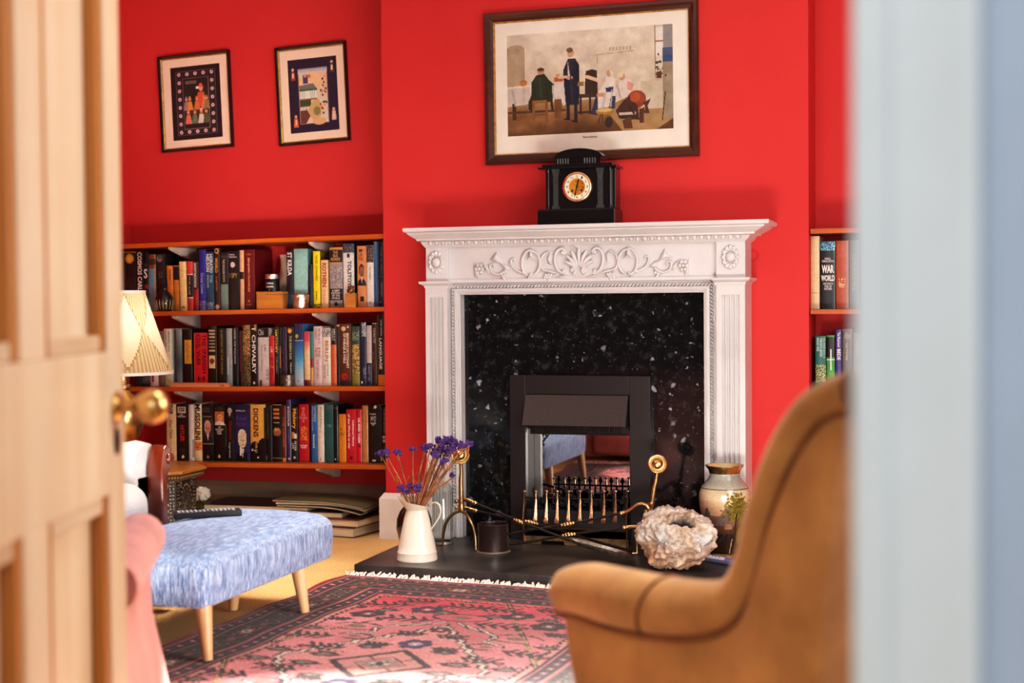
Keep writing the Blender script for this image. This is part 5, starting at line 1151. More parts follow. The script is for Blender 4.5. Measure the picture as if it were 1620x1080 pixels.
# -- lower left shelf
book('C', C1, 182, 300, 150, (228, 206, 156), [('m', 0, .17, [(60, 56, 52), (190, 180, 160), (40, 36, 34), (120, 110, 100)], .05, .75)], [('Alan Clark', .27, .62, .35, .65, (120, 100, 60), 'v'), ('diaries', .66, .84, .4, .55, (180, 160, 120), 'v'), ('W&N', .93, .95, .2, .7, (150, 130, 90), 'h')], 'cream book with a dark photograph at top, far left by the wooden arm')
book('C', C1, 306, 447, 150, (22, 22, 20), [('r', .04, .15, (216, 206, 190), .12, .85), ('m', .06, .13, [(60, 56, 50), (120, 112, 100), (190, 180, 166)], .25, .7), ('m', .78, .88, [(60, 56, 40), (22, 22, 20)], .3, .75), ('d', .55, .93, .12, W_)], [('IAN\nKERSHAW', .17, .23, .1, .85, W_, 'h'), ('HITLER', .37, .66, .35, .7, (206, 40, 36), 'v', .03)], 'black book with a red vertical title and small white picture')
book('C', C1, 452, 518, 152, (222, 216, 208), [('r', .62, .95, (150, 146, 146), .7, 1)], [], 'plain white book second right of the red titled black book')
book('C', C1, 520, 614, 146, (232, 214, 160), [('g', 0, .6, (236, 228, 206), (236, 206, 120)), ('r', .66, .82, (226, 150, 70)), ('m', .67, .81, [(196, 70, 40), (232, 170, 90)], .1, .9)], [('MUSSOLINI', .0, .63, .18, .88, (14, 14, 14), 'v', .03), ('HAROLD', .95, .97, .2, .8, (140, 110, 60), 'h')], 'cream and yellow book with heavy black capitals and orange text')
book('C', C1, 617, 758, 150, (20, 18, 18), [('r', .26, .69, (60, 50, 50)), ('p', .26, .69, (206, 150, 128), (30, 26, 28), (216, 180, 160)), ('r', .69, .70, (170, 150, 130)), ('r', .255, .26, (130, 120, 110)), ('d', .5, .93, .12, (180, 130, 130))], [('JOHN\nMAJOR', .05, .15, .08, .75, (120, 110, 110), 'h', .0), ('THE AUTOBIOGRAPHY', .2, .23, .1, .9, (170, 160, 150), 'h')], 'black book with a portrait of a bald man, hand to chin')
book('C', C1, 766, 902, 150, (14, 13, 13), [('r', .13, .37, (216, 130, 50), .05, .88), ('p', .13, .37, (230, 176, 120), (226, 216, 206), (170, 96, 36)), ('d', .45, .92, .13, (220, 200, 150))], [('THE\nDOWNING\nSTREET\nYEARS', .39, .53, .12, .85, W_, 'h', .01), ('A LIFE', .04, .11, .1, .8, (80, 70, 66), 'h')], 'black book with an orange portrait of a fair haired woman')
book('C', C1, 905, 1010, 152, (18, 16, 20), [('p', .03, .24, (214, 190, 186), (40, 36, 44), (60, 50, 50)), ('r', .36, .75, (150, 150, 160), .02, .06)], [('Nietzsche', .29, .62, .45, .8, (150, 50, 40), 'v', .01), ('Rudiger Safranski', .67, .94, .35, .6, (200, 196, 196), 'v')], 'black book with dull red script and a small dark portrait')
book('C', C1, 1016, 1200, 150, (44, 42, 92), [('g', 0, .4, (32, 32, 72), (52, 48, 110)), ('p', .40, 1.0, (226, 206, 170), (16, 15, 20), (232, 218, 190)), ('r', .62, 1.0, (44, 42, 92), .86, 1), ('r', .74, .9, W_, .36, .44)], [('PETER GAY', .10, .125, .1, .75, W_, 'h'), ('Freud', .20, .28, .15, .8, (104, 70, 150), 'h'), ('A Life for Our Time', .31, .37, .15, .75, (120, 60, 110), 'h')], 'wide purple blue book with a white bearded man in black')
def amber():
    d = [('g', 0, .5, (234, 190, 104), (230, 176, 84)), ('r', .72, 1, K_), ('d', .30, .74, .30, K_), ('d', .85, .68, .30, K_), ('r', .62, .72, K_, .6, 1), ('r', .05, .6, (40, 36, 24), .9, 1), ('d', .12, .80, .07, W_), ('d', .28, .81, .05, W_), ('d', .5, .93, .07, W_)]
    return book('C', C1, 1206, 1395, 150, (230, 180, 90), d, [('DICKENS', .07, .57, .22, .55, (96, 22, 20), 'v', .03), ('PETER ACK', .67, .85, .32, .46, (230, 190, 110), 'v', .01)], 'amber yellow book with dark red capitals over black silhouettes', side=(20, 18, 18))
amber()
book('C', C1, 1398, 1472, 155, (20, 22, 24), [('m', .0, .6, [(20, 22, 24), (40, 50, 40), (100, 96, 60)], .0, .4), ('r', .88, .97, W_, .02, .12)], [], 'narrow black book right of the amber yellow one')
book('C', C1, 1476, 1590, 150, (16, 15, 16), [('r', .0, .012, G_)]+[('r', .07+.07*i, .11+.07*i, (206, 140, 70), .1, .8) for i in range(3)]+[('r', .31, .325, (200, 180, 140), .1, .8), ('d', .5, .48, .42, (150, 100, 56)), ('d', .35, .44, .16, (206, 160, 110)), ('d', .65, .44, .16, (190, 140, 90)), ('r', .93, .945, (150, 130, 50)), ('r', .98, .99, (150, 130, 50))], [], 'black book with gold bars and a small golden mask')
book('C', C2, 202, 252, 160, (110, 36, 28), [('r', .93, 1, (214, 150, 70), .1, .9)], [('THE CRIMEA', .2, .75, .25, .65, (206, 110, 70), 'v')], 'narrow maroon book with orange lettering')
book('C', C2, 254, 312, 92, (58, 50, 92), [('r', .0, .1, (74, 62, 110)), ('d', .6, .95, .2, W_)], [('BYZANTIUM', .11, .42, .35, .75, W_, 'v', .02), ('NORWICH', .48, .7, .4, .7, (130, 120, 170), 'v')], 'narrow purple book, the tallest of its shelf')
book('C', C2, 315, 398, 180, (22, 24, 36), [('r', .45, .57, (214, 150, 70), .05, .55), ('r', .49, .57, (226, 214, 200), .5, .85), ('d', .5, .92, .16, W_)], [('Malory', .03, .4, .15, .85, (236, 176, 30), 'v', .03), ('PETER\nLIFE', .62, .8, .15, .8, (214, 206, 180), 'v', .01)], 'dark navy book with big yellow letters and a small picture')
book('C', C2, 407, 532, 150, (186, 26, 40), [('m', .38, .62, [(214, 140, 50), (186, 26, 40), (226, 176, 70), (186, 26, 40)], .2, .85)], [('THE\nSIX\nWIVES\nOF HENRY\nVIII', .05, .31, .1, .9, (240, 170, 160), 'h', .01), ('ANTONIA\nFRASER', .70, .76, .12, .88, W_, 'h')], 'crimson book with a pink title stack and gold emblem')
book('C', C2, 545, 635, 150, (30, 104, 164), [('r', 0, 1, (22, 26, 40), 0, .22), ('g', 0, .3, (44, 80, 120), (30, 104, 164)), ('r', 0, 1, (20, 26, 40), 0, .2)], [('CATHERINE', .03, .3, .6, .9, (180, 206, 226), 'v', .01), ('Edward Alleyn Lunn', .04, .45, .28, .52, (170, 200, 226), 'v'), ('Illustrated', .52, .75, .45, .7, W_, 'v')], 'blue book with a dark left edge and pale lettering')
book('C', C2, 622+15, 716, 155, (226, 220, 204), [('d', .45, .95, .14, (190, 110, 90)), ('m', .42, .5, [(160, 180, 190), (226, 220, 204)], .3, .6)], [('Blood Royal', .04, .4, .35, .8, (120, 130, 140), 'v', .01)], 'off white book with soft grey title, right of the blue one')
book('C', C2, 718, 830, 155, (36, 92, 92), [('g', 0, .15, (70, 110, 106), (36, 92, 92)), ('m', .34, .38, [(110, 150, 150), (36, 92, 92)], .3, .8)], [], 'plain teal green hardback on the lowest shelf')
book('C', C2, 833, 888, 165, (16, 16, 17), [('d', .4, .94, .16, W_), ('r', .03, .06, (80, 80, 80))], [], 'narrow black book between the teal and orange books')
book('C', C2, 897, 985, 270, (222, 144, 30), [], [('of', .28, .34, .3, .6, (90, 50, 14), 'v'), ('GOLD', .38, .44, .2, .75, (90, 50, 14), 'h')], 'short golden orange paperback')
book('C', C2, 988, 1112, 212, (206, 26, 48), [('d', .5, .91, .16, (70, 16, 26)), ('m', .78, .84, [(150, 20, 36), (206, 26, 48)], .2, .8)], [('of the World at war', .08, .74, .2, .42, W_, 'v', .03), ('Unfinished History', .2, .69, .58, .82, W_, 'v', .03)], 'wide red paperback with two columns of bold white text')
book('C', C2, 1114, 1178, 212, (210, 30, 52), [('d', .6, .69, .24, (40, 14, 20))], [('US AND THEM', .16, .62, .3, .75, W_, 'v', .04)], 'narrow red paperback beside the wide red one')
book('C', C2, 1182, 1254, 165, (200, 144, 76), [], [('a voyage to the south', .1, .6, .6, .8, (110, 70, 30), 'v'), ('Y', .87, .92, .35, .65, (90, 50, 20), 'h')], 'ochre tan book right of the red paperbacks')
book('C', C2, 1258, 1420, 160, (14, 14, 17), [('d', .55, .03, .12, W_), ('m', .18, .28, [(206, 206, 206), (90, 90, 90), (14, 14, 17)], .15, .6), ('r', .94, .975, W_, .3, .55)], [('THOMAS', .14, .165, .1, .6, W_, 'h'), ('WARS\nOF', .30, .35, .15, .6, W_, 'h')], 'wide glossy black book with white emblem, near the right end')
book('C', C2, 1424, 1474, 190, (24, 22, 24), [('d', .4, .53, .4, (206, 190, 160)), ('d', .5, .6, .4, (180, 170, 150))], [('THE SPLENDID', .02, .45, .5, .8, (150, 146, 146), 'v')], 'narrow black book with two small portraits, right end of the shelf')
# -- right alcove
book('R1', R_, 85, 142, 90, (226, 196, 150), [('r', .02, .98, (206, 176, 130), .85, .95), ('r', .78, .79, (180, 150, 110))], [], 'tall cream book at the left end of the right alcove shelf')
book('R1', R_, 145, 238, 122, (22, 26, 34), [('g', 0, .14, (40, 110, 150), (150, 196, 210)), ('m', .02, .13, [(30, 80, 110), (150, 206, 220), (40, 120, 150)]), ('r', .145, .15, W_)], [('NIALL\nFERGUSON', .24, .31, .12, .9, W_, 'h', .0), ('WAR', .35, .47, .1, .92, W_, 'h', .04), ('WORLD', .50, .59, .06, .96, W_, 'h', .03), ('HISTORY\'S\nAGE OF\nHATRED', .61, .72, .2, .85, (206, 206, 206), 'h')], 'black and blue book reading WAR WORLD in white')
book('R1', R_, 241, 320, 118, (178, 84, 56), [('r', .04, .24, (186, 94, 64), .1, .9), ('r', .08, .085, (214, 150, 110)), ('m', .56, .66, [(230, 200, 160), (178, 84, 56), (178, 84, 56)], .2, .7)], [('GREAT\nWAR', .64, .69, .2, .7, (232, 206, 170), 'h')], 'terracotta coloured hardback right of the WAR WORLD book')
book('R1', R_, 323, 385, 115, (120, 124, 126), [], [('CHURCHILL', .2, .75, .3, .7, (170, 170, 170), 'v')], 'grey book at the edge of the white door frame')
book('R1', R_, 388, 470, 120, (90, 96, 110), [], [], 'slate book hidden behind the door frame')
book('R2', R_, 115, 180, 700, (22, 106, 100), [('m', .5, .8, [(196, 200, 150), (60, 90, 50), (110, 130, 70)])], [('THE OXFORD BOOK OF', .03, .38, .75, .95, (170, 206, 196), 'v'), ('TWENTIETH CENTURY', .03, .36, .42, .68, (206, 226, 220), 'v', .01), ('ENGLISH VERSE', .03, .26, .12, .36, (190, 214, 206), 'v')], 'sea green book with pale triple title lines')
book('R2', R_, 183, 235, 695, (60, 150, 64), [('r', .03, .38, (16, 18, 18)), ('r', .40, .42, W_), ('r', .2, .21, (200, 200, 196), .15, .85), ('r', .24, .6, (226, 226, 222), .44, .58), ('g', .6, 1, (70, 160, 70), (90, 170, 70))], [], 'green book with a black upper band and white stripe')
book('R2', R_, 238, 278, 660, (64, 58, 130), [], [('The Illustrated', .04, .27, .3, .75, W_, 'v', .01), ('BEDE', .3, .47, .25, .8, W_, 'v', .02)], 'narrow violet blue book right of the green banded one')
book('R2', R_, 280, 342, 655, (104, 92, 90), [('m', .02, .18, [(130, 118, 114), (90, 78, 76)]), ('d', .5, .12, .3, (150, 140, 130))], [('Voyage of the Beagle', .2, .48, .3, .6, (190, 180, 170), 'v')], 'grey brown book right of the violet blue one')
book('R2', R_, 345, 400, 680, (136, 134, 130), [], [('ATLAS', .1, .4, .3, .7, (190, 190, 186), 'v')], 'pale grey book low by the white door frame')

# ------------------------------------------------------------------ ornaments on the shelves
def onshelf(key, px, Y): X = onY(px, 450, Y).x; return X, LS[key](X)+.0006
X, Z = onshelf('A', 180+500/6.75, .035-.02)
Yv = .044
t = thing('black_pottery_vase', 'round black pottery vase with fluted belly on the shelf', 'vase', (X, Yv, Z))
prof = [(0, 0), (.026, 0), (.030, .003), (.037, .022), (.0395, .040), (.039, .052), (.034, .066), (.024, .079), (.015, .087), (.013, .094), (.015, .101), (.017, .104), (.015, .104), (.011, .095), (.01, .08), (0, .07)]
build('vase_body', MB().lathe((X, Yv, Z), prof, 32), M['blackvase'], t)
q = MB()
for k in range(16):
    a = 2*PI*k/16; q.tube([(X+r*math.cos(a), Yv+r*math.sin(a), Z+z) for r, z in ((.031, .006), (.0385, .024), (.0405, .040), (.039, .050))], [.0015, .0022, .0022, .0012], 6)
build('fluting', q, M['agedbrass'], t)
# pale bottle vase
X, Z = onshelf('A', 400+287/6.75, .12)
mb = MB().lathe((X, .165, Z), [(0, 0), (.030, 0), (.034, .006), (.037, .05), (.036, .085), (.029, .12), (.018, .155), (.0145, .185), (.0145, .205), (.018, .224), (.0195, .23), (.0165, .23), (.012, .21), (0, .2)], 32)
tag(build('bottle_vase', mb, mat('grey_cream_glaze', (176, 150, 132), .35, 0, .12), loc=(X, .165, Z)), 'pale slender necked vase standing behind the black tin', 'vase')
# wooden box, black tin on it
xa, za = onshelf('A', 400+36/6.75, .035); xb, _ = onshelf('A', 400+318/6.75, .035); zt = onY(425, 360+682/6.75, .035).z
WB = thing('wooden_box', 'plain orange wooden box with a black tin on top', 'box', ((xa+xb)/2, .075, za))
build('box_body', MB().box(xa, xb, .035, .125, za, zt-.012), M['oak'], WB, smooth=0, bevel=.0015); build('box_lid', MB().box(xa-.001, xb+.001, .034, .126, zt-.0115, zt), M['oak'], WB, smooth=0, bevel=.0015)
X = onY(400+200/6.75, 440, .07).x; r = .030; h = onY(430, 360+495/6.75, .07).z-zt
t = thing('candle_tin', 'black lidded tin with white print, standing on the wooden box', 'tin', (X, .078, zt))
body = build('tin_body', MB().lathe((X, .078, zt+.0003), [(0, 0), (r, 0), (r, h*.70), (r-.001, h*.72), (0, h*.72)], 36), M['blacktin'], t)
build('tin_lid', MB().lathe((X, .078, zt), [(0, h*.722), (r+.0008, h*.722), (r+.0012, h*.74), (r+.0008, h*.97), (r-.002, h), (0, h)], 36), M['silver'], t)
for s, v in (('CANDLE', .42), ('cassis', .24), ('8', .06)):
    lettering(s, lambda p, q, s=s, v=v, X=X, r=r, h=h, zt=zt: (X+r*1.01*math.sin((p-.5)*(1.2 if len(s) > 2 else .1)), .078-r*1.01*math.cos((p-.5)*(1.2 if len(s) > 2 else .1)), zt+h*(v+.10*q)), body, ink(W_), 'label_lettering', .01)
# silver lidded tin
X, Z = onshelf('A', 400+485/6.75, .03); r = .0335; h = onY(470, 360+700/6.75, .03).z-Z
t = thing('silver_tin', 'small engraved silver tin with lid in front of the turquoise book', 'tin', (X, -.0+.006+.03, Z))
yy = .0555
t.location = (X, yy, Z)
build('tin_body', MB().lathe((X, yy, Z), [(0, 0), (r-.002, 0), (r, .003), (r, h*.72), (0, h*.72)], 32), M['silver'], t); build('tin_lid', MB().lathe((X, yy, Z), [(0, h*.725), (r+.001, h*.725), (r+.0015, h*.78), (r+.001, h*.90), (r-.004, h*.97), (0, h)], 32), M['silver'], t)
# bookend: bronze head on a wood block
xa, za = onshelf('A', 400+980/6.75, .02); xb, _ = onshelf('A', 400+1088/6.75, .02); zt = onY(553, 360+700/6.75, .024).z; xc = (xa+xb)/2
t = thing('bookend', 'small wooden block bookend topped by a bronze animal head', 'bookend', (xc, .03, za))
build('wood_block', MB().box(xa, xb, .022, .0395, za, zt), M['oak'], t, smooth=0, bevel=.001)
q = MB(); q.ball((xc, .031, zt+.016), .015, 14, 10, .95, .52, 1.05); q.ball((xc-.002, .024, zt+.010), .008, 10, 8, 1, .6, .9)
for s in (-1, 1): q.ball((xc+s*.010, .032, zt+.026), .0055, 8, 6, 1, .6, 1); q.ball((xc+s*.012, .03, zt+.010), .007, 8, 6, .8, .7, 1.3)
q.ball((xc-.005, .0225, zt+.018), .002, 6, 4); q.ball((xc+.004, .0225, zt+.018), .002, 6, 4); q.tube([(xc, .031, zt), (xc, .031, zt+.008)], [.012, .009], 10, True, .5)
build('bronze_head', q, M['bronze'], t)
# flat pink wooden case
xa, za = onshelf('B', 220+362/7.714, .022); xb, _ = onshelf('B', 220+1080/7.714, .022); zt = onY(310, 490+890/7.714, .022).z
t = thing('wooden_pencil_case', 'long flat pale pink wooden case lying along the shelf edge', 'case', ((xa+xb)/2, .032, za))
c0 = build('case_body', MB().box(xa, xb, .0215, .0405, za, zt-.004), M['peachwood'], t, smooth=0, bevel=.001); build('case_lid', MB().box(xa-.0015, xb-.002, .0205, .0405, zt-.0036, zt), M['peachwood'], t, smooth=0, bevel=.001)
lettering('1968', lambda p, q, xb=xb, za=za: (xb-.045+.022*p, .0209, za+.004+.008*q), c0, ink((70, 50, 44)), 'stamped_lettering')
# small grey tin
X, Z = onshelf('B', 420+227/7.714, .03); h = onY(450, 490+790/7.714, .03).z-Z; r = .0305
t = thing('grey_tin', 'small dull grey lidded tin before the purple book', 'tin', (X, .053, Z))
build('tin_body', MB().lathe((X, .053, Z), [(0, 0), (r-.001, 0), (r, .003), (r, h*.8), (0, h*.8)], 32), M['greytin'], t); build('tin_lid', MB().lathe((X, .053, Z), [(0, h*.805), (r+.001, h*.805), (r+.001, h*.96), (r-.003, h), (0, h)], 32), M['greytin'], t)
# ------------------------------------------------------------------ persian rug
RA = R(-3.6); ROX, ROY = -.692, -.808; RW, RL, RCB = 1.30, 1.98, 1.06
def rugp(a, b, z=0): return (ROX+a*math.cos(RA)+b*math.sin(RA), ROY+a*math.sin(RA)-b*math.cos(RA), z)
NW, NL = 230, 380
cv = Canvas(NW, NL, (208, 122, 124)); X_, Y_m = cv.X*RW, cv.Y*RL
NAVY, DK, PNK, ROSE, CRM, OL_, RUST = (34, 26, 46), (40, 22, 24), (206, 116, 112), (170, 52, 62), (216, 196, 180), (96, 84, 62), (176, 84, 48)
edge = np.minimum(np.minimum(X_, RW-X_), np.minimum(Y_m, RL-Y_m))
# field with wash of pinks, brighter rose towards the ends
cv.wash(0, 1, 0, 1, 14, 10, 16); cv.a[:, :, 1] -= np.clip((.62-np.minimum(Y_m, RL-Y_m))/.35, 0, 1)*62; cv.a[:, :, 2] -= np.clip((.62-np.minimum(Y_m, RL-Y_m))/.35, 0, 1)*48
qx = np.abs(X_-RW/2); qy = np.abs(Y_m-RCB)
def stamp(f, mk=None):
    pass
# zigzag outer field band
along_ = np.where(edge == np.minimum(X_, RW-X_), Y_m, X_); tri = np.abs(((np.where(edge == np.minimum(X_, RW-X_), Y_m, X_)*1/.03) % 1)-.5)*.02
cv.put((edge > .238) & (edge < .246), DK); cv.put((edge > .25+tri) & (edge < .262+tri) & (((along_/.018) % 1) > .45), (196, 150, 110)); cv.put((edge > .262+tri) & (edge < .272+tri), DK)
# corner spandrel diagonal dotted lines
dg = qx/.40+qy/.82
dots = ((qx-qy)*60 % 1) > .45
cv.put((dg > 1.10) & (dg < 1.145) & (edge > .25), DK); cv.put((dg > 1.105) & (dg < 1.14) & dots & (edge > .25), (206, 160, 110))
# medallion outline (serrated), inner diamond
def dia(rx, ry, ser=.0, f=40): return qx/rx+qy/ry+ser*(np.abs(((qy*f) % 1)-.5)-.25)
o1 = dia(.31, .46, .10, 22)
cv.put((o1 > .93) & (o1 < 1.03), DK); cv.put((o1 > .955) & (o1 < 1.0), CRM); cv.put(o1 < .93, (214, 136, 134))
o2 = dia(.15, .16); cv.put((o2 > .84) & (o2 < 1.02), DK); cv.put(o2 < .84, (206, 140, 132)); cv.put((o2 < .9) & ((np.abs(qx-qy) < .004) | (np.abs(qx+qy-.075) < .004)), (60, 34, 36)); cv.put(dia(.07, .05) < 1, (150, 130, 116)); cv.put(dia(.03, .035) < 1, NAVY); cv.put((np.abs(qx-.02) < .006) & (qy < .006), CRM); cv.put((qx < .006) & (np.abs(qy-.022) < .006), CRM)
def motif4(x, y, fn):
    for sx in (-1, 1):
        for sy in (-1, 1): fn(RW/2+sx*x, RCB+sy*y, sx, sy)
def E_(x, y, rx, ry, c): cv.ell(x/RW, y/RL, rx/RW, ry/RL, c)
def Ln(x0, y0, x1, y1, w, c): cv.line(x0/RW, y0/RL, x1/RW, y1/RL, w/RW, c, RL/RW)
def flower(x, y, sx, sy, s=1, c1=NAVY, c2=PNK):
    s *= 1.25
    for k in range(6):
        a = k*PI/3; E_(x+math.cos(a)*.024*s, y+math.sin(a)*.024*s, .015*s, .015*s, c1)
    E_(x, y, .015*s, .015*s, c2); E_(x, y, .006*s, .006*s, CRM)
def sprig(x, y, sx, sy, s=1, c=DK):
    s *= 1.2
    Ln(x-.05*s*sx, y+.01*sy, x+.05*s*sx, y-.014*sy, .006, c)
    for k in (-.04, -.015, .01, .035): Ln(x+k*s*sx, y, x+(k+.018)*s*sx, y+.026*s*sy, .0065, c); Ln(x+k*s*sx, y, x+(k+.022)*s*sx, y-.026*s*sy, .0065, c)
    E_(x+.058*s*sx, y-.016*sy, .016*s, .012*s, NAVY); E_(x+.058*s*sx, y-.016*sy, .007*s, .006*s, ROSE)
def hookc(x, y, sx, sy, s=1):
    s *= 1.25
    pts = [(math.cos(t)*.055*s*sx, math.sin(t)*.03*s*sy) for t in np.linspace(.3, 5.2, 12)]
    for p, q in zip(pts, pts[1:]): Ln(x+p[0], y+p[1], x+q[0], y+q[1], .0045, DK)
    for p in pts[2:10:2]: E_(x+p[0], y+p[1], .009, .009, NAVY)
    E_(x, y, .02*s, .012*s, (120, 96, 80))
def leafm(x, y, sx, sy, s=1):
    P = lambda pts: [((x+sx*a*s)/RW, (y+sy*b*s)/RL) for a, b in pts]
    cv.poly(P([(-.05, 0), (-.02, -.022), (.02, -.026), (.055, -.006), (.03, .012), (.04, .028), (-.01, .024)]), DK); cv.poly(P([(-.03, 0), (-.01, -.013), (.02, -.015), (.035, -.003), (.01, .012)]), (150, 128, 112)); Ln(x-.05*s*sx, y, x+.05*s*sx, y-.004*sy, .003, NAVY)
    for k in (-.03, -.01, .012, .034): E_(x+k*s*sx, y+.034*s*sy, .006, .006, NAVY)
motif4(.23, .12, lambda *a: sprig(*a, .9)); motif4(.0, .225, lambda *a: flower(*a, 1.1, (54, 36, 76), (170, 140, 150))); motif4(.19, .05, lambda *a: leafm(*a)); motif4(.11, .16, lambda *a: leafm(*a, .8)); motif4(.10, .19, lambda *a: sprig(*a, .6)); motif4(.06, .33, lambda *a: sprig(*a, .7)); motif4(.0, .40, lambda *a: flower(*a, .7, DK, ROSE))
motif4(.25, .36, lambda *a: hookc(*a, 1.15)); motif4(.32, .22, lambda *a: sprig(*a, 1.0)); motif4(.33, .05, lambda *a: leafm(*a, .9)); motif4(.36, .30, lambda *a: leafm(*a, .8)); motif4(.08, .62, lambda *a: leafm(*a, 1.0)); motif4(.26, .60, lambda *a: leafm(*a, .9)); motif4(.14, .50, lambda *a: sprig(*a, 1.2)); motif4(.29, .53, lambda *a: flower(*a, 1.2, DK, (120, 60, 70))); motif4(.0, .57, lambda *a: hookc(*a, 1.3)); motif4(.15, .64, lambda *a: flower(*a, 1.1, NAVY, ROSE)); motif4(.30, .68, lambda *a: sprig(*a, 1.2)); motif4(.05, .72, lambda *a: sprig(*a, 1.1)); motif4(.22, .75, lambda *a: sprig(*a, .9)); motif4(.34, .44, lambda *a: sprig(*a, .6)); motif4(.22, .46, lambda *a: E_(a[0], a[1], .012, .012, NAVY)); motif4(.20, .25, lambda *a: hookc(*a, .8)); motif4(.36, .62, lambda *a: E_(a[0], a[1], .014, .02, DK)); motif4(.08, .45, lambda *a: E_(a[0], a[1], .02, .01, NAVY))
# zig lines with white cores in the field (scrolling arms)
for sx in (-1, 1):
    for sy in (-1, 1):
        pts = [(.02, .50), (.08, .44), (.06, .47), (.13, .41), (.11, .44), (.19, .36), (.17, .31), (.24, .27)]
        for p, q in zip(pts, pts[1:]):
            Ln(RW/2+sx*p[0], RCB+sy*p[1], RW/2+sx*q[0], RCB+sy*q[1], .009, DK); Ln(RW/2+sx*p[0], RCB+sy*p[1], RW/2+sx*q[0], RCB+sy*q[1], .004, CRM)
# borders
along = np.where(edge == np.minimum(X_, RW-X_), Y_m, X_)
cv.put(edge < .238, (58, 30, 34)); cv.put((edge > .065) & (edge < .178), (54, 32, 32))
cv.put(edge < .022, (132, 30, 44)); cv.put((edge > .018) & (edge < .058), (44, 24, 30)); cv.put((edge > .186) & (edge < .23), (40, 24, 34))
for e0 in (.018, .060, .178, .232): cv.put((edge > e0) & (edge < e0+.006), (190, 100, 100))
for e0 in (.066, .172): cv.put((edge > e0) & (edge < e0+.004), (110, 60, 60))
ph = (along/.052) % 1
for ec in (.038, .208): d = np.hypot((ph-.5)*.052, edge-ec); cv.put(d < .011, (150, 70, 74)); cv.put(d < .005, (206, 170, 150)); cv.put(np.hypot(((along/.052+.5) % 1-.5)*.052, edge-ec) < .006, (84, 72, 90))
cell = (along/.19).astype(int); ph = (along/.19) % 1; ee = edge-.122; aa = (ph-.5)*.19
d = np.hypot(aa*1.0, ee*1.5); th = np.arctan2(ee*1.5, aa)
fl = d < .048*(.75+.25*np.cos(6*th))
pal = [(150, 76, 56), (100, 84, 66), (168, 92, 52), (88, 64, 72)]
for k in range(4): cv.put(fl & (cell % 4 == k), pal[k])
cv.put((d < .022) & (cell % 2 == 0), (206, 196, 190)); cv.put((d < .022) & (cell % 2 == 1), (50, 30, 40)); cv.put(d < .010, (120, 60, 60))
for off in (.0,):
    a2 = ((along/.19+.5) % 1-.5)*.19
    cv.put((np.abs(np.abs(a2)-.02-.3*np.abs(ee)) < .006) & (np.abs(ee) < .05), (120, 66, 66)); cv.put(np.hypot(a2, ee) < .012, (170, 90, 80)); cv.put((np.hypot(np.abs(a2)-.03, np.abs(ee)-.035) < .010), (74, 66, 46)); cv.put((np.hypot(np.abs(a2)-.05, np.abs(ee)-.02) < .007), (150, 120, 100))
cv.a *= (1-.10*((np.arange(NL) % 3) == 0))[:, None, None]
cv.jitter(9)
def rugz(a, b):
    z = .007+.0016*math.sin(b*9+a*3)+.0012*math.sin(a*13+b*4)
    if a < .05: z += .010*max(0, math.sin(b*7.5+.5))**2*(1-a/.05)
    return z
mb = MB(); canvas_sheet(mb, cv, lambda u, v: rugp(u*RW+(.008*math.sin(v*17)+.005*math.sin(v*41))*(1-u), v*RL, rugz(u*RW, v*RL)))
n0 = len(mb.v); mb.cur = (70, 30, 34)
pts = [(i/60, 0) for i in range(61)]+[(1, j/80) for j in range(1, 81)]+[(1-i/60, 1) for i in range(1, 61)]+[(0, 1-j/80) for j in range(1, 80)]
ring = [rugp(u*RW+(.008*math.sin(v*17)+.005*math.sin(v*41))*(1-u), v*RL, rugz(u*RW, v*RL)) for u, v in pts]
n = len(ring); mb.add(ring+[(x, y, .0008) for x, y, z in ring], [(i, (i+1) % n, n+(i+1) % n, n+i) for i in range(n)])
RUG = thing('persian_rug', 'pink and dark patterned wool rug with white fringe before the hearth', 'rug', rugp(RW/2, RL/2, 0))
build('rug_pile', mb, M['rug'], RUG, smooth=60, normals=False)
mb = MB()
for side_b in (0, RL):
    sg = -1 if side_b == 0 else 1
    for i in range(230):
        a = RW*(i+.5)/230+random.uniform(-.002, .002); L = random.uniform(.014, .024) if sg < 0 else random.uniform(.02, .035); sx = random.uniform(-.007, .007)
        p0 = Vector(rugp(a, side_b, .007)); p1 = Vector(rugp(a+sx, side_b+sg*L*.5, random.uniform(.010, .017))); p2 = Vector(rugp(a+sx*2, side_b+sg*L, random.uniform(.002, .008) if sg > 0 else random.uniform(.008, .022)))
        mb.tube([p0, p1, p2], [.0026, .0040, .0028], 5)
o = build('fringe', mb, M['fringe'], RUG); o['kind'] = 'stuff'

# ------------------------------------------------------------------ blue footstool with remote control
FX0, FX1, FY0, FY1 = -.965, -.548, -2.035, -1.215; FZ0, FZ1 = .148, .285
ST_ = thing('footstool', 'blue woven footstool on tapered pale wooden legs', 'footstool', ((FX0+FX1)/2, (FY0+FY1)/2, 0))
def rr(x0, x1, y0, y1, r, z, n=6):
    out = []
    for cx_, cy_, a0 in ((x1-r, y1-r, 0), (x0+r, y1-r, 90), (x0+r, y0+r, 180), (x1-r, y0+r, 270)):
        for k in range(n+1): a = R(a0+90*k/n); out.append((cx_+r*math.cos(a), cy_+r*math.sin(a), z))
    return out
mb = MB(); rings = []
for ins, z, r in ((.02, FZ0, .02), (.006, FZ0+.002, .03), (0, FZ0+.012, .035), (-.006, FZ0+.07, .04), (-.004, FZ1-.03, .04), (.004, FZ1-.012, .045), (.016, FZ1, .05), (.04, FZ1+.010, .06), (.075, FZ1+.018, .07), (.12, FZ1+.0235, .07), (.17, FZ1+.026, .03)):
    rings.append(rr(FX0+ins, FX1-ins, FY0+ins, FY1-ins, min(r, .2), z))
mb.loft(rings); build('cushion', mb, M['bluefab'], ST_, smooth=60)
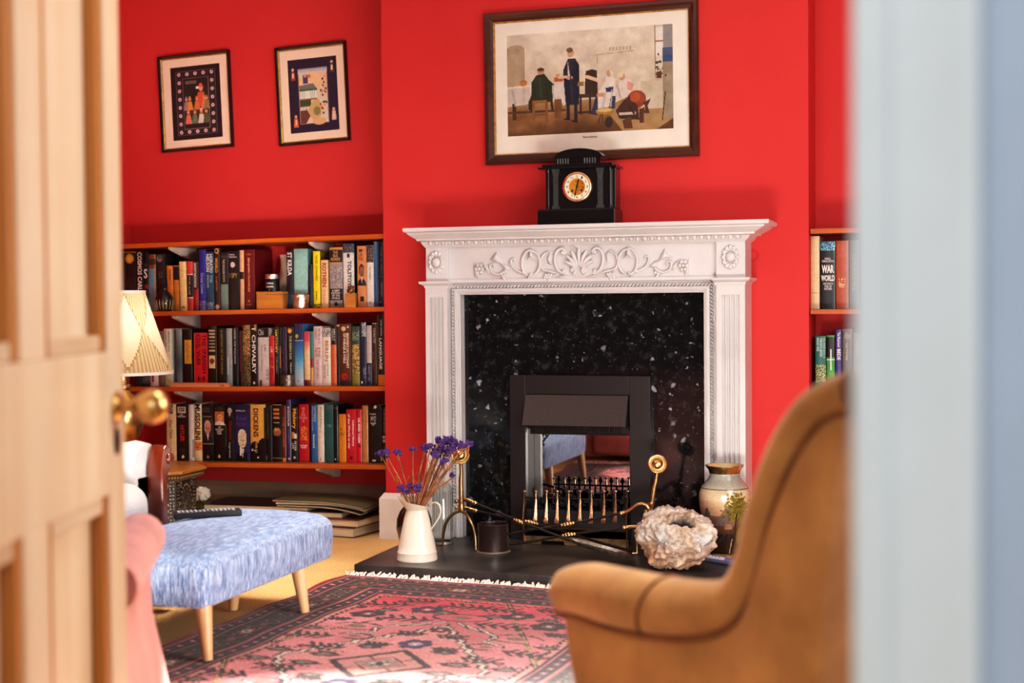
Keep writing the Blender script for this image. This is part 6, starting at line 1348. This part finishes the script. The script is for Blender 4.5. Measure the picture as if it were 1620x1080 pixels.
for s, t_ in ((1, -1), (1, 1), (-1, 1), (-1, -1)):
    tx = (FX1-.075) if s > 0 else (FX0+.085); ty = (FY0+.07) if t_ < 0 else (FY1-.20)
    fx = {(1, -1): -.556, (1, 1): -.566, (-1, 1): -.80, (-1, -1): -.93}[(s, t_)]; fy = {(1, -1): -2.012, (1, 1): -1.40, (-1, 1): -1.42, (-1, -1): -2.01}[(s, t_)]
    tx = fx-s*.018; ty = fy-(-.012 if t_ < 0 else .01)
    q = MB().tube([(tx, ty, FZ0+.004), (fx, fy, .0094)], [.0235, .0135], 20); build('leg', q, M['beech'], ST_)
ra = Vector((-.770, -1.79, FZ1+.0235)); rb = onZ(383, 816, FZ1+.026); rb.z = FZ1+.0262
ra = onZ(276, 822, FZ1+.0262)
d = (rb-ra); d.z = 0; Lr = d.length; d.normalize(); s_ = Vector((-d.y, d.x, 0))
RM = thing('remote_control', 'black remote control with pale keys lying on the blue footstool', 'remote control', tuple((ra+rb)/2))
def rbox(mb, l0, l1, w0, w1, z0, z1):
    vs = [ra+d*l+s_*w+Vector((0, 0, z)) for z in (z0, z1) for w in (w0, w1) for l in (l0, l1)]
    mb.add(vs, [(0, 2, 3, 1), (4, 5, 7, 6), (0, 1, 5, 4), (2, 6, 7, 3), (0, 4, 6, 2), (1, 3, 7, 5)])
mb = MB(); rbox(mb, 0, Lr, 0, .046, .0006, .019); build('remote_body', mb, M['remote'], RM, smooth=0, bevel=.003)
mb = MB()
for i in range(14):
    for j in range(3):
        if (i+j) % 9 == 7: continue
        rbox(mb, Lr*.06+i*Lr*.062, Lr*.06+i*Lr*.062+.007, .006+j*.013, .014+j*.013, .0188, .0212)
build('keypad', mb, M['buttons'], RM, smooth=0)

# ------------------------------------------------------------------ tan armchair in the foreground
fdir = Vector((-.772, .636, 0)).normalized(); rdir = Vector((fdir.y, -fdir.x, 0))
PB = CAMP + ray(1185, 950)*2.08                          # where the near arm meets the back
def onarm(x, y): return onN(x, y, PB, rdir)
armpx = [(905, 936, 40), (935, 934, 46), (980, 947, 50), (1030, 957, 51), (1080, 965, 50), (1130, 966, 47), (1165, 956, 43), (1187, 925, 38), (1200, 880, 36), (1210, 830, 36), (1225, 780, 37), (1243, 733, 38), (1264, 690, 38), (1288, 655, 38), (1318, 632, 36), (1352, 622, 36)]
mpp = 2.15/FPX
CH = thing('tan_armchair', 'tan velvet armchair seen from behind beside the white door frame', 'armchair', tuple(Vector((PB.x, PB.y, 0))+rdir*.33+fdir*.2))
CWD = .66
arm3 = []
for x, y, r in armpx:
    p = onarm(x, y); arm3.append((p, r*(p-CAMP).dot(_fw)/FPX))
topz = arm3[-1][0].z; yb0 = (arm3[-1][0]-PB).dot(fdir)
def smooth_path(pts, rep=2):
    for _ in range(rep):
        out = [pts[0]]
        for (p, r), (q, s) in zip(pts, pts[1:]): out += [(p.lerp(q, .25), r*.75+s*.25), (p.lerp(q, .75), r*.25+s*.75)]
        out.append(pts[-1]); pts = out
    return pts
def arm_part(off, nm):
    sp = smooth_path([(p+rdir*off, r) for p, r in arm3])
    mb = MB()
    # rounded front of the roll, then along the arm and up the back edge
    f0, r0_ = sp[0]; dd_ = (sp[0][0]-sp[1][0]).normalized()
    head = [(f0+dd_*r0_*math.sin(a)*.7, r0_*math.cos(a)) for a in (1.45, 1.15, .85, .5, .25)]
    P = head+sp
    mb.tube([p for p, r in P], [r for p, r in P], 22)
    # outside panel below the roll, flaring gently to the floor
    up = [(p, r) for p, r in sp]
    rings = []
    for side in (-1, 1):
        pass
    out_off = -.012 if off < CWD/2 else .012
    tops = [p-Vector((0, 0, r*.25)) for p, r in up if True]
    A = [p+rdir*(out_off*1.6) for p in tops]; B = [p-rdir*(out_off*1.6) for p in tops]
    n = len(A); zb = .10
    flo = [Vector((PB.x, PB.y, zb))+rdir*(p-PB).dot(rdir)+fdir*(min(max((p-PB).dot(fdir), -.17)*.90, .30)) for p in A]
    flB = [q-rdir*(out_off*3.2) for q in flo]
    mids = [[a.lerp(f, t)+rdir*(out_off*1.5*math.sin(PI*t)) for a, f in zip(A, flo)] for t in (0, .25, .5, .75, 1)]
    vs = [p for row in mids for p in row]+[p for p in B]+[p for p in flB]
    fs = []
    for k in range(4):
        for i in range(n-1): fs.append((k*n+i, k*n+i+1, (k+1)*n+i+1, (k+1)*n+i))
    b0, f0i = 5*n, 6*n
    for i in range(n-1): fs += [(b0+i+1, b0+i, f0i+i, f0i+i+1), (4*n+i, 4*n+i+1, f0i+i+1, f0i+i), (i+1, i, b0+i, b0+i+1)]
    for j in (0, n-1):
        fs += [(j, n+j, 2*n+j, 3*n+j, 4*n+j, f0i+j, b0+j)]
    mb.add(vs, fs)
    o = build('arm', mb, M['tan'], CH, smooth=50)
    # piping along the underside of the roll
    q = MB(); pp = []
    for i, (p, r) in enumerate(P):
        a = P[min(i+1, len(P)-1)][0]-P[max(i-1, 0)][0]; a.normalize(); nrm = a.cross(rdir).normalized()
        if nrm.z > 0 and i < 6: nrm = -nrm
        pp.append(p+nrm*r*.80*(1 if nrm.dot(Vector((0, 0, -1))-fdir*1.0) > 0 else -1)+rdir*(-1 if out_off < 0 else 1)*r*.66)
    q.tube(pp[2:], .005, 8); build('piping', q, M['tanpipe'], o)
    q = MB(); k = 15
    p, r = sp[k]; a = (sp[k+1][0]-sp[k-1][0]).normalized(); u2 = a.cross(rdir).normalized()
    q.tube([p+(rdir*math.cos(t)+u2*math.sin(t))*(r+.0005)+a*.02*math.sin(t) for t in [2*PI*i/30 for i in range(31)]], .0028, 6, False); build('seam', q, M['tanpipe'], o)
    return sp
sp = arm_part(0, 'near'); arm_part(CWD, 'far')
# back: padded slab between the two arms following the same sweep, plus rolled top rail
ups = [(p, r) for p, r in sp if p.z > PB.z-.03 and (p-PB).dot(fdir) < .03]
mb = MB(); rings = []
for k in range(15):
    t = k/14; off = rdir*(CWD*t); belly = math.sin(PI*t)
    col_o = []; 
    for p, r in ups: col_o.append(p+off-fdir*(r*.75+.055*belly)+Vector((0, 0, .03*belly*(p.z-PB.z)/.3)))
    base = [Vector((c.x, c.y, z))*1.0 for c, z in ((Vector((PB.x, PB.y, 0))-fdir*(.05+.05*belly)+off, .10), (Vector((PB.x, PB.y, 0))-fdir*(.06+.05*belly)+off, .32))]
    col_i = [p+off+fdir*(r*.6+.02*belly)+Vector((0, 0, .03*belly*(p.z-PB.z)/.3)) for p, r in reversed(ups)]
    rings.append(base+col_o+col_i+[Vector((PB.x, PB.y, .32))+off+fdir*.06, Vector((PB.x, PB.y, .10))+off+fdir*.05])
mb.loft(rings); build('backrest', mb, M['tan'], CH, smooth=50)
q = MB(); tp, tr = sp[-1]
q.tube([tp+rdir*(CWD*k/14)+Vector((0, 0, .035*math.sin(PI*k/14)))-fdir*.045*math.sin(PI*k/14) for k in range(15)], [tr]*15, 18); build('top_roll', q, M['tan'], CH)
def cbox(x0, x1, y0, y1, z0, z1):
    o_ = Vector((PB.x, PB.y, 0)); vs = [o_+rdir*x+fdir*y+Vector((0, 0, z)) for z in (z0, z1) for y in (y0, y1) for x in (x0, x1)]
    return MB().add(vs, [(0, 2, 3, 1), (4, 5, 7, 6), (0, 1, 5, 4), (2, 6, 7, 3), (0, 4, 6, 2), (1, 3, 7, 5)])
build('seat_frame', cbox(.03, CWD-.03, .06, .40, .11, .27), M['tan'], CH, smooth=0, bevel=.02, seg=3)
build('seat_cushion', cbox(.05, CWD-.05, .07, .44, .272, .385), M['tan'], CH, smooth=30, bevel=.035, seg=4)
for x in (.03, CWD-.03):
    for y in (-.02, .26):
        o_ = Vector((PB.x, PB.y, 0))+rdir*x+fdir*y; build('leg', MB().tube([o_+Vector((0, 0, .12)), o_+Vector((0, 0, .001))], [.022, .015], 14), M['mahog'], CH)

# ------------------------------------------------------------------ pink scroll-arm chair glimpsed beside the door
PD = 2.45
def pk(x, y, D=PD): return CAMP+ray(x, y)*D
pc = pk(174, 930); pr_ = 46*PD/FPX
PC = thing('pink_armchair', 'dusty pink velvet armchair, its scroll arm showing beside the pine door', 'armchair', (pc.x-.3, pc.y+.1, 0))
ax = Vector((-.45, .9, 0)).normalized()      # arm runs away from us
sx = Vector((.9, .45, 0)).normalized()
def armroll(base):
    mb = MB(); rings = []
    prof = []
    for k in range(15): a = R(-75+ 285*k/14); prof.append((pr_*1.02*math.cos(a), pr_*1.02*math.sin(a)))
    # scroll then sweep down and out to the floor
    low = [( -.03, -.11), (-.03, -(base.z-.03))]
    dn = [(.068, -(base.z-.03)), (.060, -.34), (.040, -.24), (.022, -.16), (.018, -.09)]
    poly = prof+[(-.075, -.05)]+low[1:]+dn
    for k, (s, d_) in enumerate(((.90, 0), (.97, .008), (1, .02), (1, .55))):
        rings.append([base+ax*d_+sx*x*s+Vector((0, 0, z*(s if z > -.3 else 1))) for x, z in poly])
    mb.loft(rings); return mb
build('arm', armroll(pc), M['pinkvel'], PC, smooth=50); 
build('arm', armroll(pc-sx*.62), M['pinkvel'], PC, smooth=50)
def pbox(x0, x1, y0, y1, z0, z1):
    vs = [Vector((pc.x, pc.y, 0))+sx*x+ax*y+Vector((0, 0, z)) for z in (z0, z1) for y in (y0, y1) for x in (x0, x1)]
    return MB().add(vs, [(0, 2, 3, 1), (4, 5, 7, 6), (0, 1, 5, 4), (2, 6, 7, 3), (0, 4, 6, 2), (1, 3, 7, 5)])
build('seat_cushion', pbox(-.54, -.09, .0, .44, .20, .33), M['pinkvel'], PC, smooth=30, bevel=.04, seg=4)
build('seat_frame', pbox(-.54, -.08, .02, .50, .04, .199), M['pinkvel'], PC, smooth=30, bevel=.02, seg=3)
build('backrest', pbox(-.56, -.06, .45, .58, .20, .56), M['pinkvel'], PC, smooth=30, bevel=.05, seg=4)
for x in (-.60, .02):
    for y in (.03, .5): o_ = Vector((pc.x, pc.y, 0))+sx*x+ax*y; build('leg', MB().tube([o_+Vector((0, 0, .06)), o_+Vector((0, 0, .0125))], [.02, .014], 12), M['mahog'], PC)

# ------------------------------------------------------------------ grey leather recliner with wooden arm fronts
LD = 4.35
fr = CAMP+ray(228, 760)*LD
LC = thing('leather_armchair', 'pale grey leather armchair with polished wooden arm fronts, behind the footstool', 'armchair', (fr.x-.4, fr.y-.1, 0))
def lp(x, y, D): return CAMP+ray(x, y)*D
# the far arm: wooden scroll front
pts = [lp(x, y, 4.42) for x, y in ((240, 846), (256, 800), (252, 760), (252, 725), (256, 700), (262, 692))]
def woodfront(dy):
    q = MB(); o_ = Vector((0, dy, 0))
    P = [Vector((fr.x+.005, p.y, p.z))+o_ for p in pts]
    z0 = .02
    cx_ = fr.x+.012; y0 = pts[0].y+dy
    prof = [(-.045, z0), (-.040, .20), (-.030, .30), (-.034, .40), (-.030, .46), (-.014, .505), (.012, .52), (.034, .512), (.048, .49), (.050, .462), (.036, .44), (.020, .432), (.012, .40), (.014, .30), (.024, .20), (.030, .10), (.034, z0)]
    q.prism(prof, lambda a, b, d_: (cx_+d_, y0+.012+a*.72, b), -.035, .02)
    q2 = MB(); q2.ball((cx_+.02, y0+.034, .475), .018, 14, 10, .6, 1, 1)
    return q, q2
ARMY = {}
for dy, nm in ((0, 'far'), (-.68, 'near')):
    q, q2 = woodfront(dy); w = build('wooden_arm_front', q, M['mahog'], LC, smooth=40, bevel=.006, seg=3); build('scroll_boss', q2, M['mahog'], w)
    y0 = pts[0].y+dy
    q = MB(); N = 16
    rings = []
    for k in range(N+1):
        x = fr.x-.03-.62*k/N; pu = .012*abs(math.sin(k*PI/1.0*.5+k))
        ring = []
        for j in range(20):
            a = 2*PI*j/20; rx = .075+(.006 if k % 2 else 0); rz = .085+(.008 if k % 2 else 0)
            ring.append((x, y0+.0+rx*math.cos(a)*1.0, .44+rz*math.sin(a)))
        rings.append(ring)
    q.loft(rings); q.box(fr.x-.65, fr.x-.03, y0-.05, y0+.05, .06, .42)
    build('padded_arm', q, M['leather'], LC, smooth=50)
ya, yb2 = pts[0].y-.68+.06, pts[0].y-.05
def lbox(x0, x1, y0, y1, z0, z1): return MB().box(x0, x1, y0, y1, z0, z1)
build('seat_cushion', lbox(fr.x-.58, fr.x+.035, ya+.02, yb2-.0, .225, .415), M['leather'], LC, smooth=30, bevel=.07, seg=5)
build('front_panel', lbox(fr.x-.6, fr.x-.0, ya+.015, yb2-.005, .04, .222), M['leather'], LC, smooth=30, bevel=.03, seg=3)
rings = []
for k in range(13):
    z = .40+.42*k/12; x = fr.x-.52-.16*k/12; th = .075+.012*(k % 2)-.03*(k == 12)-.02*(k == 0)
    rings.append([(x+th*math.cos(a)*1.1, (ya+yb2)/2+(yb2-ya)*.5*(abs(math.sin(a))**.5)*(1 if math.sin(a) > 0 else -1), z) for a in [2*PI*j/24 for j in range(24)]])
build('backrest', MB().loft(rings), M['leather'], LC, smooth=50)

# ------------------------------------------------------------------ inlaid octagonal table, lamp
TCY = -.36; tip = onY(322, 741.5, TCY); TZ = tip.z; TCX = tip.x-.268
IT_ = thing('inlaid_table', 'small dark inlaid octagonal table with oval medallion panels under the shelves', 'table', (TCX, TCY, 0))
def octr(r, z, rot=22.5): return [(TCX+r*math.cos(R(rot+45*k)), TCY+r*math.sin(R(rot+45*k)), z) for k in range(8)]
build('table_top', MB().loft([octr(.243, TZ-.012), octr(.248, TZ-.010), octr(.248, TZ-.002), octr(.244, TZ)]), M['oak'], IT_, smooth=0)
mb = MB(); cols = []
NB = 96
cv = Canvas(NB*8, 6, (56, 44, 34))
for i in range(NB*8):
    if i % 6 in (0, 1, 2): cv.a[2:4, i] = (196, 172, 130)
    if i % 6 == 4: cv.a[3:5, i] = (130, 96, 56)
cv.a[0] = (120, 90, 54); cv.a[5] = (120, 90, 54)
def octline(u, r):
    k = min(7, int(u*8)); f = u*8-k; a, b = R(22.5+45*k), R(22.5+45*(k+1)); return (TCX+r*(math.cos(a)*(1-f)+math.cos(b)*f), TCY+r*(math.sin(a)*(1-f)+math.sin(b)*f))
canvas_sheet(mb, cv, lambda u, v: octline(min(u, .99999), .238-.012*v)+(TZ-.012-.028*v,)); build('inlaid_apron', mb, M['inlay'], IT_, smooth=0)
for k in range(8):
    a, b = R(22.5+45*k), R(22.5+45*(k+1)); r = .205
    p, q_ = Vector((TCX+r*math.cos(a), TCY+r*math.sin(a), 0)), Vector((TCX+r*math.cos(b), TCY+r*math.sin(b), 0))
    cv = Canvas(44, 56, (38, 32, 26))
    for x in (.06, .14, .86, .94):
        for j in range(20): cv.ell(x, (j+.5)/20, .02, .012, (176, 164, 140))
    for j in range(24):
        t_ = 2*PI*j/24; cv.ell(.5+.30*math.cos(t_), .45+.36*math.sin(t_), .022, .017, (186, 174, 150))
    cv.ell(.5, .45, .24, .31, (84, 76, 64)); cv.ell(.5, .45, .20, .27, (62, 56, 48))
    for j in range(30): x, y = .5+rng.normal(0, .08), .45+rng.normal(0, .11); cv.ell(x, y, .02, .014, (130, 122, 106))
    for sx_ in (.24, .76):
        for sy_ in (.08, .84): cv.ell(sx_, sy_, .06, .045, (150, 140, 118)); cv.ell(sx_, sy_, .03, .02, (60, 50, 40))
    cv.jitter(8)
    mb = MB(); canvas_sheet(mb, cv, lambda u, v: tuple(p.lerp(q_, u)+Vector((0, 0, (TZ-.038)*(1-v)+.001*v)))); build('carved_panel', mb, M['inlay'], IT_, smooth=0)
lx = onY(193, 600, -.40).x; ly = -.40
LM = thing('table_lamp', 'brass table lamp with pleated cream shade standing on the inlaid table', 'lamp', (lx, ly, TZ))
zb_ = onY(200, 591, ly).z; zt_ = onY(200, 461, ly).z; mp = (ly-CAMP.y)/FPX*1.05
rb_ = 86*mp; rt_ = 41*mp
mb = MB(); NP = 144; rings = []; shc = []
for k in range(25):
    v = k/24; z = zb_+.008+(zt_-zb_-.012)*v; r = rb_+(rt_-rb_)*v
    ring = []
    for j in range(NP):
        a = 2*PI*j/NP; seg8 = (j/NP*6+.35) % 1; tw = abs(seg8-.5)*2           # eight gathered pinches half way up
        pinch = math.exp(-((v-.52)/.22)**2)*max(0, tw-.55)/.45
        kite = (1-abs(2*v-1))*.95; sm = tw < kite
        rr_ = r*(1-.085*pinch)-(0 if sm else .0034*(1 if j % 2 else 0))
        shc.append((255, 248, 226) if sm and tw < kite-.06 else ((196, 172, 128) if sm else ((240, 226, 194) if j % 2 else (206, 188, 152))))  # bright panels, shaded pleats and fold lines painted into the face colours
        ring.append((lx+rr_*math.cos(a), ly+rr_*math.sin(a), z))
    rings.append(ring)
mb.loft(rings, cap=False, cols=shc[:24*NP]); build('lamp_shade', mb, M['shade'], LM, smooth=0)
for z, r in ((zb_+.004, rb_+.001), (zt_-.002, rt_+.001)):
    q = MB().lathe((lx, ly, z), [(r-.004, -.006), (r+.002, -.006), (r+.002, .006), (r-.004, .006), (r-.004, -.006)], 60, cap=False)
    build('shade_trim', q, M['trimw'], LM)
mb = MB().lathe((lx, ly, TZ), [(0, .0006), (.075, .0006), (.078, .006), (.072, .016), (.045, .026), (.03, .04), (.028, .06), (.05, .10), (.078, .16), (.085, .21), (.075, .255), (.052, .285), (.034, .30), (.028, .312), (.036, .32), (.034, .33), (.026, .335), (.03, .35), (.03, .37), (.012, .38), (.010, .44), (0, .44)], 36)
build('lamp_base', mb, M['brass'], LM)
q = MB().ball((lx, ly, TZ+.50), .03, 14, 10, 1, 1, 1.2); q.tube([(lx, ly, TZ+.43), (lx, ly, TZ+.48)], .014, 12); build('bulb', q, M['trimw'], LM)
q = MB()
for k in range(3): a = 2*PI*k/3; q.tube([(lx+.009*math.cos(a), ly+.009*math.sin(a), TZ+.435), (lx+(rt_-.003)*math.cos(a), ly+(rt_-.003)*math.sin(a), zt_-.004)], .0015, 6)
build('shade_carrier', q, M['brass'], LM)
bl_ = bpy.data.lights.new('shade_fill_light', 'POINT'); bl_.energy = 1.7; bl_.color = (1, .9, .74); bl_.shadow_soft_size = .03  # added point light that makes the shade glow
blo = bpy.data.objects.new('shade_fill_light', bl_); COL.objects.link(blo); blo.location = (lx, ly-.0, TZ+.56)

# ------------------------------------------------------------------ things on the floor of the alcove
c = onY(327, 800, -.02); X = -1.625
X = onY(321, 800, .05).x
t = thing('olive_pot', 'small olive green glazed pot holding crumpled paper, beside the inlaid table', 'pot', (X, .05, 0))
build('pot_body', MB().lathe((X, .05, 0), [(0, .001), (.03, .001), (.037, .015), (.045, .045), (.044, .075), (.037, .098), (.033, .108), (.035, .115), (.040, .12), (.035, .12), (.03, .108), (.03, .06), (0, .05)], 28), M['greenpot'], t)
bm = bmesh.new(); bmesh.ops.create_icosphere(bm, subdivisions=3, radius=1); mb = MB()
for v in bm.verts: r = 1+.35*mnoise.noise(v.co*2.2+Vector((4, 2, 7)))+.15*mnoise.noise(v.co*6); mb.v.append((X-.002+v.co.x*.034*r, .05+v.co.y*.03*r, .145+v.co.z*.033*r))
for f in bm.faces: mb.f.append(tuple(v.index for v in f.verts)); mb.c.append(None)
bm.free()
tag(build('crumpled_paper', mb, M['paperw'], smooth=0, loc=(X, .05, .112)), 'crumpled ball of cream paper stuffed in the olive pot', 'paper')
def slab(name, label, cat, x0, x1, y0, y1, z0, z1, c, rot=0, group=None, pagesm=None, curl=0):
    cx_, cy_ = (x0+x1)/2, (y0+y1)/2; ca, sa = math.cos(R(rot)), math.sin(R(rot))
    def T(mb): mb.v = [(cx_+(x-cx_)*ca-(y-cy_)*sa, cy_+(x-cx_)*sa+(y-cy_)*ca, z) for x, y, z in mb.v]; return mb
    t = thing(name, label, cat, (cx_, cy_, z0), group); e = min(.003, (z1-z0)*.25)
    a = MB()
    if curl:
        N = 14
        def zz(u): return curl*max(0, u-.45)**2
        for za, zb in ((z0, z0+e*.8), (z1-e*.8, z1)):
            a.loft([[(x0+(x1-x0)*u, y, z-zz(u)) for y, z in ((y0, za), (y1, za), (y1, zb), (y0, zb))] for u in [k/N for k in range(N+1)]])
        b = MB().loft([[(x0+(x1-x0-.004)*u, y, z-zz(u)) for y, z in ((y0+.003, z0+e*.8), (y1-.003, z0+e*.8), (y1-.003, z1-e*.8), (y0+.003, z1-e*.8))] for u in [k/N for k in range(N+1)]])
    else:
        a.box(x0, x1, y0, y1, z0, z0+e); a.box(x0, x1, y0, y1, z1-e, z1); a.box(x0, x0+e, y0, y1, z0+e, z1-e)
        b = MB().box(x0+e, x1-.004, y0+.004, y1-.004, z0+e, z1-e)
    build('cover', T(a), c, t, smooth=0); build('pages', T(b), pagesm or M['pages'], t, smooth=0)
mcol = lambda n, c, c2=None, v=.15: mat(n, c, .45, 0, v, (9, 9, 9), c2=c2)
xr = onY(580, 845, .02).x; xl = onY(505, 845, .02).x
slab('book', 'grey hardback lying on the floor at the bottom of the right pile', 'book', xl-.06, xr-.015, -.02, .20, .001, .042, mcol('grey_cloth', (70, 62, 58)), -9, 'books lying on the alcove floor')
slab('book', 'dark hardback with an orange cover picture, second from the bottom of the right pile', 'book', xl-.05, xr-.0, -.025, .195, .0435, .074, mcol('orange_brown_cover', (60, 46, 44), (150, 84, 40)), -6, 'books lying on the alcove floor')
slab('magazine', 'thick pale magazine sticking out left, resting on the two floor books', 'magazine', xl-.16, xr-.10, -.02, .21, .0755, .098, mcol('pale_magazine', (120, 114, 104)), 3, 'magazines on the alcove floor')
slab('magazine', 'dark glossy magazine drooping at its right edge near the top of the pile', 'magazine', xl-.17, xr-.01, -.03, .20, .117, .126, mcol('dark_magazine', (50, 46, 42)), 2, 'magazines on the alcove floor', curl=.09)
slab('magazine', 'cream magazine drooping below the topmost one', 'magazine', xl-.18, xr-.005, -.02, .21, .128, .135, mcol('cream_magazine', (196, 180, 150)), 5, 'magazines on the alcove floor', curl=.08)
slab('magazine', 'topmost tan and green magazine of the right pile', 'magazine', xl-.19, xr-.0, -.025, .205, .137, .144, mcol('tan_magazine', (150, 126, 88), (110, 116, 80), .3), 1, 'magazines on the alcove floor', curl=.07)
slab('magazine', 'plain grey magazine in the middle of the right pile', 'magazine', xl-.175, xl-.03, -.02, .20, .0995, .1155, mcol('grey_magazine', (110, 104, 98)), 0, 'magazines on the alcove floor')
xa2, xb2 = onY(338, 800, .06).x, onY(470, 800, .06).x
slab('portfolio', 'black flat portfolio on the floor pile behind the footstool', 'portfolio', xa2, xb2, -.03, .21, .092, .118, M['remote'], 2)
slab('book', 'large brown book under the black portfolio, behind the footstool', 'book', xa2+.02, xb2-.03, -.01, .20, .001, .048, mcol('brown_cloth', (84, 62, 46)), 0, 'books lying on the alcove floor')
slab('book', 'green grey book directly under the black portfolio, behind the footstool', 'book', xa2+.03, xb2-.02, -.02, .20, .0495, .0905, mcol('greengrey_cloth', (84, 84, 70)), 3, 'books lying on the alcove floor')
make_lettering()
# ------------------------------------------------------------------ light
w = bpy.data.worlds.new('world'); scene.world = w; w.use_nodes = True
bg = w.node_tree.nodes['Background']; bg.inputs['Color'].default_value = (.88, .94, 1, 1); bg.inputs['Strength'].default_value = .62
def area(name, loc, target, sx, sy, power, color, spread=180):
    l = bpy.data.lights.new(name, 'AREA'); l.shape = 'RECTANGLE'; l.size = sx; l.size_y = sy; l.energy = power; l.color = color; l.spread = R(spread)
    o = bpy.data.objects.new(name, l); COL.objects.link(o); o.location = loc
    o.rotation_euler = (Vector(target)-Vector(loc)).to_track_quat('-Z', 'Y').to_euler(); return o
area('window_light', (2.14, -2.4, 1.4), (-.2, -1.6, .9), 1.7, 1.5, 55, (1, .97, .94))
area('floor_glow', (.70, -2.2, .055), (-.15, -.1, 1.35), .75, .5, 43, (1, .94, .88))
area('alcove_fill', (-.6, -2.85, .05), (-1.75, .2, 1.45), .5, .5, 8, (1, .93, .86), 42)  # added low fill aimed at the left alcove
area('chair_fill', (.75, -2.5, 2.55), (.72, -2.85, 0), .6, .6, 6.5, (1, .95, .88), 60)  # added fill from above for the tan chair arm, no fitting there
area('carpet_fill', (-1.0, -1.25, 2.55), (-.95, -1.1, 0), .8, .8, 10, (1, .93, .84), 60)  # added overhead fill to brighten carpet and footstool, no fitting there
area('ceiling_fill', (-.3, -2.0, 2.55), (-.3, -1.8, 0), 2.5, 2.5, 7, (1, .95, .9))  # added broad fill under the ceiling, no real source
area('hall_light', (1.2, -6.3, 1.9), (1.2, -4.3, 1.1), 1.4, 1.2, 22, (.94, .97, 1))
s = bpy.data.lights.new('sun_patch', 'SPOT'); s.energy = 2600; s.spot_size = R(21); s.spot_blend = .2; s.shadow_soft_size = .03; s.color = (1, .96, .88)
so = bpy.data.objects.new('sun_patch', s); COL.objects.link(so); so.location = (2.1, -2.5, 2.2); so.rotation_euler = (Vector((.22, -2.48, 0))-Vector(so.location)).to_track_quat('-Z', 'Y').to_euler()
scene.view_settings.view_transform = 'Standard'; scene.view_settings.look = 'None'; scene.view_settings.exposure = 0; scene.view_settings.gamma = 1
vs = scene.view_settings; vs.use_curve_mapping = True
cm = vs.curve_mapping; c = cm.curves[3]
for x, y in ((.08, .060), (.30, .285), (.62, .645)): c.points.new(x, y)
cm.update()
scene.cycles.max_bounces = 8; scene.cycles.diffuse_bounces = 4; scene.cycles.glossy_bounces = 4; scene.cycles.transmission_bounces = 6; scene.cycles.transparent_max_bounces = 12
scene.cycles.caustics_reflective = False; scene.cycles.caustics_refractive = False; scene.cycles.sample_clamp_indirect = 6
scene.cycles.use_denoising = True
